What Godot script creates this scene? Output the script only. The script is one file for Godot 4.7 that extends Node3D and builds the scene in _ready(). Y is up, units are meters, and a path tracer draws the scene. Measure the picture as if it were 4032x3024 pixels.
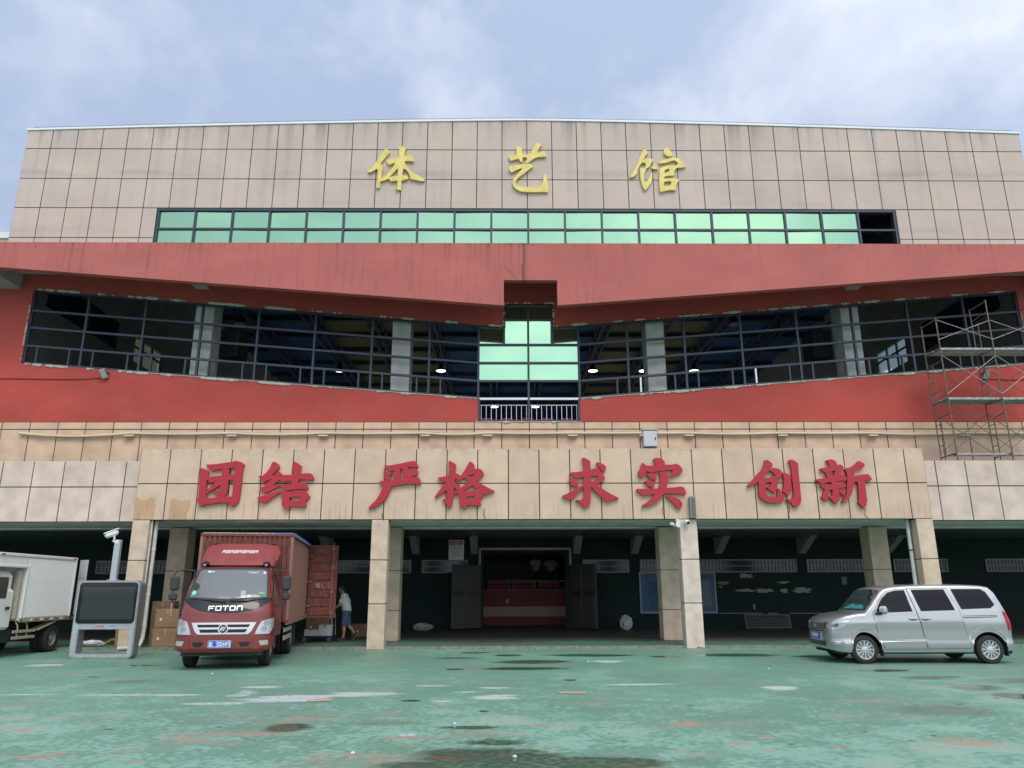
extends Node3D
# A gymnasium front seen across a painted green yard under a bright overcast sky. Units are metres, y up; the camera stands at x = 0, z = 0 and the main wall is the plane z = -24.6.

const WALL := -24.6        # main wall plane
const AXIS := 0.83         # the facade's axis of symmetry
const FLOOR := 0.07        # porch floor above the yard

var org := {}              # world position that the meshes of a node are built about
var mats := {}
var tex := {}
var used := {}
var rng := RandomNumberGenerator.new()
var to_srgb := PackedByteArray()


func _ready() -> void:
	rng.seed = 7
	# camera, from the convergence of the facade's verticals
	var cam := Camera3D.new()
	cam.name = "camera"
	cam.position = Vector3(0, 1.55, 0)
	cam.rotation_degrees = Vector3(15.32, -0.6, -0.15)
	cam.fov = 53.8
	cam.near = 0.1
	cam.far = 600.0
	add_child(cam)
	# sky, sun and exposure: bright overcast, the sun veiled behind the camera
	var to_sun := Vector3(0.18, 0.76, 0.62).normalized()
	var env := Environment.new()
	env.background_mode = Environment.BG_SKY
	env.sky = Sky.new()
	var pano := PanoramaSkyMaterial.new()
	pano.panorama = ImageTexture.create_from_image(sky_image(to_sun))
	env.sky.sky_material = pano
	env.tonemap_mode = Environment.TONE_MAPPER_LINEAR
	env.tonemap_exposure = 1.0
	env.sdfgi_enabled = true
	env.ssao_enabled = true
	env.ssil_enabled = true
	var we := WorldEnvironment.new()
	we.name = "environment"
	we.environment = env
	add_child(we)
	var sun := DirectionalLight3D.new()
	sun.name = "sun"
	sun.light_color = Color(1.0, 0.96, 0.9)
	sun.light_energy = 0.48
	sun.light_angular_distance = 28.0
	sun.shadow_enabled = true
	sun.look_at_from_position(to_sun * 50.0, Vector3.ZERO, Vector3.UP)
	add_child(sun)

	for i in 256:
		to_srgb.append(int(round(255.0 * Color(i / 255.0, 0, 0).linear_to_srgb().r)))
	make_textures()
	make_ground()
	make_building()
	make_porch()
	make_hall()
	make_characters()
	make_fixtures()
	make_scaffold()
	make_red_truck()
	make_white_truck()
	make_van()
	make_kiosk()
	make_people()
	make_clutter()


func sky_image(to_sun: Vector3) -> Image:
	var w := 1024
	var h := 512
	var big := FastNoiseLite.new()
	big.seed = 22
	big.frequency = 1.15
	big.fractal_octaves = 5
	big.fractal_gain = 0.5
	big.domain_warp_enabled = true
	big.domain_warp_amplitude = 0.25
	big.domain_warp_frequency = 0.9
	var wisps := FastNoiseLite.new()
	wisps.seed = 5
	wisps.frequency = 3.2
	wisps.fractal_octaves = 6
	wisps.fractal_gain = 0.55
	wisps.domain_warp_enabled = true
	wisps.domain_warp_amplitude = 0.12
	wisps.domain_warp_frequency = 2.5
	var im := Image.create(w, h, false, Image.FORMAT_RGBF)
	for j in h:
		var el := (0.5 - (j + 0.5) / h) * PI
		for i in w:
			var az := ((i + 0.5) / w) * TAU      # a panorama starts at -z and turns towards +x
			var d := Vector3(sin(az) * cos(el), sin(el), -cos(az) * cos(el))
			var up := maxf(d.y, 0.0)
			# clouds lie on a layer overhead, so they crowd towards the horizon
			var q := d / (0.55 + 0.75 * up)
			var a := big.get_noise_3d(q.x * 1.5, q.y * 1.6, q.z * 1.5)
			var b := wisps.get_noise_3d(q.x * 1.3, q.y * 1.3, q.z * 1.3)
			var lit := clampf(0.15 + a * 0.80 + b * 0.62, 0.0, 1.0)
			var low := pow(1.0 - up, 2.2)
			var grey := Color(0.335, 0.435, 0.63).lerp(Color(0.44, 0.55, 0.77), low)
			var pale := Color(0.66, 0.74, 0.88).lerp(Color(0.70, 0.77, 0.90), low)
			var c := grey.lerp(pale, lit)
			# the veiled sun brightens the half of the sky that it stands in
			var s := clampf(d.dot(to_sun) * 0.5 + 0.5, 0.0, 1.0)
			var glow := 1.0 + 1.15 * pow(s, 2.2) + 1.3 * pow(s, 14.0)
			c = Color(c.r * glow * (1.0 + 0.36 * s * s), c.g * glow * (1.0 + 0.16 * s * s), c.b * glow * (1.0 - 0.06 * s * s))
			if d.y < 0.0:
				c = Color(0.25, 0.30, 0.29)
			im.set_pixel(i, j, c)
	return im


# ---------------------------------------------------------------- meshes

class Shape:
	var v := PackedVector3Array()
	var n := PackedVector3Array()

	func tri(a: Vector3, b: Vector3, c: Vector3) -> void:      # counter-clockwise seen from outside
		var m := (b - a).cross(c - a)
		if m.length_squared() < 1e-16:
			return
		m = m.normalized()
		v.append(a); v.append(c); v.append(b)
		n.append(m); n.append(m); n.append(m)

	func soft(a: Vector3, b: Vector3, c: Vector3, na: Vector3, nb: Vector3, nc: Vector3) -> void:
		var m := (b - a).cross(c - a)
		if m.length_squared() < 1e-18:
			return
		if m.dot(na + nb + nc) < 0.0:
			v.append(a); v.append(b); v.append(c)
			n.append(na); n.append(nb); n.append(nc)
		else:
			v.append(a); v.append(c); v.append(b)
			n.append(na); n.append(nc); n.append(nb)

	func quad(a: Vector3, b: Vector3, c: Vector3, d: Vector3) -> void:
		tri(a, b, c)
		tri(a, c, d)

	func box(c: Vector3, s: Vector3, b := Basis.IDENTITY) -> void:
		var h := s * 0.5
		var p := []
		for k in 8:
			p.append(c + b * Vector3(h.x if k & 1 else -h.x, h.y if k & 2 else -h.y, h.z if k & 4 else -h.z))
		quad(p[4], p[5], p[7], p[6]); quad(p[1], p[0], p[2], p[3])
		quad(p[5], p[1], p[3], p[7]); quad(p[0], p[4], p[6], p[2])
		quad(p[6], p[7], p[3], p[2]); quad(p[0], p[1], p[5], p[4])

	func span(a: Vector3, b: Vector3) -> void:                  # box between two corners
		box((a + b) * 0.5, (b - a).abs())

	func rbox(c: Vector3, s: Vector3, r: float, b := Basis.IDENTITY) -> void:   # chamfered box
		var h := s * 0.5
		r = minf(r, minf(h.x, minf(h.y, h.z)) * 0.95)
		var i := h - Vector3(r, r, r)
		var at := func(x: float, y: float, z: float) -> Vector3: return c + b * Vector3(x, y, z)
		for s1 in [-1.0, 1.0]:
			var fx := [at.call(h.x * s1, -i.y, -i.z), at.call(h.x * s1, i.y, -i.z), at.call(h.x * s1, i.y, i.z), at.call(h.x * s1, -i.y, i.z)]
			var fy := [at.call(-i.x, h.y * s1, -i.z), at.call(-i.x, h.y * s1, i.z), at.call(i.x, h.y * s1, i.z), at.call(i.x, h.y * s1, -i.z)]
			var fz := [at.call(-i.x, -i.y, h.z * s1), at.call(i.x, -i.y, h.z * s1), at.call(i.x, i.y, h.z * s1), at.call(-i.x, i.y, h.z * s1)]
			for f in [fx, fy, fz]:
				if s1 > 0: quad(f[0], f[1], f[2], f[3])
				else: quad(f[3], f[2], f[1], f[0])
			for s2 in [-1.0, 1.0]:
				facing(at.call(h.x * s1, i.y * s2, -i.z), at.call(h.x * s1, i.y * s2, i.z), at.call(i.x * s1, h.y * s2, i.z), at.call(i.x * s1, h.y * s2, -i.z), c)
				facing(at.call(h.x * s1, -i.y, i.z * s2), at.call(h.x * s1, i.y, i.z * s2), at.call(i.x * s1, i.y, h.z * s2), at.call(i.x * s1, -i.y, h.z * s2), c)
				facing(at.call(-i.x, h.y * s1, i.z * s2), at.call(i.x, h.y * s1, i.z * s2), at.call(i.x, i.y * s1, h.z * s2), at.call(-i.x, i.y * s1, h.z * s2), c)
				for s3 in [-1.0, 1.0]:
					var x: Vector3 = at.call(h.x * s1, i.y * s2, i.z * s3)
					var y: Vector3 = at.call(i.x * s1, h.y * s2, i.z * s3)
					var z: Vector3 = at.call(i.x * s1, i.y * s2, h.z * s3)
					if (y - x).cross(z - x).dot(x - c) > 0: tri(x, y, z)
					else: tri(x, z, y)

	func facing(a: Vector3, b: Vector3, c: Vector3, d: Vector3, middle: Vector3) -> void:   # a quad turned away from MIDDLE
		if (b - a).cross(c - a).dot((a + c) * 0.5 - middle) > 0: quad(a, b, c, d)
		else: quad(d, c, b, a)

	func cyl(a: Vector3, b: Vector3, ra: float, rb: float, seg := 10, caps := true) -> void:
		var ax := (b - a).normalized()
		var u := ax.cross(Vector3.UP if absf(ax.y) < 0.9 else Vector3.RIGHT).normalized()
		var w := ax.cross(u)
		for k in seg:
			var d0 := u * cos(TAU * k / seg) + w * sin(TAU * k / seg)
			var d1 := u * cos(TAU * (k + 1) / seg) + w * sin(TAU * (k + 1) / seg)
			soft(a + d0 * ra, a + d1 * ra, b + d1 * rb, d0, d1, d1)
			soft(a + d0 * ra, b + d1 * rb, b + d0 * rb, d0, d1, d0)
			if caps:
				if ra > 0.0005: soft(a, a + d0 * ra, a + d1 * ra, -ax, -ax, -ax)
				if rb > 0.0005: soft(b, b + d0 * rb, b + d1 * rb, ax, ax, ax)

	func tube(p: Array, r: float, seg := 8) -> void:
		var rings := []
		var u := Vector3.ZERO
		for k in p.size():
			var ax: Vector3 = (p[mini(k + 1, p.size() - 1)] - p[maxi(k - 1, 0)]).normalized()
			if k == 0: u = ax.cross(Vector3.UP if absf(ax.y) < 0.9 else Vector3.RIGHT).normalized()
			u = (u - ax * u.dot(ax)).normalized()
			var w := ax.cross(u)
			var ring := []
			for i in seg: ring.append(u * cos(TAU * i / seg) + w * sin(TAU * i / seg))
			rings.append(ring)
		for k in p.size() - 1:
			for i in seg:
				var j := (i + 1) % seg
				var a: Vector3 = rings[k][i]
				var b: Vector3 = rings[k][j]
				var c: Vector3 = rings[k + 1][j]
				var d: Vector3 = rings[k + 1][i]
				soft(p[k] + a * r, p[k] + b * r, p[k + 1] + c * r, a, b, c)
				soft(p[k] + a * r, p[k + 1] + c * r, p[k + 1] + d * r, a, c, d)
		for e in [0, p.size() - 1]:
			var out: Vector3 = (p[0] - p[1]).normalized() if e == 0 else (p[e] - p[e - 1]).normalized()
			for i in seg: soft(p[e], p[e] + rings[e][i] * r, p[e] + rings[e][(i + 1) % seg] * r, out, out, out)

	func lathe(prof: Array, x: Transform3D, seg := 20) -> void:  # PROF: [radius, height] along the local y axis
		for k in prof.size() - 1:
			var a: Vector2 = prof[k]
			var b: Vector2 = prof[k + 1]
			var m := Vector2(b.y - a.y, a.x - b.x).normalized()
			for i in seg:
				var t0 := TAU * i / seg
				var t1 := TAU * (i + 1) / seg
				var p00 := x * Vector3(a.x * cos(t0), a.y, a.x * sin(t0))
				var p01 := x * Vector3(a.x * cos(t1), a.y, a.x * sin(t1))
				var p10 := x * Vector3(b.x * cos(t0), b.y, b.x * sin(t0))
				var p11 := x * Vector3(b.x * cos(t1), b.y, b.x * sin(t1))
				var n0 := (x.basis * Vector3(m.x * cos(t0), m.y, m.x * sin(t0))).normalized()
				var n1 := (x.basis * Vector3(m.x * cos(t1), m.y, m.x * sin(t1))).normalized()
				soft(p00, p01, p11, n0, n1, n1)
				soft(p00, p11, p10, n0, n1, n0)

	func prism(outline: PackedVector2Array, holes: Array, depth: float, x := Transform3D.IDENTITY, back := true) -> void:
		# a plate in the local xy plane from z = 0 to z = DEPTH
		var full := outline
		if Geometry2D.is_polygon_clockwise(full): full.reverse()
		var rims := [full.duplicate()]
		for h in holes:
			var hole: PackedVector2Array = h
			if not Geometry2D.is_polygon_clockwise(hole): hole.reverse()
			rims.append(hole.duplicate())
			var best := 1e9
			var bi := 0
			var bj := 0
			for i in full.size():
				for j in hole.size():
					var d := full[i].distance_squared_to(hole[j])
					if d < best:
						best = d; bi = i; bj = j
			var joined := PackedVector2Array()
			var side := (hole[bj] - full[bi]).orthogonal().normalized() * 0.0004
			for i in bi + 1: joined.append(full[i])
			for j in hole.size() + 1: joined.append(hole[(bj + j) % hole.size()] + (side if j == hole.size() else Vector2.ZERO))
			joined.append(full[bi] + side)
			for i in range(bi + 1, full.size()): joined.append(full[i])
			full = joined
		var t := Geometry2D.triangulate_polygon(full)
		if t.is_empty(): push_warning("a polygon could not be cut into triangles")
		for k in range(0, t.size(), 3):
			var a := full[t[k]]
			var b := full[t[k + 1]]
			var c := full[t[k + 2]]
			if (b - a).cross(c - a) < 0:
				var s := b; b = c; c = s
			tri(x * Vector3(a.x, a.y, depth), x * Vector3(b.x, b.y, depth), x * Vector3(c.x, c.y, depth))
			if back: tri(x * Vector3(a.x, a.y, 0), x * Vector3(c.x, c.y, 0), x * Vector3(b.x, b.y, 0))
		for rim in rims:
			for i in rim.size():
				var a: Vector2 = rim[i]
				var b: Vector2 = rim[(i + 1) % rim.size()]
				quad(x * Vector3(a.x, a.y, 0), x * Vector3(b.x, b.y, 0), x * Vector3(b.x, b.y, depth), x * Vector3(a.x, a.y, depth))

	func ball(c: Vector3, r: Vector3, seg := 12) -> void:
		var rows := seg / 2
		for j in rows:
			for i in seg:
				var q := []
				for o in [[i, j], [i + 1, j], [i + 1, j + 1], [i, j + 1]]:
					var th: float = PI * o[1] / rows
					var ph: float = TAU * o[0] / seg
					q.append(Vector3(sin(th) * cos(ph), cos(th), sin(th) * sin(ph)))
				soft(c + q[0] * r, c + q[1] * r, c + q[2] * r, (q[0] / r).normalized(), (q[1] / r).normalized(), (q[2] / r).normalized())
				soft(c + q[0] * r, c + q[2] * r, c + q[3] * r, (q[0] / r).normalized(), (q[2] / r).normalized(), (q[3] / r).normalized())

	# A patch of a curved surface F(x, y): the outline is cut on a grid so that it follows the curve. RIM closes its edge down to F.
	func patch(outline: PackedVector2Array, cell: float, f: Callable, off := 0.0, rim := true, flip := false) -> void:
		var lo := outline[0]
		var hi := outline[0]
		for p in outline:
			lo = lo.min(p); hi = hi.max(p)
		var done := {}
		var at := func(p: Vector2) -> Array:
			var key := Vector2i((p * 4000.0).round())
			if not done.has(key):
				var e := 0.004
				var m: Vector3 = (f.call(p + Vector2(e, 0)) - f.call(p - Vector2(e, 0))).cross(f.call(p + Vector2(0, e)) - f.call(p - Vector2(0, e)))
				m = m.normalized() * (-1.0 if flip else 1.0)
				done[key] = [f.call(p) + m * off, m]
			return done[key]
		var nx := maxi(1, int(ceil((hi.x - lo.x) / cell)))
		var ny := maxi(1, int(ceil((hi.y - lo.y) / cell)))
		for i in nx:
			for j in ny:
				var a := lo + Vector2((hi.x - lo.x) * i / nx, (hi.y - lo.y) * j / ny)
				var b := lo + Vector2((hi.x - lo.x) * (i + 1) / nx, (hi.y - lo.y) * (j + 1) / ny)
				var sq := PackedVector2Array([a, Vector2(b.x, a.y), b, Vector2(a.x, b.y)])
				for piece in Geometry2D.intersect_polygons(sq, outline):
					var t := Geometry2D.triangulate_polygon(piece)
					for k in range(0, t.size(), 3):
						var A: Array = at.call(piece[t[k]])
						var B: Array = at.call(piece[t[k + 1]])
						var C: Array = at.call(piece[t[k + 2]])
						soft(A[0], B[0], C[0], A[1], B[1], C[1])
		if rim and off > 0.0:
			for i in outline.size():
				var p := outline[i]
				var q := outline[(i + 1) % outline.size()]
				var cuts := maxi(1, int(ceil(p.distance_to(q) / cell)))
				for k in cuts:
					var A: Array = at.call(p.lerp(q, float(k) / cuts))
					var B: Array = at.call(p.lerp(q, float(k + 1) / cuts))
					quad(A[0] - A[1] * off, B[0] - B[1] * off, B[0], A[0])

	func mesh(about: Vector3, uv: Variant = null) -> ArrayMesh:
		var a := []
		a.resize(Mesh.ARRAY_MAX)
		if uv != null:
			var t := PackedVector2Array()
			for p in v: t.append(uv.call(p))
			a[Mesh.ARRAY_TEX_UV] = t
		if about != Vector3.ZERO:
			for k in v.size(): v[k] -= about
		a[Mesh.ARRAY_VERTEX] = v
		a[Mesh.ARRAY_NORMAL] = n
		var m := ArrayMesh.new()
		m.add_surface_from_arrays(Mesh.PRIMITIVE_TRIANGLES, a)
		return m


func numbered(called: String) -> String:
	used[called] = used.get(called, -1) + 1
	return called if used[called] == 0 else "%s_%03d" % [called, used[called]]


func obj(called: String, s: Shape, m: Material, parent: Node3D = null, uv: Variant = null) -> MeshInstance3D:
	var o := MeshInstance3D.new()
	o.name = called if parent else numbered(called)
	var about: Vector3 = org.get(parent, Vector3.ZERO) if parent else Vector3.ZERO
	if parent == null and s.v.size():
		var lo := s.v[0]
		var hi := s.v[0]
		for p in s.v:
			lo = lo.min(p); hi = hi.max(p)
		about = Vector3((lo.x + hi.x) * 0.5, lo.y, (lo.z + hi.z) * 0.5)
		o.position = about
	o.mesh = s.mesh(about, uv)
	o.material_override = m
	org[o] = about
	if parent: parent.add_child(o, true)
	else: add_child(o)
	return o


func tag(o: Node3D, label: String, category: String, group := "") -> Node3D:
	o.set_meta("label", label)
	o.set_meta("category", category)
	if group: o.set_meta("group", group)
	return o


func thing(called: String, label: String, category: String, at: Vector3, group := "", in_world := true) -> Node3D:
	# parts of a thing IN_WORLD are built in world coordinates, the others in the thing's own
	var o := Node3D.new()
	o.name = numbered(called)
	o.position = at
	add_child(o)
	org[o] = at if in_world else Vector3.ZERO
	return tag(o, label, category, group)


func structure(called: String, s: Shape, m: Material, uv: Variant = null) -> MeshInstance3D:
	var o := obj(called, s, m, null, uv)
	o.set_meta("kind", "structure")
	return o


# ---------------------------------------------------------------- textures and materials

func noise_bytes(seed_: int, freq: float, w: int, h: int, octaves := 4, kind := FastNoiseLite.TYPE_SIMPLEX_SMOOTH) -> PackedByteArray:
	var f := FastNoiseLite.new()
	f.seed = seed_
	f.frequency = freq
	f.noise_type = kind
	f.fractal_octaves = octaves
	var im := f.get_seamless_image(w, h, false, false, 0.2, true)
	im.convert(Image.FORMAT_L8)
	return im.get_data()


func stretched(seed_: int, freq: float, w: int, h: int, sx: int, sy: int, octaves := 3) -> PackedByteArray:
	var f := FastNoiseLite.new()
	f.seed = seed_
	f.frequency = freq
	f.fractal_octaves = octaves
	var im := f.get_seamless_image(w / sx, h / sy, false, false, 0.2, true)
	im.convert(Image.FORMAT_L8)
	im.resize(w, h, Image.INTERPOLATE_CUBIC)
	return im.get_data()


func grey_tex(b: PackedByteArray, size: int, low: float, high: float) -> ImageTexture:   # linear values from LOW to HIGH
	var out := PackedByteArray()
	out.resize(b.size())
	for k in b.size():
		out[k] = to_srgb[clampi(int(255.0 * (low + (high - low) * b[k] / 255.0)), 0, 255)]
	return ImageTexture.create_from_image(Image.create_from_data(size, b.size() / size, false, Image.FORMAT_L8, out))


func raw_tex(b: PackedByteArray, size: int) -> ImageTexture:
	return ImageTexture.create_from_image(Image.create_from_data(size, b.size() / size, false, Image.FORMAT_L8, b))


func make_textures() -> void:
	tex.cloud = grey_tex(noise_bytes(3, 0.006, 512, 512, 5), 512, 0.72, 1.06)
	tex.grain = grey_tex(noise_bytes(4, 0.09, 512, 512, 3), 512, 0.8, 1.04)
	tex.bump = raw_tex(noise_bytes(6, 0.12, 512, 512, 4), 512)
	tex.ripple = raw_tex(noise_bytes(12, 0.012, 256, 256, 3), 256)
	tex.streak = grey_tex(stretched(8, 0.05, 512, 512, 1, 16), 512, 0.62, 1.1)
	tex.rust = grey_tex(noise_bytes(9, 0.02, 512, 512, 5), 512, 0.3, 1.25)
	# flaking paint: absolute colours, red oxide with pale and brown flakes
	var p1 := noise_bytes(13, 0.03, 512, 512, 5)
	var p2 := noise_bytes(14, 0.012, 512, 512, 4)
	var p3 := noise_bytes(15, 0.1, 512, 512, 2)
	var flakes := PackedByteArray()
	flakes.resize(512 * 512 * 3)
	for k in 512 * 512:
		var c := Vector3(0.205, 0.050, 0.042) * (0.65 + 0.6 * p2[k] / 255.0)
		var brown := clampf((p2[k] / 255.0 - 0.5) * 3.0, 0.0, 0.6)
		c = c.lerp(Vector3(0.17, 0.085, 0.055), brown)
		if p1[k] + 0.25 * p3[k] > 242: c = Vector3(0.42, 0.40, 0.34) * (0.7 + 0.4 * p3[k] / 255.0)
		for q in 3: flakes[k * 3 + q] = to_srgb[clampi(int(c[q] * 255.0), 0, 255)]
	tex.flakes = ImageTexture.create_from_image(Image.create_from_data(512, 512, false, Image.FORMAT_RGB8, flakes))
	# studs: rows of little LED lenses over the red characters
	var studs := PackedByteArray()
	studs.resize(64 * 64)
	for j in 64:
		for i in 64:
			var p := Vector2(fposmod(i + (16 if (j / 32) % 2 else 0), 32) - 16, fposmod(j, 32) - 16)
			studs[j * 64 + i] = int(255.0 * clampf(1.0 - p.length() / 11.0, 0.0, 1.0))
	tex.studs = raw_tex(studs, 64)


func mat(key: String, c: Color, rough := 0.8, metal := 0.0, o := {}) -> StandardMaterial3D:
	# C holds linear base-colour values
	if mats.has(key): return mats[key]
	var m := StandardMaterial3D.new()
	m.resource_name = key
	m.albedo_color = Color(c.r, c.g, c.b).linear_to_srgb()
	m.roughness = rough
	m.metallic = metal
	if o.has("map"):
		m.albedo_texture = o.map
		if not o.has("uv"):
			m.uv1_triplanar = true
			m.uv1_world_triplanar = not o.has("own")
			var s: Variant = o.get("scale", 0.25)
			m.uv1_scale = s if s is Vector3 else Vector3.ONE * s
	if o.has("grain"):
		m.detail_enabled = true
		m.detail_blend_mode = BaseMaterial3D.BLEND_MODE_MUL
		m.detail_albedo = tex.grain
		m.detail_uv_layer = BaseMaterial3D.DETAIL_UV_2
		m.uv2_triplanar = true
		m.uv2_world_triplanar = true
		m.uv2_scale = Vector3.ONE * o.grain
	if o.has("bump"):
		m.heightmap_enabled = true
		m.heightmap_texture = o.get("relief", tex.bump)
		m.heightmap_scale = o.bump
		if not o.has("map"):
			m.uv1_triplanar = true
			m.uv1_world_triplanar = true
			m.uv1_scale = Vector3.ONE * o.get("bump_scale", 1.5)
	if o.has("coat"):
		m.clearcoat_enabled = true
		m.clearcoat = o.coat
		m.clearcoat_roughness = o.get("coat_rough", 0.05)
	if o.has("alpha"):
		m.transparency = BaseMaterial3D.TRANSPARENCY_ALPHA
		m.albedo_color.a = o.alpha
	if o.has("rough_map"):
		m.roughness_texture = o.rough_map
		m.roughness_texture_channel = BaseMaterial3D.TEXTURE_CHANNEL_RED
	if o.has("glow"):
		m.emission_enabled = true
		m.emission = Color(1, 1, 1)
		m.emission_energy_multiplier = o.glow
	if o.has("spec"): m.metallic_specular = o.spec
	if o.has("two"): m.cull_mode = BaseMaterial3D.CULL_DISABLED
	mats[key] = m
	return m


# ---------------------------------------------------------------- the yard

const WET := [[0.61, -18.27, 1.05, 0.47], [0.53, -16.74, 0.99, 0.39], [0.09, -20.14, 0.35, 0.38], [2.10, -20.06, 1.27, 0.47], [3.95, -19.61, 0.49, 0.36], [-1.18, -19.38, 0.75, 0.18], [-1.04, -16.67, 0.22, 0.19], [1.18, -14.61, 0.14, 0.15], [-0.79, -21.03, 0.45, 0.31], [5.74, -20.00, 1.26, 0.56], [7.72, -19.45, 0.74, 0.45], [7.61, -16.10, 0.61, 0.36], [7.84, -14.82, 0.70, 0.41], [7.79, -13.31, 0.55, 0.45], [7.74, -12.26, 0.35, 0.43], [-2.56, -9.75, 0.35, 0.30], [-8.10, -17.75, 0.62, 0.22], [-7.83, -15.44, 0.18, 0.11], [-4.66, -9.70, 0.09, 0.08], [0.14, -7.84, 0.95, 0.51], [-0.09, -8.83, 0.46, 0.22], [-0.41, -9.72, 0.37, 0.15], [-1.38, -12.02, 0.16, 0.13], [-0.28, -10.97, 0.08, 0.10], [-6.83, -19.61, 0.99, 0.54]]
const DIRT := [[5.88, -10.84, 0.9, 0.6], [1.82, -7.80, 0.3, 0.25], [-1.52, -10.05, 0.7, 0.25], [-6.61, -14.68, 0.6, 0.35], [9.3, -14.2, 1.4, 0.5]]
const WHITE := [[-4.06, -13.79, 0.40, 0.17], [-4.14, -12.80, 0.29, 0.52], [-3.31, -12.33, 0.77, 0.42], [-4.16, -11.78, 0.43, 0.13], [-10.15, -17.86, 0.31, 0.26], [-2.07, -12.73, 0.80, 0.33], [-1.16, -13.92, 0.45, 0.13], [-0.14, -13.52, 0.26, 0.15], [-0.63, -12.97, 0.37, 0.15], [-0.11, -12.32, 0.35, 0.31], [-0.92, -11.92, 0.20, 0.10], [-1.09, -9.31, 0.14, 0.13], [4.57, -13.31, 0.30, 0.29], [7.65, -13.53, 0.24, 0.15], [-6.22, -12.80, 0.73, 0.09], [-7.47, -12.88, 0.54, 0.09], [-5.12, -12.77, 0.49, 0.09], [2.28, -18.40, 0.35, 0.32], [2.51, -13.91, 0.66, 0.11]]
const RED := [[-4.53, -8.08, 0.27, 0.20], [-4.39, -10.86, 0.21, 0.24], [-3.05, -10.04, 0.11, 0.16], [-2.62, -10.49, 0.16, 0.15], [-1.82, -8.16, 0.21, 0.10], [-8.44, -15.85, 0.31, 0.23], [-5.66, -12.40, 0.19, 0.14], [-5.63, -9.68, 0.13, 0.12], [-1.48, -10.78, 0.24, 0.24], [-0.45, -9.35, 0.32, 0.14], [-1.11, -9.03, 0.30, 0.18], [0.41, -9.78, 0.18, 0.11], [1.22, -8.71, 0.11, 0.10], [-1.51, -8.15, 0.11, 0.15], [0.57, -7.83, 0.29, 0.10], [3.47, -8.46, 0.17, 0.19], [2.45, -8.69, 0.15, 0.13], [2.85, -9.03, 0.12, 0.16], [2.66, -8.28, 0.12, 0.08], [4.90, -8.80, 0.46, 0.26], [2.23, -9.90, 0.13, 0.17], [4.11, -12.02, 0.14, 0.20], [3.74, -8.29, 0.11, 0.06], [-6.43, -10.66, 0.16, 0.18], [-4.45, -8.37, 0.12, 0.11]]


func blot(list: Array, mask: PackedByteArray, warp: PackedByteArray, w: int, h: int, edge: float, rough_edge: float) -> void:
	for e in list:
		var cx: float = (e[0] + 17.0) / 34.0 * w
		var cy: float = (e[1] + 23.0) / 17.0 * h
		var rx: float = e[2] / 34.0 * w
		var ry: float = e[3] / 17.0 * h
		for j in range(maxi(0, int(cy - ry * 1.5)), mini(h, int(cy + ry * 1.5) + 1)):
			for i in range(maxi(0, int(cx - rx * 1.5)), mini(w, int(cx + rx * 1.5) + 1)):
				var dx := (i - cx) / rx
				var dy := (j - cy) / ry
				var val := 1.0 - (dx * dx + dy * dy) + (warp[j * w + i] / 255.0 - 0.5) * rough_edge
				if val > 0.0:
					var k := j * w + i
					mask[k] = maxi(mask[k], int(255.0 * minf(1.0, val * edge)))


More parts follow.
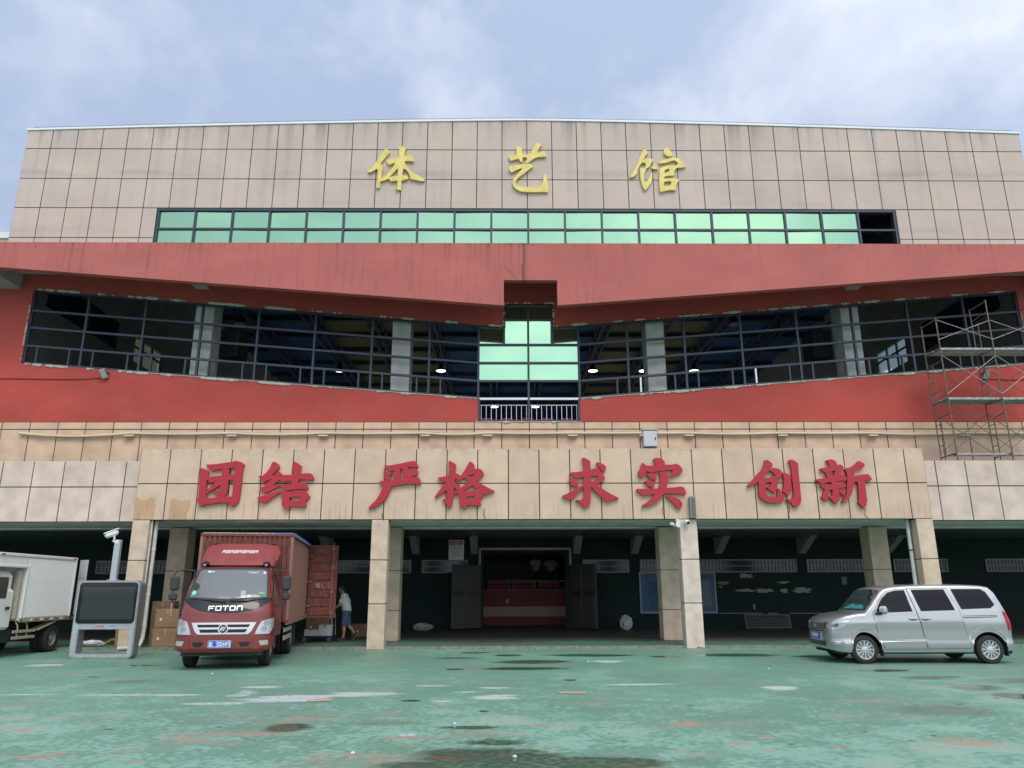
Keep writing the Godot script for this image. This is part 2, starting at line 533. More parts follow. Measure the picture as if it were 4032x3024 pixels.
func make_ground() -> void:
	var w := 2048
	var h := 1024
	var coarse := noise_bytes(21, 0.004, w, h, 5)
	var mid := noise_bytes(22, 0.022, w, h, 4)
	var fine := noise_bytes(23, 0.13, w, h, 4)
	var drag := stretched(24, 0.03, w, h, 4, 1, 4)
	var wet := PackedByteArray(); wet.resize(w * h)
	var white := wet.duplicate()
	var red := wet.duplicate()
	var dirt := wet.duplicate()
	blot(WET, wet, drag, w, h, 1.7, 1.3)
	blot([[-0.25, -8.15, 0.8, 0.4], [0.9, -7.75, 0.7, 0.35], [0.3, -7.3, 1.6, 0.5], [-0.6, -7.6, 0.7, 0.35]], wet, mid, w, h, 2.2, 0.8)
	blot(DIRT, dirt, mid, w, h, 0.8, 1.6)
	blot(WHITE, white, drag, w, h, 1.2, 3.6)
	blot(RED, red, drag, w, h, 0.9, 3.4)
	var out := PackedByteArray()
	out.resize(w * h * 3)
	var rough := PackedByteArray()
	rough.resize(w * h)
	for j in h:
		var z := -23.0 + 17.0 * j / h
		var worn := clampf((z + 17.0) / 8.0, 0.0, 1.0)     # the paint is scuffed most towards the middle of the yard
		for i in w:
			var k := j * w + i
			var a := coarse[k] / 255.0
			var b := mid[k] / 255.0
			var c := fine[k] / 255.0
			var d := drag[k] / 255.0
			var t := 0.82 + 0.36 * (a - 0.3) * 0.7 + 0.18 * (c - 0.5)
			var r := 0.165 * t
			var g := 0.345 * t
			var bl := 0.255 * t
			# pale scuffed paint
			var m := clampf((b * 0.5 + c * 0.6 + a * 0.25 - 0.745 + 0.13 * worn) * 8.0, 0.0, 1.0) * (0.45 + 0.45 * worn)
			r += (0.235 - r) * m; g += (0.43 - g) * m; bl += (0.345 - bl) * m
			# broad worn patches where the paint is rubbed to a pale beige
			var wear := clampf((a * 0.9 + b * 0.35 - 0.78) * 3.2, 0.0, 0.6) * (0.25 + 0.75 * worn) * (0.5 + c)
			r += (0.34 - r) * wear; g += (0.40 - g) * wear; bl += (0.32 - bl) * wear
			# grey dust
			var u := clampf((d * 0.85 + (1.0 - a) * 0.5 - 0.70) * 2.6, 0.0, 0.65)
			r += (0.22 - r) * u; g += (0.29 - g) * u; bl += (0.235 - bl) * u
			# the older red coat showing through
			var q := red[k] / 255.0 * clampf((c + 0.5 * b - 0.52) * 5.0, 0.0, 1.0)
			q = maxf(q, clampf((d + b * 0.6 + c * 0.25 - 1.26 + 0.1 * worn) * 7.0, 0.0, 0.8) * worn)
			q *= 0.75
			r += (0.42 - r) * q; g += (0.25 - g) * q; bl += (0.19 - bl) * q
			var p := white[k] / 255.0 * clampf((c + 0.4 * d - 0.40) * 4.0, 0.0, 1.0)
			r += (0.50 - r) * p; g += (0.55 - g) * p; bl += (0.54 - bl) * p
			var s := dirt[k] / 255.0 * 0.8
			r += (0.125 - r) * s; g += (0.135 - g) * s; bl += (0.10 - bl) * s
			var e := wet[k] / 255.0
			var f := 1.0 - (0.56 + 0.12 * (a - 0.5)) * e
			r *= f + 0.06 * e; g *= f; bl *= f - 0.05 * e
			out[k * 3] = to_srgb[clampi(int(r * 255.0), 0, 255)]
			out[k * 3 + 1] = to_srgb[clampi(int(g * 255.0), 0, 255)]
			out[k * 3 + 2] = to_srgb[clampi(int(bl * 255.0), 0, 255)]
			rough[k] = clampi(int(255.0 * (0.50 + 0.22 * c - 0.12 * (1.0 - a) - 0.40 * e)), 20, 255)
	var m := StandardMaterial3D.new()
	m.resource_name = "painted_yard"
	m.albedo_texture = ImageTexture.create_from_image(Image.create_from_data(w, h, false, Image.FORMAT_RGB8, out))
	m.roughness = 1.0
	m.roughness_texture = ImageTexture.create_from_image(Image.create_from_data(w, h, false, Image.FORMAT_L8, rough))
	m.roughness_texture_channel = BaseMaterial3D.TEXTURE_CHANNEL_RED
	m.metallic_specular = 0.42
	m.detail_enabled = true
	m.detail_blend_mode = BaseMaterial3D.BLEND_MODE_MUL
	m.detail_albedo = tex.grain
	m.detail_uv_layer = BaseMaterial3D.DETAIL_UV_2
	m.uv2_triplanar = true
	m.uv2_world_triplanar = true
	m.uv2_scale = Vector3.ONE * 0.7
	var s := Shape.new()
	s.quad(Vector3(-160, 0, 120), Vector3(160, 0, 120), Vector3(160, 0, -160), Vector3(-160, 0, -160))
	structure("ground", s, m, func(p: Vector3) -> Vector2: return Vector2((p.x + 17.0) / 34.0, (p.z + 23.0) / 17.0))
# outlines of the mounted characters, in millimetres about the middle of each: [character, middle, [[outline, [holes]] ...]]
const CHARACTERS := [
	["体", Vector3(-3.917, 16.404, -24.500), [[[-427,788,-324,738,-276,643,-429,440,-513,314,-576,219,-562,150,-492,81,-498,-38,-531,-188,-548,-437,-419,-337,-271,-181,-155,-24,-58,202,-152,189,-283,126,-335,188,-369,333,-159,384,56,435,69,530,61,898,168,899,321,842,281,721,260,569,255,480,383,506,499,532,569,456,617,343,614,267,423,298,274,272,340,128,435,-35,573,-178,753,-283,889,-370,1047,-475,1004,-525,882,-525,715,-482,509,-433,494,-309,428,-160,347,-66,251,-16,222,-135,216,-304,388,-297,442,-433,196,-509,188,-898,-12,-849,52,-806,47,-503,-190,-541,-277,-423,-434,-511,-566,-536,-571,-795,-642,-814,-715,-783,-689,-611,-676,-425,-666,-263,-684,-113,-710,-20,-828,-114,-947,-177,-1047,-165,-1017,-102,-848,74,-756,250,-652,427,-527,629,-465,763], [[46,-30,51,-317,-109,-336,-257,-374,-168,-261,-61,-136,-9,-61]]]]],
	["艺", Vector3(0.870, 16.450, -24.500), [[[-432,852,-333,853,-212,811,-228,720,-226,538,-1,532,98,581,186,764,294,1003,362,1010,504,933,422,835,371,722,333,603,493,625,544,688,599,653,664,500,639,444,368,429,231,380,120,289,8,192,-78,157,-121,177,-46,330,-52,400,-125,416,-199,406,-213,246,-244,219,-293,246,-347,357,-483,322,-631,259,-680,314,-717,439,-698,488,-421,517,-432,677,-441,803], []], [[-687,16,-459,72,-213,129,-66,143,69,143,173,61,166,26,6,-98,-142,-237,-327,-388,-437,-512,-464,-621,-444,-689,-377,-757,-268,-797,-12,-807,292,-796,415,-761,501,-672,540,-536,561,-330,592,-248,640,-344,681,-494,702,-726,716,-957,685,-1011,533,-992,168,-1006,-147,-994,-293,-974,-439,-893,-548,-757,-578,-608,-535,-471,-436,-334,-326,-196,-202,-37,-313,-58,-460,-128,-607,-217,-638,-197,-681,-101], []]]],
	["馆", Vector3(5.598, 16.380, -24.500), [[[-490,825,-385,787,-317,679,-418,583,-512,367,-425,431,-323,444,-156,413,-221,255,-294,129,-400,40,-462,12,-419,-10,-473,-98,-520,-248,-533,-410,-500,-535,-426,-485,-353,-372,-279,-222,-227,-78,-210,-197,-232,-409,-296,-571,-394,-733,-488,-844,-551,-783,-620,-585,-653,-348,-656,52,-499,59,-439,141,-424,229,-477,279,-556,285,-639,190,-712,52,-758,-86,-767,-168,-861,-274,-998,-337,-1041,-312,-958,-187,-836,26,-738,228,-648,456,-547,697], []], [[-109,249,-36,142,3,29,-27,4,-165,22,-230,66,-194,129], []], [[367,923,432,873,494,777,556,688,573,587,525,536,401,542,282,624,260,738,295,853], []], [[58,325,247,395,442,466,612,492,768,461,874,360,978,221,1040,140,992,102,856,76,688,69,627,-19,582,-107,593,-207,557,-245,322,-264,220,-296,193,-377,428,-357,606,-363,770,-425,686,-518,621,-668,602,-810,567,-835,367,-835,198,-873,52,-923,32,-867,26,-682,28,-433,51,-121,76,42,232,118,459,175,602,138,729,195,751,271,693,346,617,378,526,358,387,295,217,263,93,241,50,281], [[257,-20,406,37,427,5,399,-82,233,-152,231,-83], [191,-514,287,-482,432,-482,462,-544,412,-643,287,-681,176,-675]]]]],
	["团", Vector3(-8.261, 4.597, -22.080), [[[-479,555,-264,565,28,600,299,639,384,674,516,639,619,584,640,549,605,416,602,21,592,-292,569,-525,505,-612,394,-674,332,-631,267,-563,92,-548,-129,-572,-425,-615,-492,-668,-545,-620,-639,-465,-602,-407,-609,-114,-616,180,-640,456,-576,451,-483,407,-389,347,-392,194,-228,209,24,238,1,426,-101,411,-282,362,-367,426], [[180,451,379,470,387,228,333,282,235,287,217,317,228,406], [223,100,375,95,376,-174,366,-374,153,-379,199,-311,222,-194,225,-18], [-408,111,-267,17,-157,45,-239,-66,-393,-222,-400,-66], [7,-37,6,-174,-19,-213,-195,-213,-98,-300,-59,-403,-372,-426,-399,-305,-189,-174]]]]],
	["结", Vector3(-6.362, 4.534, -22.080), [[[-438,696,-349,691,-266,636,-224,547,-236,507,-344,388,-445,300,-318,309,-287,408,-228,408,-166,368,-112,309,176,319,167,706,201,711,324,646,408,581,395,348,658,368,719,348,772,279,804,180,771,150,632,175,363,180,366,72,541,82,602,52,659,-75,633,-114,456,-99,213,-114,11,-153,-83,-74,-157,-6,-325,-93,-465,-171,-597,-225,-659,-191,-728,-113,-764,-44,-662,-39,-535,83,-422,201,-541,152,-643,93,-737,162,-805,270,-797,290,-689,290,-563,418,-485,547,-455,666], [[-195,176,-97,107,154,151,157,48,-169,29,-377,6,-300,83]]], [[-802,-332,-649,-298,-412,-230,-146,-138,-27,-162,169,-177,363,-163,478,-129,557,-153,661,-241,722,-309,689,-368,616,-436,600,-494,631,-581,591,-629,394,-600,161,-595,131,-710,41,-667,-69,-570,-74,-444,-97,-269,-142,-196,-308,-308,-473,-434,-573,-511,-652,-502,-734,-443], [[128,-352,277,-328,438,-324,412,-435,150,-445]]]]],
	["严", Vector3(-3.174, 4.555, -22.080), [[[-354,563,-152,572,93,617,338,672,485,701,564,691,616,622,648,552,629,502,570,512,358,522,403,334,445,413,472,487,561,492,632,413,656,353,616,294,451,215,657,230,708,165,756,47,723,13,605,23,310,28,18,-21,-108,-45,-143,-158,-214,-323,-316,-469,-467,-576,-637,-672,-723,-701,-756,-672,-690,-585,-550,-449,-460,-294,-388,-138,-373,-30,-415,29,-470,49,-462,108,-281,117,-66,137,-67,413,-155,394,-205,404,-276,463,-327,503], [[128,468,182,478,192,453,185,255,173,176,129,161]]], [[-298,404,-251,344,-177,324,-108,329,-175,270,-147,196,-165,147,-223,132,-293,167,-355,246,-368,315,-347,384], []]]],
	["格", Vector3(-1.152, 4.548, -22.080), [[[-493,703,-438,703,-348,658,-273,598,-268,558,-283,329,-195,324,-130,260,-38,389,39,518,92,607,102,667,146,689,216,657,276,567,287,468,356,473,425,478,504,428,559,319,535,274,447,200,354,107,508,13,705,-95,872,-179,852,-208,735,-213,657,-262,608,-286,549,-262,545,-330,481,-388,448,-456,478,-563,454,-607,317,-587,78,-577,26,-703,-32,-669,-131,-591,-144,-417,-185,-241,-322,-275,-343,-465,-374,-601,-441,-678,-491,-639,-532,-533,-651,-411,-534,-401,-520,-133,-616,-221,-761,-318,-872,-377,-868,-328,-764,-191,-669,-54,-544,93,-652,73,-722,132,-793,221,-675,231,-489,275,-468,468,-476,618], [[-295,171,-222,166,-255,107,-152,132,-25,211,114,107,7,13,-134,-89,-150,-6,-180,24,-288,58], [87,299,180,299,288,324,196,205], [-311,-65,-221,-153,-274,-212,-323,-197], [-49,-178,116,-75,218,-6,352,-134,215,-168,68,-183], [51,-349,285,-315,267,-417,57,-422]]]]],
	["求", Vector3(2.506, 4.614, -22.080), [[[-207,734,-147,734,-49,683,29,628,26,384,161,413,270,413,317,344,364,254,421,185,444,135,422,76,316,7,181,-62,359,-180,551,-308,825,-450,809,-484,682,-484,582,-542,512,-571,444,-542,302,-415,140,-248,21,-121,12,-415,2,-590,-59,-677,-159,-735,-226,-706,-301,-590,-437,-521,-426,-497,-299,-507,-210,-473,-192,-366,-186,-130,-332,-267,-453,-394,-534,-492,-603,-506,-729,-462,-826,-389,-677,-326,-508,-228,-328,-120,-189,-52,-178,166,-391,111,-489,176,-595,270,-565,295,-367,310,-173,339,-173,523,-217,709], [[31,195,248,195,221,135,150,66,74,7,22,57]]], [[196,583,236,601,335,578,432,523,490,463,472,373,420,299,357,344,281,443], []], [[-609,107,-490,112,-403,57,-336,-22,-337,-81,-388,-130,-456,-120,-514,-81,-559,-110,-572,-22], []]]],
	["实", Vector3(4.582, 4.594, -22.080), [[[-191,711,-127,742,-23,748,79,716,147,622,153,543,330,543,498,574,588,517,645,433,656,360,626,298,489,257,340,189,272,174,325,288,378,392,217,382,8,356,-180,330,-306,309,-401,367,-421,289,-508,195,-598,139,-631,206,-652,330,-579,434,-547,560,-509,601,-448,565,-399,518,-124,517,-134,622], []], [[-418,237,-307,289,-213,299,-153,257,-116,174,-119,112,-163,66,-233,118,-291,97,-333,185], []], [[-494,46,-389,92,-275,92,-207,19,-185,-53,-214,-125,-257,-150,-326,-94,-378,-104,-425,-1], []], [[-31,309,38,340,121,335,210,267,259,215,197,29,156,-136,394,-126,581,-100,652,-116,699,-198,733,-280,701,-331,486,-310,75,-305,-4,-422,-123,-534,-292,-625,-458,-671,-596,-681,-558,-625,-400,-534,-281,-422,-178,-315,-338,-330,-535,-370,-605,-319,-733,-201,-711,-165,-433,-166,-82,-156,-21,9,-6,195], []], [[127,-376,225,-366,377,-402,516,-484,599,-566,577,-667,532,-738,480,-748,411,-697,288,-535], []]]],
	["创", Vector3(7.892, 4.588, -22.080), [[[-197,677,-133,688,-63,656,4,593,24,531,-20,447,74,447,186,426,264,363,277,290,255,218,168,125,124,150,142,73,121,-41,78,-164,26,-277,-16,-288,-142,-195,-218,-123,-248,-133,-255,-246,-237,-328,-180,-380,-57,-395,57,-385,91,-247,115,-154,152,-149,178,-195,200,-288,265,-370,265,-472,207,-544,39,-574,-197,-568,-336,-512,-440,-410,-464,-277,-441,42,-561,-30,-679,-81,-763,-96,-777,-71,-680,32,-545,156,-430,281,-316,395,-243,510,-215,594], [[-307,148,-225,249,-88,385,19,301,83,213,30,197,-45,177,-151,156], [-231,11,-63,37,-108,-108,-236,-92]]], [[290,311,333,327,432,275,530,217,514,-93,478,-247,421,-350,365,-396,322,-309,243,-226,292,-93,312,114], []], [[513,677,599,703,689,656,776,593,764,217,767,-196,763,-483,725,-605,634,-687,561,-702,496,-636,433,-544,305,-482,338,-462,472,-462,539,-411,566,-247,561,114,566,478], []]]],
	["新", Vector3(9.973, 4.574, -22.080), [[[-464,685,-388,711,-303,721,-212,690,-157,621,-155,553,-38,569,8,522,42,454,-5,412,-74,266,30,261,75,209,93,167,80,95,-95,85,-244,59,-205,33,-18,38,29,-9,43,-91,27,-112,-182,-127,-187,-163,-74,-174,3,-225,9,-256,-17,-307,-56,-369,-185,-235,-182,-389,-206,-501,-275,-568,-328,-578,-384,-532,-506,-378,-530,-450,-587,-501,-646,-480,-720,-398,-682,-337,-606,-214,-591,-173,-720,-70,-691,-49,-377,-18,-391,44,-569,23,-658,-28,-705,13,-834,111,-807,127,-469,178,-507,251,-516,313,-593,366,-664,434,-636,454,-381,496,-387,574,-417,637], [[-398,345,-210,397,-308,220,-318,313], [-490,-194,-368,-163,-395,-353,-503,-353]]], [[49,428,116,459,221,469,333,532,436,605,485,663,537,657,626,615,681,552,631,490,541,438,432,401,340,370,305,219,498,260,709,283,758,260,801,187,834,125,787,84,612,94,606,-40,612,-236,610,-492,573,-625,489,-721,433,-676,340,-548,374,-482,388,-287,398,-81,395,63,288,32,263,-81,194,-266,105,-410,-10,-502,-110,-563,-131,-522,-56,-415,29,-307,67,-81,97,84,114,230,101,334], []]]],
]


# ---------------------------------------------------------------- the gymnasium's front

var gym: Node3D
var pane_glass: StandardMaterial3D


func plane_tex(w: int, h: int, x0: float, x1: float, y0: float, y1: float, f: Callable) -> ImageTexture:
	# colour multipliers over a stretch of wall; F(x, y, pixel number) gives linear values as a Vector3
	var out := PackedByteArray()
	out.resize(w * h * 3)
	for j in h:
		var y := y1 + (y0 - y1) * (j + 0.5) / h
		for i in w:
			var c: Vector3 = f.call(x0 + (x1 - x0) * (i + 0.5) / w, y, j * w + i)
			var k := (j * w + i) * 3
			out[k] = to_srgb[clampi(int(c.x * 255.0), 0, 255)]
			out[k + 1] = to_srgb[clampi(int(c.y * 255.0), 0, 255)]
			out[k + 2] = to_srgb[clampi(int(c.z * 255.0), 0, 255)]
	return ImageTexture.create_from_image(Image.create_from_data(w, h, false, Image.FORMAT_RGB8, out))


func roofline(x: float) -> float:
	return 18.47 - 0.49 * pow(absf((x - AXIS) / 18.36), 1.35)


func panel(parent: Node3D, x0: float, x1: float, y0: float, y1: float, front: float, thick: float, m: Material, uv: Variant = null, slant := false) -> void:
	var g := 0.014
	front += rng.randf_range(-0.003, 0.003)
	var s := Shape.new()
	var a := x0 + g
	var b := x1 - g
	var e := 0.006
	var t0 := roofline(a) - 0.02 if slant else y1 - g
	var t1 := roofline(b) - 0.02 if slant else y1 - g
	var lo := y0 + g
	var f := [Vector3(a + e, lo + e, front), Vector3(b - e, lo + e, front), Vector3(b - e, t1 - e, front), Vector3(a + e, t0 - e, front)]
	var k := [Vector3(a, lo, front - e), Vector3(b, lo, front - e), Vector3(b, t1, front - e), Vector3(a, t0, front - e)]
	s.quad(f[0], f[1], f[2], f[3])
	for i in 4:
		var j := (i + 1) % 4
		s.quad(k[i], k[j], f[j], f[i])
		s.quad(k[i] - Vector3(0, 0, thick), k[j] - Vector3(0, 0, thick), k[j], k[i])
	obj("panel", s, m, parent, uv)


func make_building() -> void:
	gym = thing("gymnasium", "wide beige and red gymnasium with a bow-tie window strip and columned porch", "building", Vector3(AXIS, 0, WALL))
	var joint := mat("joint_paint", Color(0.035, 0.028, 0.04), 0.9)
	var plain := mat("beige_render", Color(0.55, 0.44, 0.34), 0.9, 0.0, {"map": tex.cloud, "scale": 0.3, "grain": 2.0, "bump": 0.25})
	pane_glass = mat("green_mirror_glass", Color(0.35, 0.62, 0.42), 0.03, 0.95, {"bump": 0.03, "relief": tex.ripple, "bump_scale": 0.35})
	var frame := mat("slate_aluminium", Color(0.040, 0.052, 0.072), 0.45, 0.3)

	# --- upper wall: panels of scored render
	var w := 2048
	var h := 384
	var n1 := noise_bytes(31, 0.006, w, h, 5)
	var n2 := noise_bytes(32, 0.05, w, h, 3)
	var n3 := stretched(33, 0.02, w, h, 4, 1, 4)
	var n4 := stretched(34, 0.03, w, h, 1, 24, 3)
	var upper_tex := plane_tex(w, h, -17.6, 19.3, 12.2, 18.6, func(x: float, y: float, k: int) -> Vector3:
		var a := n1[k] / 255.0
		var b := n2[k] / 255.0
		var c := n3[k] / 255.0
		var d := n4[k] / 255.0
		var t := 0.86 + 0.16 * (a - 0.4) + 0.06 * (b - 0.5)
		# tide marks where water stood above the joints
		var band := exp(-pow((y - 16.22) / 0.16, 2.0)) + 0.5 * exp(-pow((y - 13.98) / 0.12, 2.0)) + 0.35 * exp(-pow((y - 15.05) / 0.1, 2.0))
		var dirt := clampf((c - 0.36 + 0.25 * (b - 0.5)) * 2.0, 0.0, 1.0) * band * 0.24
		# runs of dirt below the coping
		var drop := roofline(x) - y
		dirt += clampf((d - 0.42) * 2.2, 0.0, 1.0) * exp(-maxf(drop, 0.0) / (0.15 + 0.5 * d)) * 0.34
		dirt += clampf((d - 0.62) * 3.0, 0.0, 0.5) * 0.12
		return Vector3(t * (1.0 - dirt), t * (1.0 - 0.97 * dirt), t * (1.0 - 0.9 * dirt)))
	var upper_uv := func(p: Vector3) -> Vector2: return Vector2((p.x + 17.6) / 36.9, (18.6 - p.y) / 6.4)
	var upper_mats := []
	for k in 3:
		upper_mats.append(mat("upper_panel_%d" % k, [Color(0.635, 0.52, 0.455), Color(0.65, 0.53, 0.46), Color(0.62, 0.515, 0.455)][k], 0.88, 0.0, {"map": upper_tex, "uv": true, "grain": 2.2}))
	var s := Shape.new()
	var outline := PackedVector2Array([Vector2(-17.53, 12.3), Vector2(19.19, 12.3)])
	for k in 25: outline.append(Vector2(lerpf(19.19, -17.53, k / 24.0), roofline(lerpf(19.19, -17.53, k / 24.0)) - 0.02))
	s.prism(outline, [PackedVector2Array([Vector2(-12.42, 13.25), Vector2(14.13, 13.25), Vector2(14.13, 14.82), Vector2(-12.42, 14.82)])], 0.4, Transform3D(Basis.IDENTITY, Vector3(0, 0, WALL - 0.42)))
	var upper := obj("upper_wall", s, joint, gym)
	var rows := [12.45, 13.66, 14.83, 16.0, 17.22, 99.0]
	for r in 5:
		for k in range(-20, 21):
			var x0 := maxf(-17.53, AXIS + 0.918 * k)
			var x1 := minf(19.19, AXIS + 0.918 * (k + 1))
			if x1 - x0 < 0.06: continue
			var m: Material = upper_mats[rng.randi() % 3]
			if r < 2 and x1 > -12.44 and x0 < 14.15:
				if x0 < -12.44 - 0.1: panel(upper, x0, -12.43, rows[r], rows[r + 1], WALL, 0.03, m, upper_uv)
				elif x1 > 14.15 + 0.1: panel(upper, 14.14, x1, rows[r], rows[r + 1], WALL, 0.03, m, upper_uv)
				continue
			panel(upper, x0, x1, rows[r], rows[r + 1], WALL, 0.03, m, upper_uv, r == 4)
	s = Shape.new()
	for k in 24:
		var a := lerpf(-17.58, 19.24, k / 24.0)
		var b := lerpf(-17.58, 19.24, (k + 1) / 24.0)
		var p := [Vector3(a, roofline(a) - 0.015, WALL + 0.04), Vector3(b, roofline(b) - 0.015, WALL + 0.04), Vector3(b, roofline(b) + 0.06, WALL + 0.04), Vector3(a, roofline(a) + 0.06, WALL + 0.04)]
		var back := Vector3(0, 0, -0.5)
		s.quad(p[0], p[1], p[2], p[3]); s.quad(p[3], p[2], p[2] + back, p[3] + back); s.quad(p[0] + back, p[1] + back, p[1], p[0])
	obj("coping", s, mat("white_coping", Color(0.72, 0.74, 0.76), 0.6), gym)
	# --- ribbon window
	s = Shape.new()
	s.span(Vector3(-12.42, 14.74, WALL - 0.16), Vector3(14.13, 14.82, WALL - 0.02))
	s.span(Vector3(-12.42, 13.25, WALL - 0.16), Vector3(14.13, 13.33, WALL - 0.02))
	var ribbon := obj("ribbon_window", s, frame, gym)
	s = Shape.new()
	s.span(Vector3(-12.42, 14.005, WALL - 0.15), Vector3(14.13, 14.075, WALL - 0.04))
	obj("transom", s, frame, ribbon)
	for k in 21:
		var x := lerpf(-12.38, 14.09, k / 20.0)
		s = Shape.new()
		s.span(Vector3(x - 0.036, 13.25, WALL - 0.155), Vector3(x + 0.036, 14.80, WALL - 0.03))
		obj("mullion", s, frame, ribbon)
		if k == 19: # the last bay has lost its glass
			break
	s = Shape.new()
	s.span(Vector3(14.05, 13.25, WALL - 0.155), Vector3(14.13, 14.80, WALL - 0.03))
	obj("mullion", s, frame, ribbon)
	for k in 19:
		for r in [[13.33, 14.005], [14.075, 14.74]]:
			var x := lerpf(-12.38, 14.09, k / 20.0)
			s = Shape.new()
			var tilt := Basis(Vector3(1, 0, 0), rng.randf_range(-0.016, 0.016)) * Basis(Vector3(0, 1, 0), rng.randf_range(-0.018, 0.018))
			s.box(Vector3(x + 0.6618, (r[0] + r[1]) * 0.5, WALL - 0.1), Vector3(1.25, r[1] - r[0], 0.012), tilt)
			obj("pane", s, mat("green_glass_dimmed", Color(0.27, 0.47, 0.32), 0.03, 0.95, {"bump": 0.03, "relief": tex.ripple, "bump_scale": 0.35}), ribbon)  # darker copy of the green glass; a dimmer sky reflection is put into its tint

	# --- apron: the faded red band over the window strip, hung from a slab
	w = 2048; h = 256
	n1 = noise_bytes(41, 0.008, w, h, 5)
	n2 = noise_bytes(42, 0.1, w, h, 3)
	n4 = stretched(44, 0.12, w, h, 1, 32, 3)
	n3 = stretched(45, 0.01, w, h, 1, 4, 3)
	var apron_tex := plane_tex(w, h, -20.0, 22.0, 9.5, 13.0, func(x: float, y: float, k: int) -> Vector3:
		var t := 0.84 + 0.20 * (n1[k] / 255.0 - 0.45) + 0.06 * (n2[k] / 255.0 - 0.5)
		var run := clampf((n4[k] / 255.0 - 0.47) * 3.0, 0.0, 1.0) * clampf((n3[k] / 255.0 - 0.25) * 2.2, 0.0, 1.0)
		var dirt := 0.19 * run * (1.0 if x < 4.0 else 0.45) + 0.3 * clampf((n4[k] / 255.0 - 0.55) * 4.0, 0.0, 1.0) * exp(-(12.58 - y) / 0.12)
		# a cracked, stained drip in the middle and the crack beside the notch
		var wob := (n1[k] / 255.0 - 0.5) * 0.12
		if y > 11.2: dirt += 0.5 * exp(-pow((x - 0.62 - wob) / 0.025, 2.0)) + 0.2 * exp(-pow((x - 0.66 - wob) / 0.09, 2.0))
		dirt += 0.55 * exp(-pow((x - 0.62) / 0.45, 2.0)) * exp(-(12.58 - y) / 0.05)
		if x < 0.45 and x > 0.0: dirt += 0.5 * exp(-pow((y - (11.8 - 1.1 * x) - wob) / 0.02, 2.0))
		dirt = minf(dirt, 0.85)
		return Vector3(t * (1.0 - dirt), t * (1.0 - 0.82 * dirt), t * (1.0 - 0.8 * dirt)))
	s = Shape.new()
	s.prism(PackedVector2Array([Vector2(-19.6, 12.58), Vector2(-19.6, 11.96), Vector2(-0.018, 10.40), Vector2(-0.018, 11.27), Vector2(1.71, 11.27), Vector2(1.71, 10.40), Vector2(21.3, 11.96), Vector2(21.3, 12.58)]), [], 0.24, Transform3D(Basis.IDENTITY, Vector3(0, 0, -22.99)))
	obj("apron", s, mat("faded_red_render", Color(0.55, 0.155, 0.135), 0.88, 0.0, {"map": apron_tex, "uv": true, "grain": 1.4}), gym, func(p: Vector3) -> Vector2: return Vector2((p.x + 20.0) / 42.0, (13.0 - p.y) / 3.5))
	var soffit := mat("grey_soffit", Color(0.42, 0.40, 0.385), 0.9, 0.0, {"map": tex.cloud, "scale": 0.4})
	s = Shape.new()
	s.span(Vector3(-19.6, 12.24, -24.58), Vector3(21.3, 12.5, -22.995))
	obj("canopy_slab", s, soffit, gym)
	for x in [[-18.4, -16.75], [-10.70, -10.24], [-3.78, -3.32], [4.98, 5.44], [11.90, 12.36], [18.4, 20.0]]:
		s = Shape.new()
		s.span(Vector3(x[0], 11.70, -24.59), Vector3(x[1], 12.238, -22.995))
		obj("slab_beam", s, soffit, gym)

	# --- red wall with the bow-tie opening
	w = 1024; h = 256
	n1 = noise_bytes(51, 0.009, w, h, 5)
	n2 = noise_bytes(52, 0.1, w, h, 3)
	n3 = noise_bytes(53, 0.02, w, h, 4)
	var red_tex := plane_tex(w, h, -19.0, 20.7, 6.9, 12.4, func(_x: float, _y: float, k: int) -> Vector3:
		var t := 0.80 + 0.26 * (n1[k] / 255.0 - 0.4) + 0.08 * (n2[k] / 255.0 - 0.5)
		var pale := clampf((n3[k] / 255.0 - 0.6) * 3.0, 0.0, 1.0) * 0.35
		return Vector3(t, t * (1.0 + pale), t * (1.0 + pale)))
	var hole := PackedVector2Array([Vector2(-16.31, 11.68), Vector2(-0.03, 10.33), Vector2(-0.01, 11.18), Vector2(1.68, 11.18), Vector2(1.69, 10.33), Vector2(17.97, 11.68), Vector2(17.97, 9.02), Vector2(2.54, 7.79), Vector2(2.535, 7.0), Vector2(-0.88, 7.0), Vector2(-0.88, 7.79), Vector2(-16.31, 9.02)])
	s = Shape.new()
	s.prism(PackedVector2Array([Vector2(-18.9, 6.985), Vector2(20.6, 6.985), Vector2(20.6, 12.238), Vector2(-18.9, 12.238)]), [hole], 0.28, Transform3D(Basis.IDENTITY, Vector3(0, 0, WALL - 0.28)))
	var red_wall := obj("red_wall", s, mat("red_render", Color(0.55, 0.082, 0.064), 0.85, 0.0, {"map": red_tex, "uv": true, "grain": 1.4}), gym, func(p: Vector3) -> Vector2: return Vector2((p.x + 19.0) / 39.7, (12.4 - p.y) / 5.5))

	# --- the window strip: frames, and glass only in the middle bay
	var silver := mat("bare_aluminium", Color(0.62, 0.63, 0.66), 0.4, 0.6)
	s = Shape.new()
	for k in hole.size():
		var a := Vector3(hole[k].x, hole[k].y, WALL - 0.1)
		var b := Vector3(hole[(k + 1) % hole.size()].x, hole[(k + 1) % hole.size()].y, WALL - 0.1)
		var mid2 := Vector3((a.x + b.x) * 0.5, (a.y + b.y) * 0.5, WALL - 0.1)
		var turn := Basis(Vector3(0, 0, 1), atan2(b.y - a.y, b.x - a.x))
		s.box(mid2 - turn.y * 0.03 if turn.x.dot(b - a) > 0 else mid2, Vector3(a.distance_to(b), 0.075, 0.12), turn)
	var strip := obj("window_strip", s, frame, gym)
	var top_at := func(x: float) -> float: return 11.68 - 0.0829 * (AXIS - absf(x - AXIS) + 16.31)
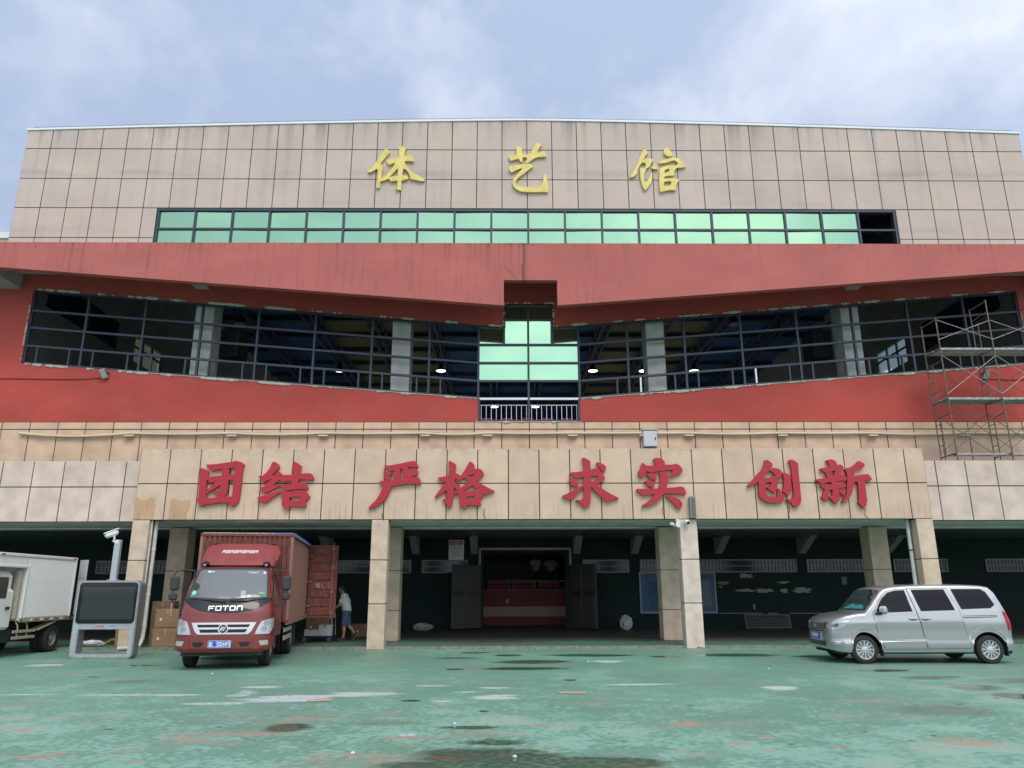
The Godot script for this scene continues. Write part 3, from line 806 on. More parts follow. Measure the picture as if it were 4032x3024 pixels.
	var low_at := func(x: float) -> float: return 9.02 - 0.0797 * (AXIS - absf(x - AXIS) + 16.31)
	for side in [-1.0, 1.0]:
		for k in 9:
			var x: float = AXIS + side * ([1.71, 3.39, 5.36, 7.33, 9.29, 11.25, 13.21, 15.2, 17.1][k])
			var y1: float = top_at.call(x) if k else 10.4
			s = Shape.new()
			s.span(Vector3(x - 0.035, low_at.call(x) if k else 7.0, WALL - 0.15), Vector3(x + 0.035, y1, WALL - 0.04))
			obj("mullion", s, frame, strip)
			if k == 0 or k > 8: continue
			for o in [-0.4, 0.4]:
				var px: float = x + o
				var tr := func(q: float, a0: float, a1: float) -> float: return lerpf(a0, a1, clampf((absf(q - AXIS) - 1.73) / 15.4, 0.0, 1.0))
				if absf(px - AXIS) > 17.0: continue
				s = Shape.new()
				s.span(Vector3(px - 0.027, low_at.call(px), WALL - 0.13), Vector3(px + 0.027, tr.call(px, 8.41, 9.66), WALL - 0.05))
				obj("casement_post", s, silver if (side > 0 and (k == 1 or k == 3)) and o > 0 else frame, strip)
		for r in [[10.36, 11.66], [9.70, 10.93], [9.05, 10.31], [8.41, 9.66]]:
			if r[0] > 10: continue
			var a := Vector3(AXIS + side * 1.71, r[0], WALL - 0.095)
			var b := Vector3(AXIS + side * 17.12, r[1], WALL - 0.095)
			s = Shape.new()
			s.box((a + b) * 0.5, Vector3(a.distance_to(b), 0.072, 0.1), Basis(Vector3(0, 0, 1), atan2(b.y - a.y, b.x - a.x)))
			obj("transom", s, frame, strip)
	for y in [9.70, 9.05, 8.41, 7.79]:
		s = Shape.new()
		s.span(Vector3(-0.88, y - 0.036, WALL - 0.148), Vector3(2.54, y + 0.036, WALL - 0.042))
		obj("transom", s, silver if y < 8 else frame, strip)
	for x in [-0.01, 0.82, 1.66]:
		s = Shape.new()
		s.span(Vector3(x - 0.036, 7.0 if x > 0.5 and x < 1.0 else 9.70, WALL - 0.152), Vector3(x + 0.036, 11.18, WALL - 0.038))
		obj("mullion", s, frame, strip)
	for r in [[-0.85, 0.79, 8.445, 9.015], [0.85, 2.5, 8.445, 9.015], [-0.85, 0.79, 9.085, 9.665], [0.85, 2.5, 9.085, 9.665], [-0.85, -0.045, 9.735, 10.34], [0.025, 0.785, 9.735, 11.16], [0.855, 1.625, 9.735, 11.16], [1.695, 2.5, 9.735, 10.34]]:
		s = Shape.new()
		s.box(Vector3((r[0] + r[1]) * 0.5, (r[2] + r[3]) * 0.5, WALL - 0.1), Vector3(r[1] - r[0], r[3] - r[2], 0.012))
		obj("pane", s, pane_glass, strip)
	# cream foam squeezed out along the frame
	var foam := mat("cream_foam", Color(0.64, 0.60, 0.50), 0.9, 0.0, {"bump": 1.5, "bump_scale": 3.0})
	for run in [[Vector2(-16.2, 11.69), Vector2(-0.1, 10.35), 1.0], [Vector2(1.75, 10.35), Vector2(17.9, 11.69), 1.0], [Vector2(-0.03, 10.35), Vector2(0.0, 11.2), 0.5], [Vector2(1.69, 11.2), Vector2(1.7, 10.35), 0.5], [Vector2(-0.05, 11.2), Vector2(1.7, 11.2), 0.6], [Vector2(-16.2, 9.0), Vector2(-0.9, 7.775), -1.0], [Vector2(2.55, 7.775), Vector2(17.9, 9.0), -1.0], [Vector2(-0.95, 6.985), Vector2(2.55, 6.985), -0.9], [Vector2(-16.33, 9.05), Vector2(-16.33, 11.6), 0.4]]:
		var a: Vector2 = run[0]
		var b: Vector2 = run[1]
		var steps := int(a.distance_to(b) / 0.045)
		var nz := FastNoiseLite.new()
		nz.seed = int(a.x * 10) + 90
		nz.frequency = 0.9
		nz.fractal_octaves = 3
		s = Shape.new()
		for k in steps:
			var p := a.lerp(b, (k + 0.5) / steps)
			var t: float = nz.get_noise_1d(k * 0.055) * 1.1 + 0.45 * nz.get_noise_1d(k * 0.5 + 50.0)
			var wide: float = absf(run[2])
			if run[2] < 0 and p.x > -13.0:      # a thin bead of pale filler along the sill
				s.rbox(Vector3(p.x, p.y + 0.006, WALL + 0.008), Vector3(0.06, 0.026 + 0.012 * nz.get_noise_1d(k * 0.8), 0.03), 0.006, Basis(Vector3(0, 0, 1), rng.randf_range(-0.15, 0.15)))
			if t < 0.12: continue
			var hgt: float = minf(0.02 + 0.17 * (t - 0.08), 0.10) * (wide * 0.6 + 0.4)
			s.rbox(Vector3(p.x, p.y - (hgt * 0.2 if run[2] < 0 else -hgt * 0.05) + 0.01 * nz.get_noise_1d(k * 1.3), WALL + 0.012), Vector3(0.075, hgt, 0.05), 0.016, Basis(Vector3(0, 0, 1), rng.randf_range(-0.6, 0.6)))
		obj("sealant", s, foam, red_wall)
	# handrail in the middle bay
	s = Shape.new()
	for y in [7.605, 7.07]: s.cyl(Vector3(-0.86, y, WALL - 0.22), Vector3(2.52, y, WALL - 0.22), 0.022, 0.022, 8)
	var rail := obj("railing", s, mat("stainless_steel", Color(0.72, 0.72, 0.74), 0.25, 0.9), gym)
	for k in 20:
		s = Shape.new()
		var x := lerpf(-0.78, 2.44, k / 19.0)
		s.cyl(Vector3(x, 7.07, WALL - 0.22), Vector3(x, 7.605, WALL - 0.22), 0.013, 0.013, 7)
		obj("baluster", s, mats.stainless_steel, rail)

	# --- lower wall: a band of small panels under the red wall, tall ones behind the canopy
	s = Shape.new()
	s.span(Vector3(-26, 3.7, WALL - 0.3), Vector3(28, 6.98, WALL - 0.02))
	var lower := obj("lower_wall", s, joint, gym)
	var warm := []
	for k in 3: warm.append(mat("warm_panel_%d" % k, [Color(0.73, 0.52, 0.36), Color(0.70, 0.49, 0.335), Color(0.74, 0.53, 0.37)][k], 0.88, 0.0, {"map": tex.cloud, "scale": 0.35, "grain": 2.2}))
	for k in range(-22, 24):
		var x0 := AXIS + 0.9154 * k
		panel(lower, x0, x0 + 0.9154, 6.735, 6.985, WALL, 0.03, warm[rng.randi() % 3])
		panel(lower, x0, x0 + 0.9154, 5.25, 6.735, WALL, 0.03, warm[rng.randi() % 3])

	# --- entrance canopy
	w = 2048; h = 192
	n1 = noise_bytes(61, 0.012, w, h, 5)
	n2 = noise_bytes(62, 0.08, w, h, 3)
	n4 = stretched(63, 0.12, w, h, 1, 24, 3)
	n3 = noise_bytes(64, 0.03, w, h, 4)
	var fascia_tex := plane_tex(w, h, -10.8, 12.6, 3.5, 5.7, func(x: float, y: float, k: int) -> Vector3:
		var a := n1[k] / 255.0
		var t := 0.84 + 0.18 * (a - 0.4) + 0.05 * (n2[k] / 255.0 - 0.5)
		var dirt := 0.0
		# thin runs under the lettering, grey weathering under the top edge
		if y < 4.2: dirt += 0.20 * clampf((n4[k] / 255.0 - 0.60) * 5.0, 0.0, 1.0) * clampf((4.2 - y) * 3.0, 0.0, 1.0)
		dirt += 0.22 * clampf((n3[k] / 255.0 - 0.42) * 2.5, 0.0, 1.0) * exp(-(5.64 - y) / 0.14)
		var c := Vector3(t * (1.0 - dirt), t * (1.0 - 0.95 * dirt), t * (1.0 - 0.85 * dirt))
		# two patched spots near the end of the fascia
		var wob := (n3[k] / 255.0 - 0.5) * 0.5
		if y < 4.16 + wob * 0.3 and x < -9.55:
			var dx := absf(x + 10.45 + wob * 0.3) / 0.33
			var dx2 := absf(x + 9.92 + wob * 0.3) / 0.28
			dx2 = absf(x + 9.35) / 0.28 if x > -9.7 else dx2
			if dx < 1.0: c = Vector3(c.x * 0.86, c.y * 0.73, c.z * 0.60)
		if y < 4.12 + wob * 0.4 and x > -9.72 + wob * 0.2 and x < -9.15 + wob * 0.3: c = Vector3(c.x * 0.86, c.y * 0.74, c.z * 0.62)
		return c)
	var fascia_uv := func(p: Vector3) -> Vector2: return Vector2((p.x + 10.8) / 23.4, (5.7 - p.y) / 2.2)
	var fascia_m := []
	for k in 2: fascia_m.append(mat("fascia_panel_%d" % k, [Color(0.74, 0.565, 0.41), Color(0.70, 0.53, 0.385)][k], 0.88, 0.0, {"map": fascia_tex, "uv": true, "grain": 2.4}))
	s = Shape.new()
	s.span(Vector3(-10.69, 3.58, -22.6), Vector3(12.46, 5.62, -22.225))
	s.span(Vector3(-10.69, 5.3, -24.58), Vector3(12.46, 5.5, -22.61))
	var canopy := obj("entrance_canopy", s, joint, gym)
	var edges := [-10.70]
	for k in 25: edges.append(-9.855 + 0.9067 * k)
	edges.append(12.47)
	for k in edges.size() - 1:
		panel(canopy, edges[k] - (0.014 if k == 0 else 0.0), edges[k + 1] + (0.014 if k == edges.size() - 2 else 0.0), 3.556, 4.61, -22.2, 0.03, fascia_m[rng.randi() % 2], fascia_uv)
		panel(canopy, edges[k] - (0.014 if k == 0 else 0.0), edges[k + 1] + (0.014 if k == edges.size() - 2 else 0.0), 4.61, 5.655, -22.2, 0.03, fascia_m[rng.randi() % 2], fascia_uv)
	for x in [-10.71, 12.48]:
		s = Shape.new()
		s.span(Vector3(x - 0.006, 3.57, -22.62), Vector3(x + 0.006, 5.645, -22.205))
		obj("end_panel", s, plain, canopy)
	var pale := []
	for k in 3: pale.append(mat("pale_panel_%d" % k, [Color(0.69, 0.56, 0.48), Color(0.675, 0.54, 0.46), Color(0.68, 0.55, 0.47)][k], 0.88, 0.0, {"map": tex.cloud, "scale": 0.4, "grain": 2.2}))
	for side in [-1.0, 1.0]:
		var x_in := -10.72 if side < 0 else 12.49
		var x_out := -26.0 if side < 0 else 28.0
		s = Shape.new()
		s.span(Vector3(x_in, 3.56, -22.9), Vector3(x_out, 5.31, -22.525))
		s.span(Vector3(x_in, 5.15, -24.58), Vector3(x_out, 5.3, -22.91))
		var sc := obj("side_canopy", s, joint, gym)
		var at := x_in
		var next := -11.26 if side < 0 else 12.97
		while absf(at) < 20.0:
			for y in [[3.535, 4.556], [4.556, 5.335]]:
				panel(sc, minf(at, next), maxf(at, next), y[0], y[1], -22.5, 0.03, pale[rng.randi() % 3])
			at = next
			next += side * 0.912
	s = Shape.new()
	s.span(Vector3(-26, 3.575, -25.2), Vector3(28, 3.66, -22.56))
	s.span(Vector3(-26, 3.545, -25.75), Vector3(28, 3.66, -25.2))
	obj("porch_soffit", s, mat("grey_green_soffit", Color(0.86, 0.86, 0.82), 0.85, 0.0, {"map": tex.cloud, "scale": 0.4}), gym)

	# --- columns: rendered drums with scored joints
	var core := mat("column_joint", Color(0.05, 0.035, 0.035), 0.9)
	var beige := mat("column_render", Color(0.68, 0.54, 0.405), 0.9, 0.0, {"map": tex.cloud, "scale": 0.6, "grain": 2.0})
	var white := mat("column_white_render", Color(0.72, 0.61, 0.51), 0.9, 0.0, {"map": tex.cloud, "scale": 0.6, "grain": 2.0})
	var tan := mat("rear_column_render", Color(0.68, 0.54, 0.405), 0.9, 0.0, {"map": tex.cloud, "scale": 0.6, "grain": 2.0})
	for c in [[-10.70, -10.22, beige], [-3.824, -3.349, beige], [5.077, 5.58, white], [11.98, 12.47, beige]]:
		s = Shape.new()
		s.span(Vector3(c[0] + 0.012, 0.0, -22.638), Vector3(c[1] - 0.012, 3.57, -22.182))
		var col := obj("column", s, core, gym)
		for y in [[0.0, 1.205], [1.225, 2.41], [2.43, 3.55]]:
			s = Shape.new()
			s.rbox(Vector3((c[0] + c[1]) * 0.5, (y[0] + y[1]) * 0.5, -22.41), Vector3(c[1] - c[0], y[1] - y[0], 0.48), 0.012)
			obj("drum", s, c[2], col)
	for x in [-10.72, -3.91, 4.97, 11.77]:
		s = Shape.new()
		s.span(Vector3(x + 0.012, FLOOR, -25.388), Vector3(x + 0.588, 3.55, -24.762))
		var col := obj("rear_column", s, core, gym)
		for y in [[FLOOR, 0.97], [0.985, 2.19], [2.205, 3.545]]:
			s = Shape.new()
			s.rbox(Vector3(x + 0.3, (y[0] + y[1]) * 0.5, -25.075), Vector3(0.6, y[1] - y[0], 0.65), 0.012)
			obj("drum", s, tan, col)
	# neighbouring wing that shows past the corner
	s = Shape.new()
	s.span(Vector3(-32, 5.6, -27.0), Vector3(-17.9, 14.3, -26.0))
	obj("wing", s, plain, gym)
	s = Shape.new()
	s.span(Vector3(-32, 14.3, -27.05), Vector3(-17.85, 14.55, -25.95))
	obj("wing_coping", s, mats.white_coping, gym)


# ---------------------------------------------------------------- under the porch

func make_porch() -> void:
	# floor, painted green along its edge and bare trodden concrete further in
	var w := 1024
	var h := 256
	var n1 := noise_bytes(71, 0.01, w, h, 5)
	var n2 := noise_bytes(72, 0.1, w, h, 3)
	var t := plane_tex(w, h, -28.0, 30.0, -32.0, -22.2, func(_x: float, z: float, k: int) -> Vector3:
		var a := n1[k] / 255.0
		var b := n2[k] / 255.0
		var paint := clampf((z + 24.6 + (a - 0.5) * 2.2 + (b - 0.5) * 0.8) * 0.9, 0.0, 1.0)
		var v := 0.8 + 0.3 * (a - 0.4) + 0.2 * (b - 0.5)
		return Vector3(lerpf(0.135, 0.085, paint), lerpf(0.13, 0.22, paint), lerpf(0.115, 0.155, paint)) * v)
	var s := Shape.new()
	s.span(Vector3(-28, 0.004, -32.0), Vector3(30, FLOOR, -22.24))
	structure("porch_floor", s, mat("porch_paint", Color(1, 1, 1), 0.6, 0.0, {"map": t, "uv": true}), func(p: Vector3) -> Vector2: return Vector2((p.x + 28.0) / 58.0, (-22.2 - p.z) / 9.8))
	s = Shape.new()
	var nz := FastNoiseLite.new()
	nz.frequency = 1.3
	nz.fractal_octaves = 4
	var steps := 700
	for k in steps:
		var p := []
		for e in [0, 1]:
			var x := lerpf(-20.0, 22.0, float(k + e) / steps)
			p.append([x, -22.2 + 0.05 * nz.get_noise_1d(x * 1.7), FLOOR + 0.012 + 0.022 * nz.get_noise_1d(x * 3.0 + 40.0)])
		var a: Array = p[0]
		var b: Array = p[1]
		s.quad(Vector3(a[0], 0, a[1] + 0.02), Vector3(b[0], 0, b[1] + 0.02), Vector3(b[0], b[2], b[1]), Vector3(a[0], a[2], a[1]))
		s.quad(Vector3(a[0], a[2], a[1]), Vector3(b[0], b[2], b[1]), Vector3(b[0], FLOOR + 0.004, -22.36), Vector3(a[0], FLOOR + 0.004, -22.36))
	structure("kerb", s, mat("mossy_kerb", Color(0.24, 0.25, 0.20), 0.9, 0.0, {"map": tex.rust, "scale": 0.8, "grain": 2.0}))

	# back wall of dark green paint with the entrance opening
	s = Shape.new()
	s.prism(PackedVector2Array([Vector2(-28, 0.0), Vector2(30, 0.0), Vector2(30, 4.2), Vector2(-28, 4.2)]), [PackedVector2Array([Vector2(-0.86, 0.05), Vector2(2.5, 0.05), Vector2(2.5, 3.19), Vector2(-0.86, 3.19)])], 0.3, Transform3D(Basis.IDENTITY, Vector3(0, 0, -32.3)))
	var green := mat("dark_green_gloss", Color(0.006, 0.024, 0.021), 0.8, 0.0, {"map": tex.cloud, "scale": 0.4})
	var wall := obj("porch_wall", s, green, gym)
	s = Shape.new()
	s.span(Vector3(-28, 3.66, -32.0), Vector3(30, 3.72, -25.76))
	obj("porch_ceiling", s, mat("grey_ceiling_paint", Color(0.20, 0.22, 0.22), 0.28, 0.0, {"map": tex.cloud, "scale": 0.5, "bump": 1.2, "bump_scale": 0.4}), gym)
	for x in [-3.63, -1.23, 2.97, 5.36, 8.82, 12.27, -7.2, -10.9, -14.5, 15.8]:
		s = Shape.new()
		var o := Vector3(x, 0, 0)
		var hw := Vector3(0.14, 0, 0)
		var p0 := o + Vector3(0, 3.03, -31.99)
		var p1 := o + Vector3(0, 3.03, -31.75)
		var p2 := o + Vector3(0, 3.655, -30.4)
		var p3 := o + Vector3(0, 3.655, -31.99)
		s.quad(p0 - hw, p0 + hw, p1 + hw, p1 - hw); s.quad(p1 - hw, p1 + hw, p2 + hw, p2 - hw)
		s.quad(p3 - hw, p0 - hw, p1 - hw, p2 - hw); s.quad(p0 + hw, p3 + hw, p2 + hw, p1 + hw)
		obj("haunch", s, mat("grey_haunch", Color(0.42, 0.43, 0.43), 0.8), gym)
	# barred windows high in the wall
	var bar := mat("window_bar", Color(0.10, 0.10, 0.095), 0.6, 0.2, {"map": tex.rust, "scale": 2.0})
	var dim := mat("dim_pane", Color(0.02, 0.03, 0.035), 0.15)
	for x in [[-16.67, -15.4], [-14.4, -13.74], [-8.9, -7.1], [-6.95, -3.82], [-3.39, -1.51], [3.22, 5.13], [5.58, 7.6], [8.0, 12.05], [12.47, 15.0], [16.07, 18.32], [19.9, 22.3]]:
		s = Shape.new()
		s.span(Vector3(x[0] + 0.03, 2.33, -31.998), Vector3(x[1] - 0.03, 2.77, -31.985))
		var win := obj("barred_window", s, dim, wall)
		s = Shape.new()
		for y in [2.30, 2.54, 2.78]: s.span(Vector3(x[0], y - (0.022 if y != 2.54 else 0.012), -31.975), Vector3(x[1], y + (0.022 if y != 2.54 else 0.012), -31.94))
		for q in [x[0] + 0.022, x[1] - 0.022]: s.span(Vector3(q - 0.022, 2.322, -31.974), Vector3(q + 0.022, 2.758, -31.942))
		obj("window_frame", s, mat("pale_window_frame", Color(0.46, 0.45, 0.40), 0.6, 0.1, {"map": tex.rust, "scale": 2.0}), win)
		s = Shape.new()
		var n := int((x[1] - x[0]) / 0.14)
		for k in range(1, n):
			var q := lerpf(x[0], x[1], float(k) / n)
			s.span(Vector3(q - 0.006, 2.322, -31.965), Vector3(q + 0.006, 2.758, -31.953))
		obj("window_bars", s, bar, win)
	# entrance frame and the two open leaves
	var pale := mat("pale_door_trim", Color(0.40, 0.37, 0.32), 0.6)
	s = Shape.new()
	s.span(Vector3(-1.05, 3.19, -31.995), Vector3(2.76, 3.29, -31.9))
	s.span(Vector3(-1.05, 2.55, -31.995), Vector3(-0.96, 3.19, -31.9))
	s.span(Vector3(2.67, 2.55, -31.995), Vector3(2.76, 3.19, -31.9))
	obj("door_trim", s, pale, gym)
	var leaf_m := mat("bronze_door", Color(0.085, 0.078, 0.068), 0.45, 0.4)
	for d in [[Vector3(-0.95, 0, -31.85), Vector3(-2.08, 0, -30.95)], [Vector3(2.68, 0, -31.85), Vector3(3.62, 0, -30.7)]]:
		var a: Vector3 = d[0]
		var b: Vector3 = d[1]
		var along := (b - a).normalized()
		var turn := Basis(along, Vector3.UP, along.cross(Vector3.UP))
		var width := a.distance_to(b)
		s = Shape.new()
		s.rbox((a + b) * 0.5 + Vector3(0, 1.37, 0), Vector3(width, 2.46, 0.05), 0.01, turn)
		var leaf := obj("door_leaf", s, leaf_m, gym)
		for k in 2:
			for y in [[0.28, 1.30], [1.62, 2.5]]:
				s = Shape.new()
				s.rbox(a + along * width * (0.26 + 0.48 * k) + Vector3(0, (y[0] + y[1]) * 0.5, 0) + turn.z * 0.0, Vector3(width * 0.4, y[1] - y[0], 0.07), 0.012, turn)
				obj("door_panel", s, leaf_m, leaf)
			s = Shape.new()
			s.rbox(a + along * width * (0.26 + 0.48 * k) + Vector3(0, 1.46, 0), Vector3(width * 0.38, 0.18, 0.066), 0.01, turn)
			obj("push_bar", s, mat("black_rail", Color(0.02, 0.02, 0.02), 0.4), leaf)

	# the foyer and stage seen through the entrance
	var maroon := mat("maroon_paint", Color(0.24, 0.030, 0.032), 0.6)
	var dark := mat("foyer_plaster", Color(0.36, 0.35, 0.33), 0.9)
	s = Shape.new()
	s.span(Vector3(-1.4, 3.3, -46), Vector3(3.2, 3.4, -32.3))
	s.span(Vector3(-1.5, 0, -46), Vector3(-1.4, 3.4, -32.3))
	s.span(Vector3(3.2, 0, -46), Vector3(3.3, 3.4, -32.3))
	s.span(Vector3(-1.5, 0, -46.2), Vector3(3.3, 3.4, -46.0))
	obj("foyer", s, dark, gym)
	s = Shape.new()
	s.span(Vector3(-1.4, 0.0, -36.0), Vector3(3.2, FLOOR, -32.0))
	obj("foyer_floor", s, mat("foyer_concrete", Color(0.12, 0.11, 0.10), 0.7), gym)
	s = Shape.new()
	s.span(Vector3(-1.39, FLOOR, -46.0), Vector3(3.19, 1.63, -36.0))
	var stage := obj("stage_front", s, maroon, gym)
	s = Shape.new()
	s.span(Vector3(-1.3, 0.45, -35.99), Vector3(3.1, 0.88, -35.96))
	obj("beige_band", s, mat("beige_band", Color(0.5, 0.42, 0.28), 0.7), stage)
	s = Shape.new()
	s.span(Vector3(-1.3, 1.6, -36.0), Vector3(3.1, 1.65, -35.93))
	obj("ledge", s, mat("ledge_wood", Color(0.25, 0.13, 0.07), 0.5), stage)
	s = Shape.new()
	s.span(Vector3(0.07, 1.02, -35.985), Vector3(0.20, 1.2, -35.97))
	obj("socket_plate", s, mat("switch_white", Color(0.5, 0.5, 0.48), 0.5), stage)
	var seat := mat("red_bench", Color(0.34, 0.014, 0.024), 0.5)
	for x in [[-0.75, 0.25], [0.38, 1.45], [1.58, 2.55]]:
		var b := thing("bench", "dark red slatted bench on the stage ledge inside the entrance", "bench", Vector3((x[0] + x[1]) * 0.5, 1.63, -36.6), "red benches inside the entrance")
		for y in [1.78, 1.96]:
			s = Shape.new()
			s.rbox(Vector3((x[0] + x[1]) * 0.5, y, -36.75), Vector3(x[1] - x[0], 0.14, 0.03), 0.01)
			obj("slat", s, seat, b)
		s = Shape.new()
		s.rbox(Vector3((x[0] + x[1]) * 0.5, 1.84, -36.55), Vector3(x[1] - x[0], 0.04, 0.36), 0.01)
		obj("seat", s, seat, b)
		for q in [x[0] + 0.03, x[1] - 0.03]:
			s = Shape.new()
			s.span(Vector3(q - 0.03, 1.63, -36.78), Vector3(q + 0.03, 2.04, -36.4))
			obj("leg", s, mats.black_rail, b)
	s = Shape.new()
	s.span(Vector3(-0.9, 2.03, -38.6), Vector3(3.0, 2.07, -38.0))
	var tb := thing("long_table", "long white-topped table behind the red benches inside the entrance", "table", Vector3(1.05, 1.63, -38.3))
	obj("table_top", s, mat("white_laminate", Color(0.6, 0.6, 0.6), 0.4), tb)
	for x in [-0.8, 1.05, 2.9]:
		s = Shape.new()
		s.span(Vector3(x - 0.03, 1.63, -38.5), Vector3(x + 0.03, 2.03, -38.1))
		obj("leg", s, mats.black_rail, tb)


# ---------------------------------------------------------------- the hall behind the window strip

func make_hall() -> void:
	var wall_m := mat("hall_wall", Color(0.25, 0.26, 0.24), 0.9, 0.0, {"map": tex.cloud, "scale": 0.2})
	var s := Shape.new()
	s.span(Vector3(-17.2, 6.6, -84), Vector3(18.9, 6.9, -24.95))
	obj("hall_floor", s, mat("hall_vinyl", Color(0.34, 0.36, 0.36), 0.5), gym)
	s = Shape.new()
	s.span(Vector3(-17.2, 6.9, -84.3), Vector3(18.9, 17.4, -84))
	obj("hall_end_wall", s, wall_m, gym)
	# side walls with high windows: the first dark, the second open to the sky
	for side in [-1.0, 1.0]:
		var x := -17.2 if side < 0 else 18.86
		var o := Shape.new()
		o.prism(PackedVector2Array([Vector2(24.7, 6.0), Vector2(84, 6.0), Vector2(84, 17.6), Vector2(24.7, 17.6)]), [PackedVector2Array([Vector2(33.5, 11.84), Vector2(36.45, 11.84), Vector2(36.45, 13.06), Vector2(33.5, 13.06)])], 0.2, Transform3D(Basis(Vector3(0, 0, -1), Vector3(0, 1, 0), Vector3(1, 0, 0)), Vector3(x - 0.1, 0, 0)), true)
		var wl := obj("hall_side_wall", o, wall_m, gym)
		s = Shape.new()
		s.span(Vector3(x + side * -0.13, 11.85, -31.85), Vector3(x + side * -0.1, 13.07, -26.66))
		obj("dark_window", s, mat("dark_window_glass", Color(0.012, 0.016, 0.028), 0.25), wl)
		s = Shape.new()
		for z in [-33.5, -34.45, -35.4, -36.45]: s.span(Vector3(x - 0.05, 11.84, z - 0.03), Vector3(x + 0.05, 13.06, z + 0.03))
		s.span(Vector3(x - 0.048, 12.55, -36.42), Vector3(x + 0.048, 12.62, -33.53))
		obj("window_frame", s, mats.slate_aluminium, wl)
		s = Shape.new()
		s.span(Vector3(x - 0.006, 11.85, -36.44), Vector3(x + 0.006, 13.05, -33.51))
		obj("window_pane", s, mat("mint_pane", Color(0.50, 0.82, 0.68), 0.05, 0.0, {"alpha": 0.45}), wl)
	s = Shape.new()
	s.span(Vector3(-20.2, 9.5, -42.0), Vector3(-20.0, 19.0, -31.0))
	obj("lightwell_wall", s, mat("cream_render", Color(0.66, 0.60, 0.38), 0.9), gym)
	# inner columns in line with those below
	var conc := mat("column_concrete", Color(0.56, 0.55, 0.53), 0.9, 0.0, {"map": tex.cloud, "scale": 0.5, "grain": 1.6})
	for x in [-10.80, -3.90, 4.94, 11.86]:
		s = Shape.new()
		s.rbox(Vector3(x + 0.32, 12.0, -25.4), Vector3(0.64, 10.2, 0.8), 0.015)
		obj("inner_column", s, conc, gym)
	# roof deck in blue and straw-coloured strips, purlins and lattice trusses
	var blue := mat("blue_roof_sheet", Color(0.018, 0.085, 0.21), 0.6)
	var straw := mat("straw_roof_sheet", Color(0.15, 0.145, 0.062), 0.7)
	var steel := mat("roof_steel", Color(0.055, 0.065, 0.095), 0.6)
	var thin := mat("roof_thin_steel", Color(0.17, 0.175, 0.19), 0.6)
	for r in [[-17.3, -10.77, blue], [-10.77, -4.14, straw], [-4.14, 5.80, blue], [5.80, 12.43, straw], [12.43, 18.95, blue]]:
		for k in 20:
			s = Shape.new()
			s.span(Vector3(r[0] + 0.004, 17.1, -84.0 + 2.96 * k), Vector3(r[1] - 0.004, 17.25, -84.0 + 2.96 * (k + 1) - 0.01))
			obj("roof_sheet", s, r[2], gym)
	s = Shape.new()
	s.span(Vector3(-17.3, 17.27, -84), Vector3(18.95, 17.35, -24.9))
	obj("roof_deck", s, mats.joint_paint, gym)
	s = Shape.new()
	for k in 60:
		var x := -16.8 + 0.6 * k
		if absf(x - AXIS) < 18 and k % 2 == 0: s.span(Vector3(x - 0.012, 17.07, -84), Vector3(x + 0.012, 17.095, -25))
	obj("sheet_ribs", s, thin, gym)
	for k in 20:
		var z := -27.0 - 2.95 * k
		s = Shape.new()
		s.span(Vector3(-17.1, 16.88, z - 0.06), Vector3(18.8, 17.06, z + 0.06))
		s.span(Vector3(-17.1, 16.8, z - 0.1), Vector3(18.8, 16.82, z + 0.1))
		obj("purlin", s, steel, gym)
	for o in [-15.1, -11.6, -8.3, -4.97, -1.6, 1.6, 4.97, 8.3, 11.6, 15.1]:
		var x: float = AXIS + o
		s = Shape.new()
		for dx in [-0.22, 0.22]:
			s.span(Vector3(x + dx - 0.06, 15.95, -84), Vector3(x + dx + 0.06, 16.05, -25.0))
			s.span(Vector3(x + dx - 0.06, 16.7, -84), Vector3(x + dx + 0.06, 16.79, -25.0))
			for k in 40:
				var z := -25.2 - 1.45 * k
				s.cyl(Vector3(x + dx, 16.05, z), Vector3(x + dx, 16.7, z - 0.72), 0.03, 0.03, 5, false)
				s.cyl(Vector3(x + dx, 16.7, z - 0.72), Vector3(x + dx, 16.05, z - 1.45), 0.03, 0.03, 5, false)
		obj("truss", s, steel, gym)
	# high-bay lamps hung from the trusses
	for p in [[-10.77, -47.5, true], [-4.14, -47.5, true], [5.80, -47.5, true], [9.13, -47.5, true], [12.43, -47.5, true], [-0.77, -57.5, true], [2.43, -57.5, true], [-14.2, -38.5, false], [12.43, -38.5, false], [-7.4, -57.5, true], [9.13, -57.5, true]]:
		var on: bool = p[2]
		var at := Vector3(p[0], 15.45, p[1])
		var l := thing("hanging_lamp", ("round high-bay lamp glowing below the roof trusses, seen through the window strip" if on else "unlit round high-bay lamp below the roof trusses, seen through the window strip"), "lamp", at, "high-bay lamps under the hall roof" if on else "unlit high-bay lamps")
		s = Shape.new()
		s.lathe([Vector2(0.34, 0.0), Vector2(0.33, 0.06), Vector2(0.22, 0.16), Vector2(0.14, 0.2), Vector2(0.12, 0.44), Vector2(0.0, 0.46)], Transform3D(Basis.IDENTITY, at), 20)
		s.cyl(at + Vector3(0, 0.44, 0), at + Vector3(0, 0.56, 0), 0.02, 0.02, 6)
		obj("lamp_housing", s, mat("black_lamp_housing", Color(0.015, 0.015, 0.018), 0.5), l)
		s = Shape.new()
		s.lathe([Vector2(0.0, -0.012), Vector2(0.30, -0.012), Vector2(0.30, 0.01)], Transform3D(Basis.IDENTITY, at), 20)
		obj("lamp_disc", s, mat("lamp_glow", Color(0.9, 0.9, 0.88), 0.5, 0.0, {"glow": 3.0}) if on else mat("lamp_off", Color(0.3, 0.3, 0.3), 0.4), l)
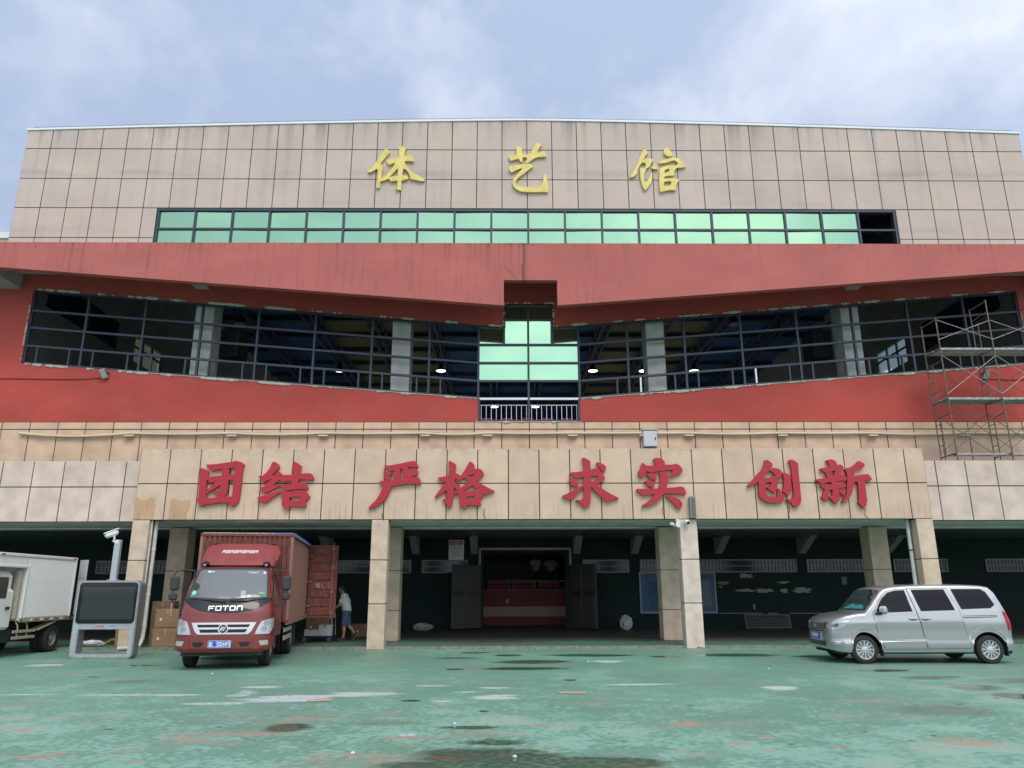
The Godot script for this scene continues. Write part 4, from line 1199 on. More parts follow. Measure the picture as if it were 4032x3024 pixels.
		if on:
			var e := SpotLight3D.new()
			e.name = "lamp_light"
			e.position = Vector3(0, -0.05, 0)
			e.rotation_degrees = Vector3(-90, 0, 0)
			e.spot_angle = 70.0
			e.spot_range = 40.0
			e.spot_attenuation = 2.0
			e.light_energy = 26.0
			e.light_size = 0.38
			e.shadow_enabled = true
			l.add_child(e)
	# loudspeakers on the outer columns
	for x in [[-9.95, "above the square-framed character"], [11.6, "nearer the scaffold"]]:
		var at := Vector3(x[0], 9.75, -26.6)
		var l := thing("loudspeaker", "black loudspeaker on an inner column behind the window strip, %s" % x[1], "loudspeaker", at, "loudspeakers inside the hall")
		s = Shape.new()
		s.rbox(at + Vector3(0, 0.55, 0), Vector3(0.8, 1.1, 0.7), 0.04, Basis(Vector3(0, 1, 0), -0.3 if x[0] < 0 else 0.3))
		obj("cabinet", s, mat("speaker_black", Color(0.012, 0.012, 0.016), 0.7), l)
		s = Shape.new()
		s.rbox(at + Vector3(0, 1.15, -0.1), Vector3(0.5, 0.06, 0.4), 0.01)
		s.cyl(at + Vector3(0, 1.1, 0), at + Vector3(-0.4 if x[0] < 0 else 0.4, 1.3, 0.7), 0.03, 0.03, 6)
		obj("speaker_bracket", s, mats.black_lamp_housing, l)
	# the front row of red seats behind the handrail
	for k in 5:
		var x := lerpf(-0.6, 2.2, k / 4.0)
		var at := Vector3(x, 6.9, -25.6)
		var l := thing("hall_seat", "red plastic seat behind the handrail in the middle of the window strip", "seat", at, "red seats behind the handrail")
		s = Shape.new()
		s.rbox(at + Vector3(0, 0.32, -0.18), Vector3(0.42, 0.34, 0.04), 0.018, Basis(Vector3(1, 0, 0), -0.15))
		obj("backrest", s, mat("red_seat", Color(0.40, 0.02, 0.03), 0.45), l)
		s = Shape.new()
		s.rbox(at + Vector3(0, 0.16, 0.02), Vector3(0.42, 0.05, 0.4), 0.02)
		obj("seat_pan", s, mats.red_seat, l)
		s = Shape.new()
		s.rbox(at + Vector3(0, 0.07, 0), Vector3(0.06, 0.14, 0.2), 0.01)
		obj("pedestal", s, mats.black_rail, l)


# ---------------------------------------------------------------- lettering

func pairs(mm: Array) -> PackedVector2Array:
	var out := PackedVector2Array()
	for k in range(0, mm.size(), 2): out.append(Vector2(mm[k], mm[k + 1]) / 1000.0)
	return out


const LABELS := [
	"raised gold character ti (体) on the upper wall, a crossed tree beside a slanted stroke",
	"raised gold character yi (艺) on the upper wall, a long hook below a crossed bar",
	"raised gold character guan (馆) on the upper wall, with a dot above stacked boxes",
	"raised red character tuan (团) on the fascia, strokes closed in a square frame",
	"raised red character jie (结) on the fascia, next to the square-framed character",
	"raised red character yan (严) on the fascia, with one long tail sweeping down",
	"raised red character ge (格) on the fascia, a tree stroke beside a crossed roof and box",
	"raised red character qiu (求) on the fascia, spreading strokes with a dot on each side",
	"raised red character shi (实) on the fascia, under a wide roof stroke, above the white column",
	"raised red character chuang (创) on the fascia, ending in two upright knife strokes",
	"raised red character xin (新) on the fascia, next to the character with knife strokes",
]


func make_characters() -> void:
	var gold := mat("gold_paint", Color(0.80, 0.65, 0.17), 0.42, 0.0, {"map": tex.cloud, "scale": 0.7, "grain": 1.0})
	var red := mat("red_led_face", Color(0.43, 0.020, 0.036), 0.5, 0.0, {"bump": 1.2, "relief": tex.studs, "bump_scale": 14.0})
	var k := 0
	for c in CHARACTERS:
		var is_gold := k < 3
		var depth := 0.09 if is_gold else 0.10
		var at: Vector3 = c[1]
		var label: String = LABELS[k]
		var t := thing("gold_character" if is_gold else "red_character", label, "character", at, "gold characters on the upper wall" if is_gold else "red characters on the fascia", false)
		for p in c[2]:
			var holes := []
			for h in p[1]: holes.append(pairs(h))
			var s := Shape.new()
			s.prism(pairs(p[0]), holes, depth, Transform3D(Basis.IDENTITY, Vector3(0, 0, -depth)))
			obj("stroke", s, gold if is_gold else red, t)
		# stand-off pins into the wall
		var s := Shape.new()
		for p in c[2]:
			var o := pairs(p[0])
			var tri := Geometry2D.triangulate_polygon(o)
			for q in [0, (tri.size() / 6) * 3]:
				var m := (o[tri[q]] + o[tri[q + 1]] + o[tri[q + 2]]) / 3.0
				s.cyl(Vector3(m.x, m.y, -depth), Vector3(m.x, m.y, -depth - 0.03), 0.012, 0.012, 6)
		obj("pins", s, mats.black_rail, t)
		k += 1


# ---------------------------------------------------------------- things fixed to the building

func make_fixtures() -> void:
	var s := Shape.new()
	# cream conduit that sags between its brackets
	var z := WALL + 0.09
	var cream := mat("cream_conduit", Color(0.62, 0.50, 0.36), 0.55)
	var t := thing("conduit", "sagging cream conduit running along the wall below the red band", "pipe", Vector3(0, 6.56, z))
	var pts := []
	var stops := [-15.9, -12.3, -8.95, -5.95, -2.6, -0.55, 2.25, 4.6, 6.1, 9.2, 12.2, 15.25, 18.6]
	for k in stops.size() - 1:
		var sag: float = [0.10, 0.03, 0.05, 0.02, 0.05, 0.02, 0.01, 0.01, 0.04, 0.02, 0.05, 0.02][k]
		for i in 10:
			var f := i / 10.0
			pts.append(Vector3(lerpf(stops[k], stops[k + 1], f), 6.585 - sag * 4.0 * f * (1.0 - f), z))
	pts.append(Vector3(stops[-1], 6.585, z))
	s.tube(pts, 0.043, 8)
	obj("pipe", s, cream, t)
	s = Shape.new()
	var thin := []
	for p in pts: thin.append(p + Vector3(0, 0.055 + 0.012 * sin(p.x * 2.1), 0.0))
	s.tube(thin, 0.014, 6)
	obj("cable", s, cream, t)
	for x in stops.slice(1, 12):
		s = Shape.new()
		s.rbox(Vector3(x, 6.49, WALL + 0.09), Vector3(0.30, 0.05, 0.16), 0.008)
		s.box(Vector3(x, 6.44, WALL + 0.02), Vector3(0.26, 0.07, 0.03))
		obj("bracket", s, cream, t)
	# grey switch box
	t = thing("switch_box", "small grey metal switch box on the wall above the canopy", "electric box", Vector3(4.8, 6.1, WALL + 0.09))
	s = Shape.new()
	s.rbox(Vector3(4.80, 6.39, WALL + 0.09), Vector3(0.46, 0.55, 0.16), 0.012)
	obj("case", s, mat("light_grey_metal", Color(0.50, 0.53, 0.55), 0.45, 0.2), t)
	s = Shape.new()
	s.rbox(Vector3(4.80, 6.385, WALL + 0.175), Vector3(0.42, 0.5, 0.012), 0.004)
	obj("door", s, mats.light_grey_metal, t)
	s = Shape.new()
	s.rbox(Vector3(4.96, 6.38, WALL + 0.188), Vector3(0.03, 0.10, 0.016), 0.004)
	obj("latch", s, mats.black_rail, t)
	s = Shape.new()
	s.rbox(Vector3(4.80, 6.685, WALL + 0.1), Vector3(0.52, 0.03, 0.22), 0.006)
	obj("hood", s, mats.light_grey_metal, t)
	# floodlights tilted down below the window strip, each with its red-painted cable
	var grey := mat("weathered_grey", Color(0.28, 0.29, 0.28), 0.6, 0.2, {"map": tex.rust, "scale": 3.0})
	for f in [[-13.40, 8.62, -19.0, 8.37, "weathered floodlight on the red wall below the dark corner of the window strip"], [16.30, 8.60, 20.5, 8.40, "grey floodlight on the red wall behind the scaffold"]]:
		var at := Vector3(f[0], f[1], WALL + 0.13)
		t = thing("floodlight", f[4], "floodlight", at, "floodlights on the red wall")
		var turn := Basis(Vector3(0, 0, 1), 0.25 if f[0] < 0 else -0.2) * Basis(Vector3(1, 0, 0), 0.55)
		s = Shape.new()
		s.rbox(at, Vector3(0.20, 0.34, 0.14), 0.02, turn)
		obj("housing", s, grey, t)
		s = Shape.new()
		s.rbox(at + turn * Vector3(0, 0.0, 0.072), Vector3(0.165, 0.3, 0.012), 0.004, turn)
		obj("lens", s, mat("floodlight_lens", Color(0.40, 0.43, 0.42), 0.2), t)
		s = Shape.new()
		for o in [-0.11, 0.11]: s.box(at + turn * Vector3(o, 0, 0) + Vector3(0, 0, -0.06), Vector3(0.012, 0.04, 0.16))
		obj("yoke", s, mats.black_rail, t)
		s = Shape.new()
		var cp := []
		for k in 21:
			var q := k / 20.0
			cp.append(Vector3(lerpf(f[0], f[2], q), lerpf(f[1] - 0.12, f[3] + 0.05, q) - 0.05 * sin(q * 7.0) * (1.0 - q), WALL + 0.02))
		s.tube(cp, 0.014, 5)
		obj("cable", s, mat("red_cable", Color(0.20, 0.025, 0.02), 0.7), t)
	# lightning wire along the coping
	t = thing("lightning_wire", "thin lightning wire on short posts along the roof coping", "wire", Vector3(AXIS, 18.4, WALL - 0.1))
	s = Shape.new()
	var wp := []
	for k in 42:
		var x := lerpf(-17.4, 19.0, k / 41.0)
		wp.append(Vector3(x, roofline(x) + 0.17 + 0.008 * sin(x * 9.0), WALL - 0.08))
	s.tube(wp, 0.012, 5)
	obj("wire", s, mat("galvanised_wire", Color(0.30, 0.31, 0.33), 0.5, 0.5), t)
	for k in range(0, 42, 2):
		s = Shape.new()
		s.cyl(wp[k] - Vector3(0, 0.12, 0), wp[k], 0.012, 0.012, 5)
		obj("post", s, mats.galvanised_wire, t)
	# rain pipes beside the end columns
	var pvc := mat("white_pvc", Color(0.60, 0.60, 0.57), 0.5, 0.0, {"map": tex.cloud, "scale": 1.0})
	t = thing("rain_pipe", "pair of white plastic rain pipes beside the column behind the screen kiosk", "pipe", Vector3(-10.1, 0, -22.4))
	s = Shape.new()
	s.tube([Vector3(-10.13, 3.56, -22.45), Vector3(-10.13, 0.55, -22.45), Vector3(-10.13, 0.30, -22.42), Vector3(-10.14, 0.12, -22.3), Vector3(-10.35, 0.075, -22.1), Vector3(-10.6, 0.06, -22.05)], 0.055, 10)
	obj("pipe", s, pvc, t)
	s = Shape.new()
	for y in [0.6, 1.45, 2.7]: s.cyl(Vector3(-10.13, y, -22.45), Vector3(-10.13, y + 0.07, -22.45), 0.064, 0.064, 10)
	obj("collar", s, pvc, t)
	s = Shape.new()
	s.tube([Vector3(-10.19, 3.56, -22.30), Vector3(-10.19, 1.3, -22.30)], 0.028, 8)
	obj("thin_pipe", s, pvc, t)
	t = thing("rain_pipe", "single white rain pipe beside the column behind the silver van", "pipe", Vector3(11.88, 0, -22.5))
	s = Shape.new()
	s.tube([Vector3(11.88, 3.56, -22.5), Vector3(11.88, 0.0, -22.5)], 0.055, 10)
	obj("pipe", s, pvc, t)
	s = Shape.new()
	s.cyl(Vector3(11.88, 2.66, -22.5), Vector3(11.88, 2.70, -22.5), 0.06, 0.06, 10)
	obj("collar", s, mats.black_rail, t)
	# tall box lamp on the fascia, over the white column
	t = thing("wall_light", "tall narrow grey wall light at the lower edge of the fascia", "light", Vector3(5.46, 3.6, -22.1))
	s = Shape.new()
	s.rbox(Vector3(5.46, 3.89, -22.09), Vector3(0.17, 0.62, 0.16), 0.01)
	obj("housing", s, mat("olive_grey_metal", Color(0.22, 0.22, 0.19), 0.5, 0.2), t)
	s = Shape.new()
	s.rbox(Vector3(5.47, 3.89, -22.008), Vector3(0.11, 0.54, 0.012), 0.004)
	obj("lens", s, mat("smoked_lens", Color(0.10, 0.115, 0.11), 0.15), t)
	s = Shape.new()
	s.tube([Vector3(5.48, 3.6, -22.12), Vector3(5.52, 3.54, -22.10), Vector3(5.60, 3.44, -22.15), Vector3(5.61, 3.2, -22.2)], 0.012, 5)
	obj("cable", s, mats.black_rail, t)
	# surveillance cameras
	var white := mat("camera_white", Color(0.72, 0.72, 0.70), 0.4)
	t = thing("surveillance_camera", "white bracketed camera at the top side of the white column", "camera", Vector3(5.0, 3.3, -22.2))
	s = Shape.new()
	s.rbox(Vector3(5.01, 3.43, -22.12), Vector3(0.11, 0.24, 0.1), 0.012)
	obj("junction_box", s, white, t)
	s = Shape.new()
	s.cyl(Vector3(4.94, 3.36, -22.1), Vector3(4.80, 3.42, -22.0), 0.05, 0.045, 10)
	obj("body", s, white, t)
	s = Shape.new()
	s.tube([Vector3(4.98, 3.50, -22.08), Vector3(4.90, 3.46, -22.0), Vector3(4.92, 3.34, -22.02), Vector3(5.0, 3.32, -22.08)], 0.012, 5)
	obj("cable", s, mats.black_rail, t)
	t = thing("surveillance_camera", "small dark-faced camera on the front of the white column", "camera", Vector3(5.27, 3.38, -22.1))
	s = Shape.new()
	s.rbox(Vector3(5.26, 3.47, -22.03), Vector3(0.13, 0.1, 0.2), 0.02, Basis(Vector3(1, 0, 0), 0.3))
	obj("body", s, white, t)
	s = Shape.new()
	s.cyl(Vector3(5.27, 3.44, -21.94), Vector3(5.275, 3.43, -21.92), 0.045, 0.045, 12)
	obj("lens", s, mats.black_rail, t)
	s = Shape.new()
	s.tube([Vector3(5.24, 3.42, -22.06), Vector3(5.23, 3.35, -22.12), Vector3(5.23, 3.32, -22.18)], 0.025, 6)
	obj("mount", s, white, t)
	# loose wires hanging below the lettering
	for r in [[[-3.55, 3.75], [-3.52, 3.62], [-3.47, 3.5]], [[-0.58, 3.88], [-0.60, 3.72], [-0.55, 3.6], [-0.57, 3.5]], [[4.62, 4.15], [4.66, 4.0], [4.60, 3.82], [4.66, 3.6]], [[8.3, 3.95], [8.32, 3.8], [8.27, 3.7], [8.3, 3.55]], [[10.55, 4.3], [10.45, 4.0], [10.55, 3.85], [10.5, 3.7], [10.62, 3.5]]]:
		var q := []
		for p in r: q.append(Vector3(p[0], p[1], -22.17))
		s = Shape.new()
		s.tube(q, 0.008, 5)
		var o := obj("loose_wire", s, mats.black_rail)
		tag(o, "thin loose wire dangling down the fascia below the red lettering", "wire", "loose wires on the fascia")


func make_scaffold() -> void:
	var steel := mat("scaffold_steel", Color(0.22, 0.175, 0.15), 0.65, 0.4, {"map": tex.rust, "scale": 1.2, "own": true})
	var bright := mat("galvanised_tube", Color(0.44, 0.42, 0.40), 0.5, 0.5, {"map": tex.rust, "scale": 1.2, "own": true})
	var t := thing("scaffold", "frame scaffold with cross braces and plank decks standing on the side canopy roof", "scaffold", Vector3(15.65, 5.3, -23.3))
	var zf := -22.9
	var zb := -23.77
	var base := 5.325
	var lifts := [5.63, 7.385, 9.03]
	var xs := [13.93, 15.65, 17.37]
	for k in 3:
		var x: float = xs[k]
		var top: float = [10.03, 10.66, 10.66][k]
		for z in [zf, zb]:
			var s := Shape.new()
			s.cyl(Vector3(x, base, z), Vector3(x, top, z), 0.021, 0.021, 8)
			obj("standard", s, steel, t)
			s = Shape.new()
			s.rbox(Vector3(x, base, z), Vector3(0.12, 0.012, 0.12), 0.004)
			obj("base_plate", s, steel, t)
		# end frames: a ledger at each lift, a ladder side inside each frame
		for y in [5.62, 7.35, 9.0, top - 0.04]:
			var s := Shape.new()
			s.cyl(Vector3(x, y, zf), Vector3(x, y, zb), 0.02, 0.02, 7)
			obj("ledger", s, steel, t)
		for y in [5.70, 7.42, 9.07]:
			if y > 9.0 and k == 0: continue
			var s := Shape.new()
			var zi := zb + 0.3
			s.cyl(Vector3(x, y - 0.05, zi), Vector3(x, y + 1.2 if y < 9 else y + 1.0, zi), 0.016, 0.016, 6)
			for r in [0.28, 0.62, 0.96]: s.cyl(Vector3(x, y + r, zi), Vector3(x, y + r, zb), 0.012, 0.012, 6)
			s.cyl(Vector3(x, y + 1.2, zf), Vector3(x, y + 1.15, zb), 0.016, 0.016, 6)
			obj("ladder_frame", s, steel, t)
	for b in 2:
		for z in [zf + 0.03, zb - 0.03]:
			for y in [[5.75, 7.05], [7.5, 8.75], [9.3, 9.95]]:
				for d in 2:
					if z < -23.5 and y[0] > 9: continue
					var s := Shape.new()
					var zz: float = z + (0.02 if d else -0.02)
					s.cyl(Vector3(xs[b], y[d], zz), Vector3(xs[b + 1], y[1 - d], zz), 0.011, 0.011, 6)
					obj("brace", s, bright if (z > -23.5 and y[0] > 7) else steel, t)
		for y in lifts:
			for p in 2:
				if y < 6 and p == 1: continue
				var s := Shape.new()
				var zc := zf - 0.24 - 0.40 * p
				s.box(Vector3((xs[b] + xs[b + 1]) * 0.5, y + 0.02 * p, zc), Vector3(1.70, 0.035, 0.36 if y > 6 else 0.12))
				for r in 3: s.box(Vector3((xs[b] + xs[b + 1]) * 0.5, y - 0.03 + 0.02 * p, zc - 0.15 + 0.15 * r), Vector3(1.69, 0.03, 0.025))
				for r in 4: s.box(Vector3(lerpf(xs[b] + 0.1, xs[b + 1] - 0.1, r / 3.0), y - 0.032 + 0.02 * p, zc), Vector3(0.03, 0.025, 0.35 if y > 6 else 0.11))
				obj("deck_plank", s, mat("scaffold_plank", Color(0.52, 0.52, 0.50), 0.6, 0.3, {"map": tex.rust, "scale": 0.9}), t)


# ---------------------------------------------------------------- vehicles

func lerp_list(list: Array, x: float) -> float:     # [[x, value], ...]
	if x <= list[0][0]: return list[0][1]
	for k in list.size() - 1:
		if x <= list[k + 1][0]:
			var f: float = (x - list[k][0]) / (list[k + 1][0] - list[k][0])
			f = f * f * (3.0 - 2.0 * f) * 0.35 + f * 0.65
			return lerpf(list[k][1], list[k + 1][1], f)
	return list[-1][1]


func grid(s: Shape, p: Array, closed := false) -> void:     # a smooth sheet through rows of points
	var rows := p.size()
	var cols: int = p[0].size()
	var nrm := []
	for i in rows:
		var line := []
		for j in cols:
			var a: Vector3 = p[mini(i + 1, rows - 1)][j] - p[maxi(i - 1, 0)][j]
			var b: Vector3 = p[i][mini(j + 1, cols - 1)] - p[i][maxi(j - 1, 0)]
			if closed: b = p[i][(j + 1) % cols] - p[i][(j - 1 + cols) % cols]
			line.append(a.cross(b).normalized())
		nrm.append(line)
	for i in rows - 1:
		for j in (cols if closed else cols - 1):
			var k := (j + 1) % cols
			s.soft(p[i][j], p[i + 1][j], p[i + 1][k], nrm[i][j], nrm[i + 1][j], nrm[i + 1][k])
			s.soft(p[i][j], p[i + 1][k], p[i][k], nrm[i][j], nrm[i + 1][k], nrm[i][k])


func v2(a: Array) -> PackedVector2Array:
	var out := PackedVector2Array()
	for p in a: out.append(Vector2(p[0], p[1]))
	return out


func rect2(x0: float, x1: float, y0: float, y1: float) -> PackedVector2Array:
	return PackedVector2Array([Vector2(x0, y0), Vector2(x1, y0), Vector2(x1, y1), Vector2(x0, y1)])


func circle2(c: Vector2, r: float, n := 24) -> PackedVector2Array:
	var out := PackedVector2Array()
	for k in n: out.append(c + Vector2(cos(TAU * k / n), sin(TAU * k / n)) * r)
	return out


func patch_obj(called: String, outline: PackedVector2Array, f: Callable, off: float, m: Material, parent: Node3D, cell := 0.06, flip := false) -> MeshInstance3D:
	var s := Shape.new()
	s.patch(outline, cell, f, off, true, flip)
	return obj(called, s, m, parent)


func wheel(parent: Node3D, at: Vector3, r: float, width: float, out: Vector3, rim: Material, spokes: int, rim_r: float) -> void:
	# tyre, rim and hub turned about the axis OUT
	var up := Vector3.FORWARD if absf(out.y) > 0.9 else Vector3.UP
	var b := Basis(out.cross(up).normalized(), out, up)
	var x := Transform3D(b, at)
	var s := Shape.new()
	var w := width * 0.5
	s.lathe([Vector2(rim_r, w * 0.8), Vector2(rim_r + 0.015, w), Vector2(r - 0.05, w), Vector2(r - 0.015, w * 0.86), Vector2(r, w * 0.6), Vector2(r, -w * 0.6), Vector2(r - 0.015, -w * 0.86), Vector2(r - 0.05, -w), Vector2(rim_r, -w)].map(func(q: Vector2) -> Vector2: return q), Transform3D(b * Basis.from_scale(Vector3(1, -1, 1)), at), 36)
	var t := obj("tyre", s, mat("tyre_rubber", Color(0.022, 0.022, 0.023), 0.85, 0.0, {"map": tex.grain, "scale": 4.0, "own": true}), parent)
	s = Shape.new()
	for k in 3:
		var q := r
		var h: float = w * [-0.35, 0.0, 0.35][k]
		s.lathe([Vector2(q + 0.001, h - 0.006), Vector2(q + 0.001, h + 0.006)], x, 36)
	obj("tread_groove", s, mat("tread_dark", Color(0.008, 0.008, 0.008), 0.95), t)
	s = Shape.new()
	s.lathe([Vector2(0.0, w * 0.25), Vector2(rim_r * 0.9, w * 0.25), Vector2(rim_r * 0.93, w * 0.78), Vector2(rim_r, w * 0.84), Vector2(rim_r + 0.006, w * 0.7)].map(func(q: Vector2) -> Vector2: return q), Transform3D(b, at), 32)
	var dish := obj("rim", s, mat("rim_dish_metal", Color(0.45, 0.45, 0.46), 0.45, 0.6) if spokes else rim, parent)
	s = Shape.new()
	s.lathe([Vector2(rim_r * 0.9, w * 0.55), Vector2(rim_r * 0.93, w * 0.86), Vector2(rim_r + 0.002, w * 0.88)], Transform3D(b, at), 32)
	obj("rim_lip", s, rim, dish)
	for k in spokes:
		var a := TAU * k / spokes
		var dir := b * Vector3(cos(a), 0, sin(a))
		var side := b * Vector3(-sin(a), 0, cos(a))
		s = Shape.new()
		s.rbox(at + dir * rim_r * 0.56 + out * w * 0.68, Vector3(rim_r * 0.80, 0.030, w * 0.28), 0.006, Basis(dir, out.cross(dir) * 1.0, out) if false else Basis(dir, side, dir.cross(side)))
		obj("spoke", s, rim, dish)
	s = Shape.new()
	s.lathe([Vector2(rim_r * 0.36, w * 0.5), Vector2(rim_r * 0.34, w * 0.8), Vector2(rim_r * 0.16, w * 0.88), Vector2(0.0, w * 0.9)], Transform3D(b, at), 20)
	for k in 5:
		var a := TAU * k / 5.0
		s.cyl(at + b * Vector3(cos(a) * rim_r * 0.25, w * 0.78, sin(a) * rim_r * 0.25), at + b * Vector3(cos(a) * rim_r * 0.25, w * 0.92, sin(a) * rim_r * 0.25), 0.011, 0.01, 6)
	obj("hub", s, rim, dish)


func strokes(s: Shape, lines: Array, f: Callable, off: float, at: Vector2, size: Vector2, thick: float) -> void:
	# lettering: each line [x0, y0, x1, y1] in a unit box becomes a raised bar on the surface F
	for l in lines:
		var a := at + Vector2(l[0], l[1]) * size
		var b := at + Vector2(l[2], l[3]) * size
		var d := (b - a).normalized() * thick * 0.5
		var o := d.orthogonal()
		s.patch(PackedVector2Array([a - d - o, b + d - o, b + d + o, a - d + o]), 0.1, f, off, true)


const GLYPHS := {
	"F": [[0, 0, 0, 1], [0, 1, 1, 1], [0, 0.5, 0.75, 0.5]],
	"O": [[0, 0.1, 0, 0.9], [0.1, 1, 0.9, 1], [1, 0.9, 1, 0.1], [0.9, 0, 0.1, 0]],
	"T": [[0, 1, 1, 1], [0.5, 1, 0.5, 0]],
	"N": [[0, 0, 0, 0.9], [0.05, 1, 0.9, 1], [1, 0.9, 1, 0]],
	"L": [[0, 1, 0, 0], [0, 0, 0.9, 0]],
	"3": [[0, 1, 1, 1], [1, 1, 1, 0], [0.2, 0.52, 1, 0.52], [0, 0, 1, 0]],
	"X": [[0, 0, 1, 1], [0, 1, 1, 0]],
	"H": [[0, 0, 0, 1], [1, 0, 1, 1], [0, 0.5, 1, 0.5]],
	"4": [[0.7, 0, 0.7, 1], [0.7, 1, 0, 0.35], [0, 0.3, 1, 0.3]],
	"9": [[1, 0, 1, 1], [0, 1, 1, 1], [0, 1, 0, 0.5], [0, 0.5, 1, 0.5], [0.3, 0, 1, 0]],
	"7": [[0, 1, 1, 1], [1, 1, 0.4, 0]],
	"5": [[1, 1, 0, 1], [0, 1, 0, 0.52], [0, 0.52, 1, 0.52], [1, 0.52, 1, 0], [1, 0, 0, 0]],
	"湘": [[0, 0.85, 0.15, 0.75], [0, 0.55, 0.15, 0.5], [0, 0.05, 0.18, 0.3], [0.25, 0.7, 0.6, 0.7], [0.42, 1, 0.42, 0], [0.42, 0.65, 0.25, 0.3], [0.42, 0.65, 0.58, 0.35], [0.68, 0.95, 0.68, 0], [0.68, 0.95, 1, 0.95], [1, 0.95, 1, 0], [0.68, 0.62, 1, 0.62], [0.68, 0.3, 1, 0.3], [0.68, 0, 1, 0]],
}


func flat_letters(s: Shape, text: String, x: Transform3D, high: float, wide: float, gap: float, thick: float) -> void:
	var at := 0.0
	for ch in text:
		if GLYPHS.has(ch):
			for l in GLYPHS[ch]:
				var a := Vector3(at + l[0] * wide, l[1] * high, 0)
				var b := Vector3(at + l[2] * wide, l[3] * high, 0)
				var turn := Basis(Vector3(0, 0, 1), atan2(b.y - a.y, b.x - a.x))
				s.box(x * ((a + b) * 0.5), Vector3(a.distance_to(b) + thick, thick, 0.003), x.basis * turn)
		at += wide + gap


func make_red_truck() -> void:
	var t := thing("red_box_truck", "red cab-over box truck facing out of the porch with its cargo door open", "truck", Vector3(-6.0, 0, -17.5), "", false)
	t.rotation.y = deg_to_rad(9.0)
	var red := mat("truck_red", Color(0.20, 0.021, 0.020), 0.36, 0.0, {"coat": 0.7, "coat_rough": 0.12, "map": tex.cloud, "scale": 1.0, "own": true})
	var black := mat("gloss_black", Color(0.012, 0.013, 0.017), 0.12)
	var plastic := mat("dark_plastic", Color(0.030, 0.032, 0.035), 0.6)
	var chrome := mat("satin_chrome", Color(0.62, 0.63, 0.62), 0.25, 0.85)
	var glass := mat("windscreen_glass", Color(0.40, 0.42, 0.44), 0.04, 0.0, {"alpha": 0.36})
	var chassis := mat("chassis_black", Color(0.018, 0.017, 0.016), 0.8)
	var wide_at := func(y: float) -> float: return lerp_list([[0.3, 0.965], [1.05, 0.955], [1.42, 0.915], [2.02, 0.815], [2.14, 0.74]], y)
	var nose_at := func(y: float) -> float: return lerp_list([[0.3, 0.90], [0.7, 0.88], [1.15, 0.84], [1.40, 0.755], [2.03, 0.33], [2.10, 0.22], [2.15, 0.0]], y)
	var front := func(p: Vector2) -> Vector3:
		var w: float = wide_at.call(p.y)
		var u := minf(absf(p.x) / w, 0.999)
		return Vector3(p.x, p.y, nose_at.call(p.y) - 0.42 * (1.0 - pow(1.0 - pow(u, 3.4), 1.0 / 3.4)))
	# cab shell with the windscreen left open
	var ws := v2([[-0.80, 1.435], [0.0, 1.405], [0.80, 1.435], [0.715, 1.99], [0.64, 2.035], [-0.64, 2.035], [-0.715, 1.99]])
	var s := Shape.new()
	var rim_poly := v2([[-0.962, 0.62], [0.962, 0.62], [0.95, 1.1], [0.905, 1.43], [0.80, 2.03], [0.72, 2.12], [-0.72, 2.12], [-0.80, 2.03], [-0.905, 1.43], [-0.95, 1.1]])
	for piece in [v2([[-0.962, 0.62], [0.962, 0.62], [0.95, 1.1], [0.905, 1.43], [0.80, 1.435], [0.0, 1.405], [-0.80, 1.435], [-0.905, 1.43], [-0.95, 1.1]]),
			v2([[0.80, 1.435], [0.905, 1.43], [0.80, 2.03], [0.72, 2.12], [-0.72, 2.12], [-0.80, 2.03], [-0.905, 1.43], [-0.80, 1.435], [-0.715, 1.99], [-0.64, 2.035], [0.64, 2.035], [0.715, 1.99]])]:
		s.patch(piece, 0.07, front, 0.0, false)
	for sd in [-1.0, 1.0]:
		var rows := []
		for k in 15:
			var y := lerpf(0.62, 2.12, k / 14.0)
			var w: float = wide_at.call(y)
			var z0: float = front.call(Vector2(w * 0.997, y)).z
			var row := []
			for i in 6: row.append(Vector3(sd * w * 0.998, y, lerpf(z0, -0.80, i / 5.0)))
			rows.append(row)
		grid(s, rows)
	s.quad(Vector3(-0.74, 2.125, 0.2), Vector3(0.74, 2.125, 0.2), Vector3(0.74, 2.135, -0.8), Vector3(-0.74, 2.135, -0.8))
	s.quad(Vector3(0.95, 0.62, -0.8), Vector3(-0.95, 0.62, -0.8), Vector3(-0.76, 2.13, -0.8), Vector3(0.76, 2.13, -0.8))
	s.quad(Vector3(-0.95, 0.62, -0.8), Vector3(0.95, 0.62, -0.8), Vector3(0.95, 0.62, 0.7), Vector3(-0.95, 0.62, 0.7))
	obj("cab", s, red, t)
	var wsg := patch_obj("windscreen", ws, front, 0.008, glass, t, 0.07)
	s = Shape.new()
	for e in ws.size():
		var a := ws[e]
		var b := ws[(e + 1) % ws.size()]
		var o := (b - a).orthogonal().normalized() * 0.022
		s.patch(PackedVector2Array([a - o * 0.4, b - o * 0.4, b + o, a + o]), 0.1, front, 0.012, true)
	obj("seal", s, plastic, wsg)
	s = Shape.new()
	s.patch(circle2(Vector2(-0.70, 1.53), 0.045, 14), 0.2, front, 0.012, false)
	obj("green_sticker", s, mat("green_sticker", Color(0.25, 0.75, 0.5), 0.5), wsg)
	s = Shape.new()
	s.patch(rect2(0.62, 0.74, 1.51, 1.535), 0.2, front, 0.012, false)
	obj("green_label", s, mat("label_green", Color(0.12, 0.5, 0.2), 0.5), wsg)
	s = Shape.new()
	s.patch(rect2(-0.52, -0.45, 1.955, 1.995), 0.2, front, 0.012, false)
	s.patch(circle2(Vector2(-0.41, 1.975), 0.02, 10), 0.2, front, 0.012, false)
	s.patch(circle2(Vector2(0.66, 1.955), 0.028, 10), 0.2, front, 0.012, false)
	obj("permit_sticker", s, mat("sticker_white", Color(0.6, 0.62, 0.7), 0.5), wsg)
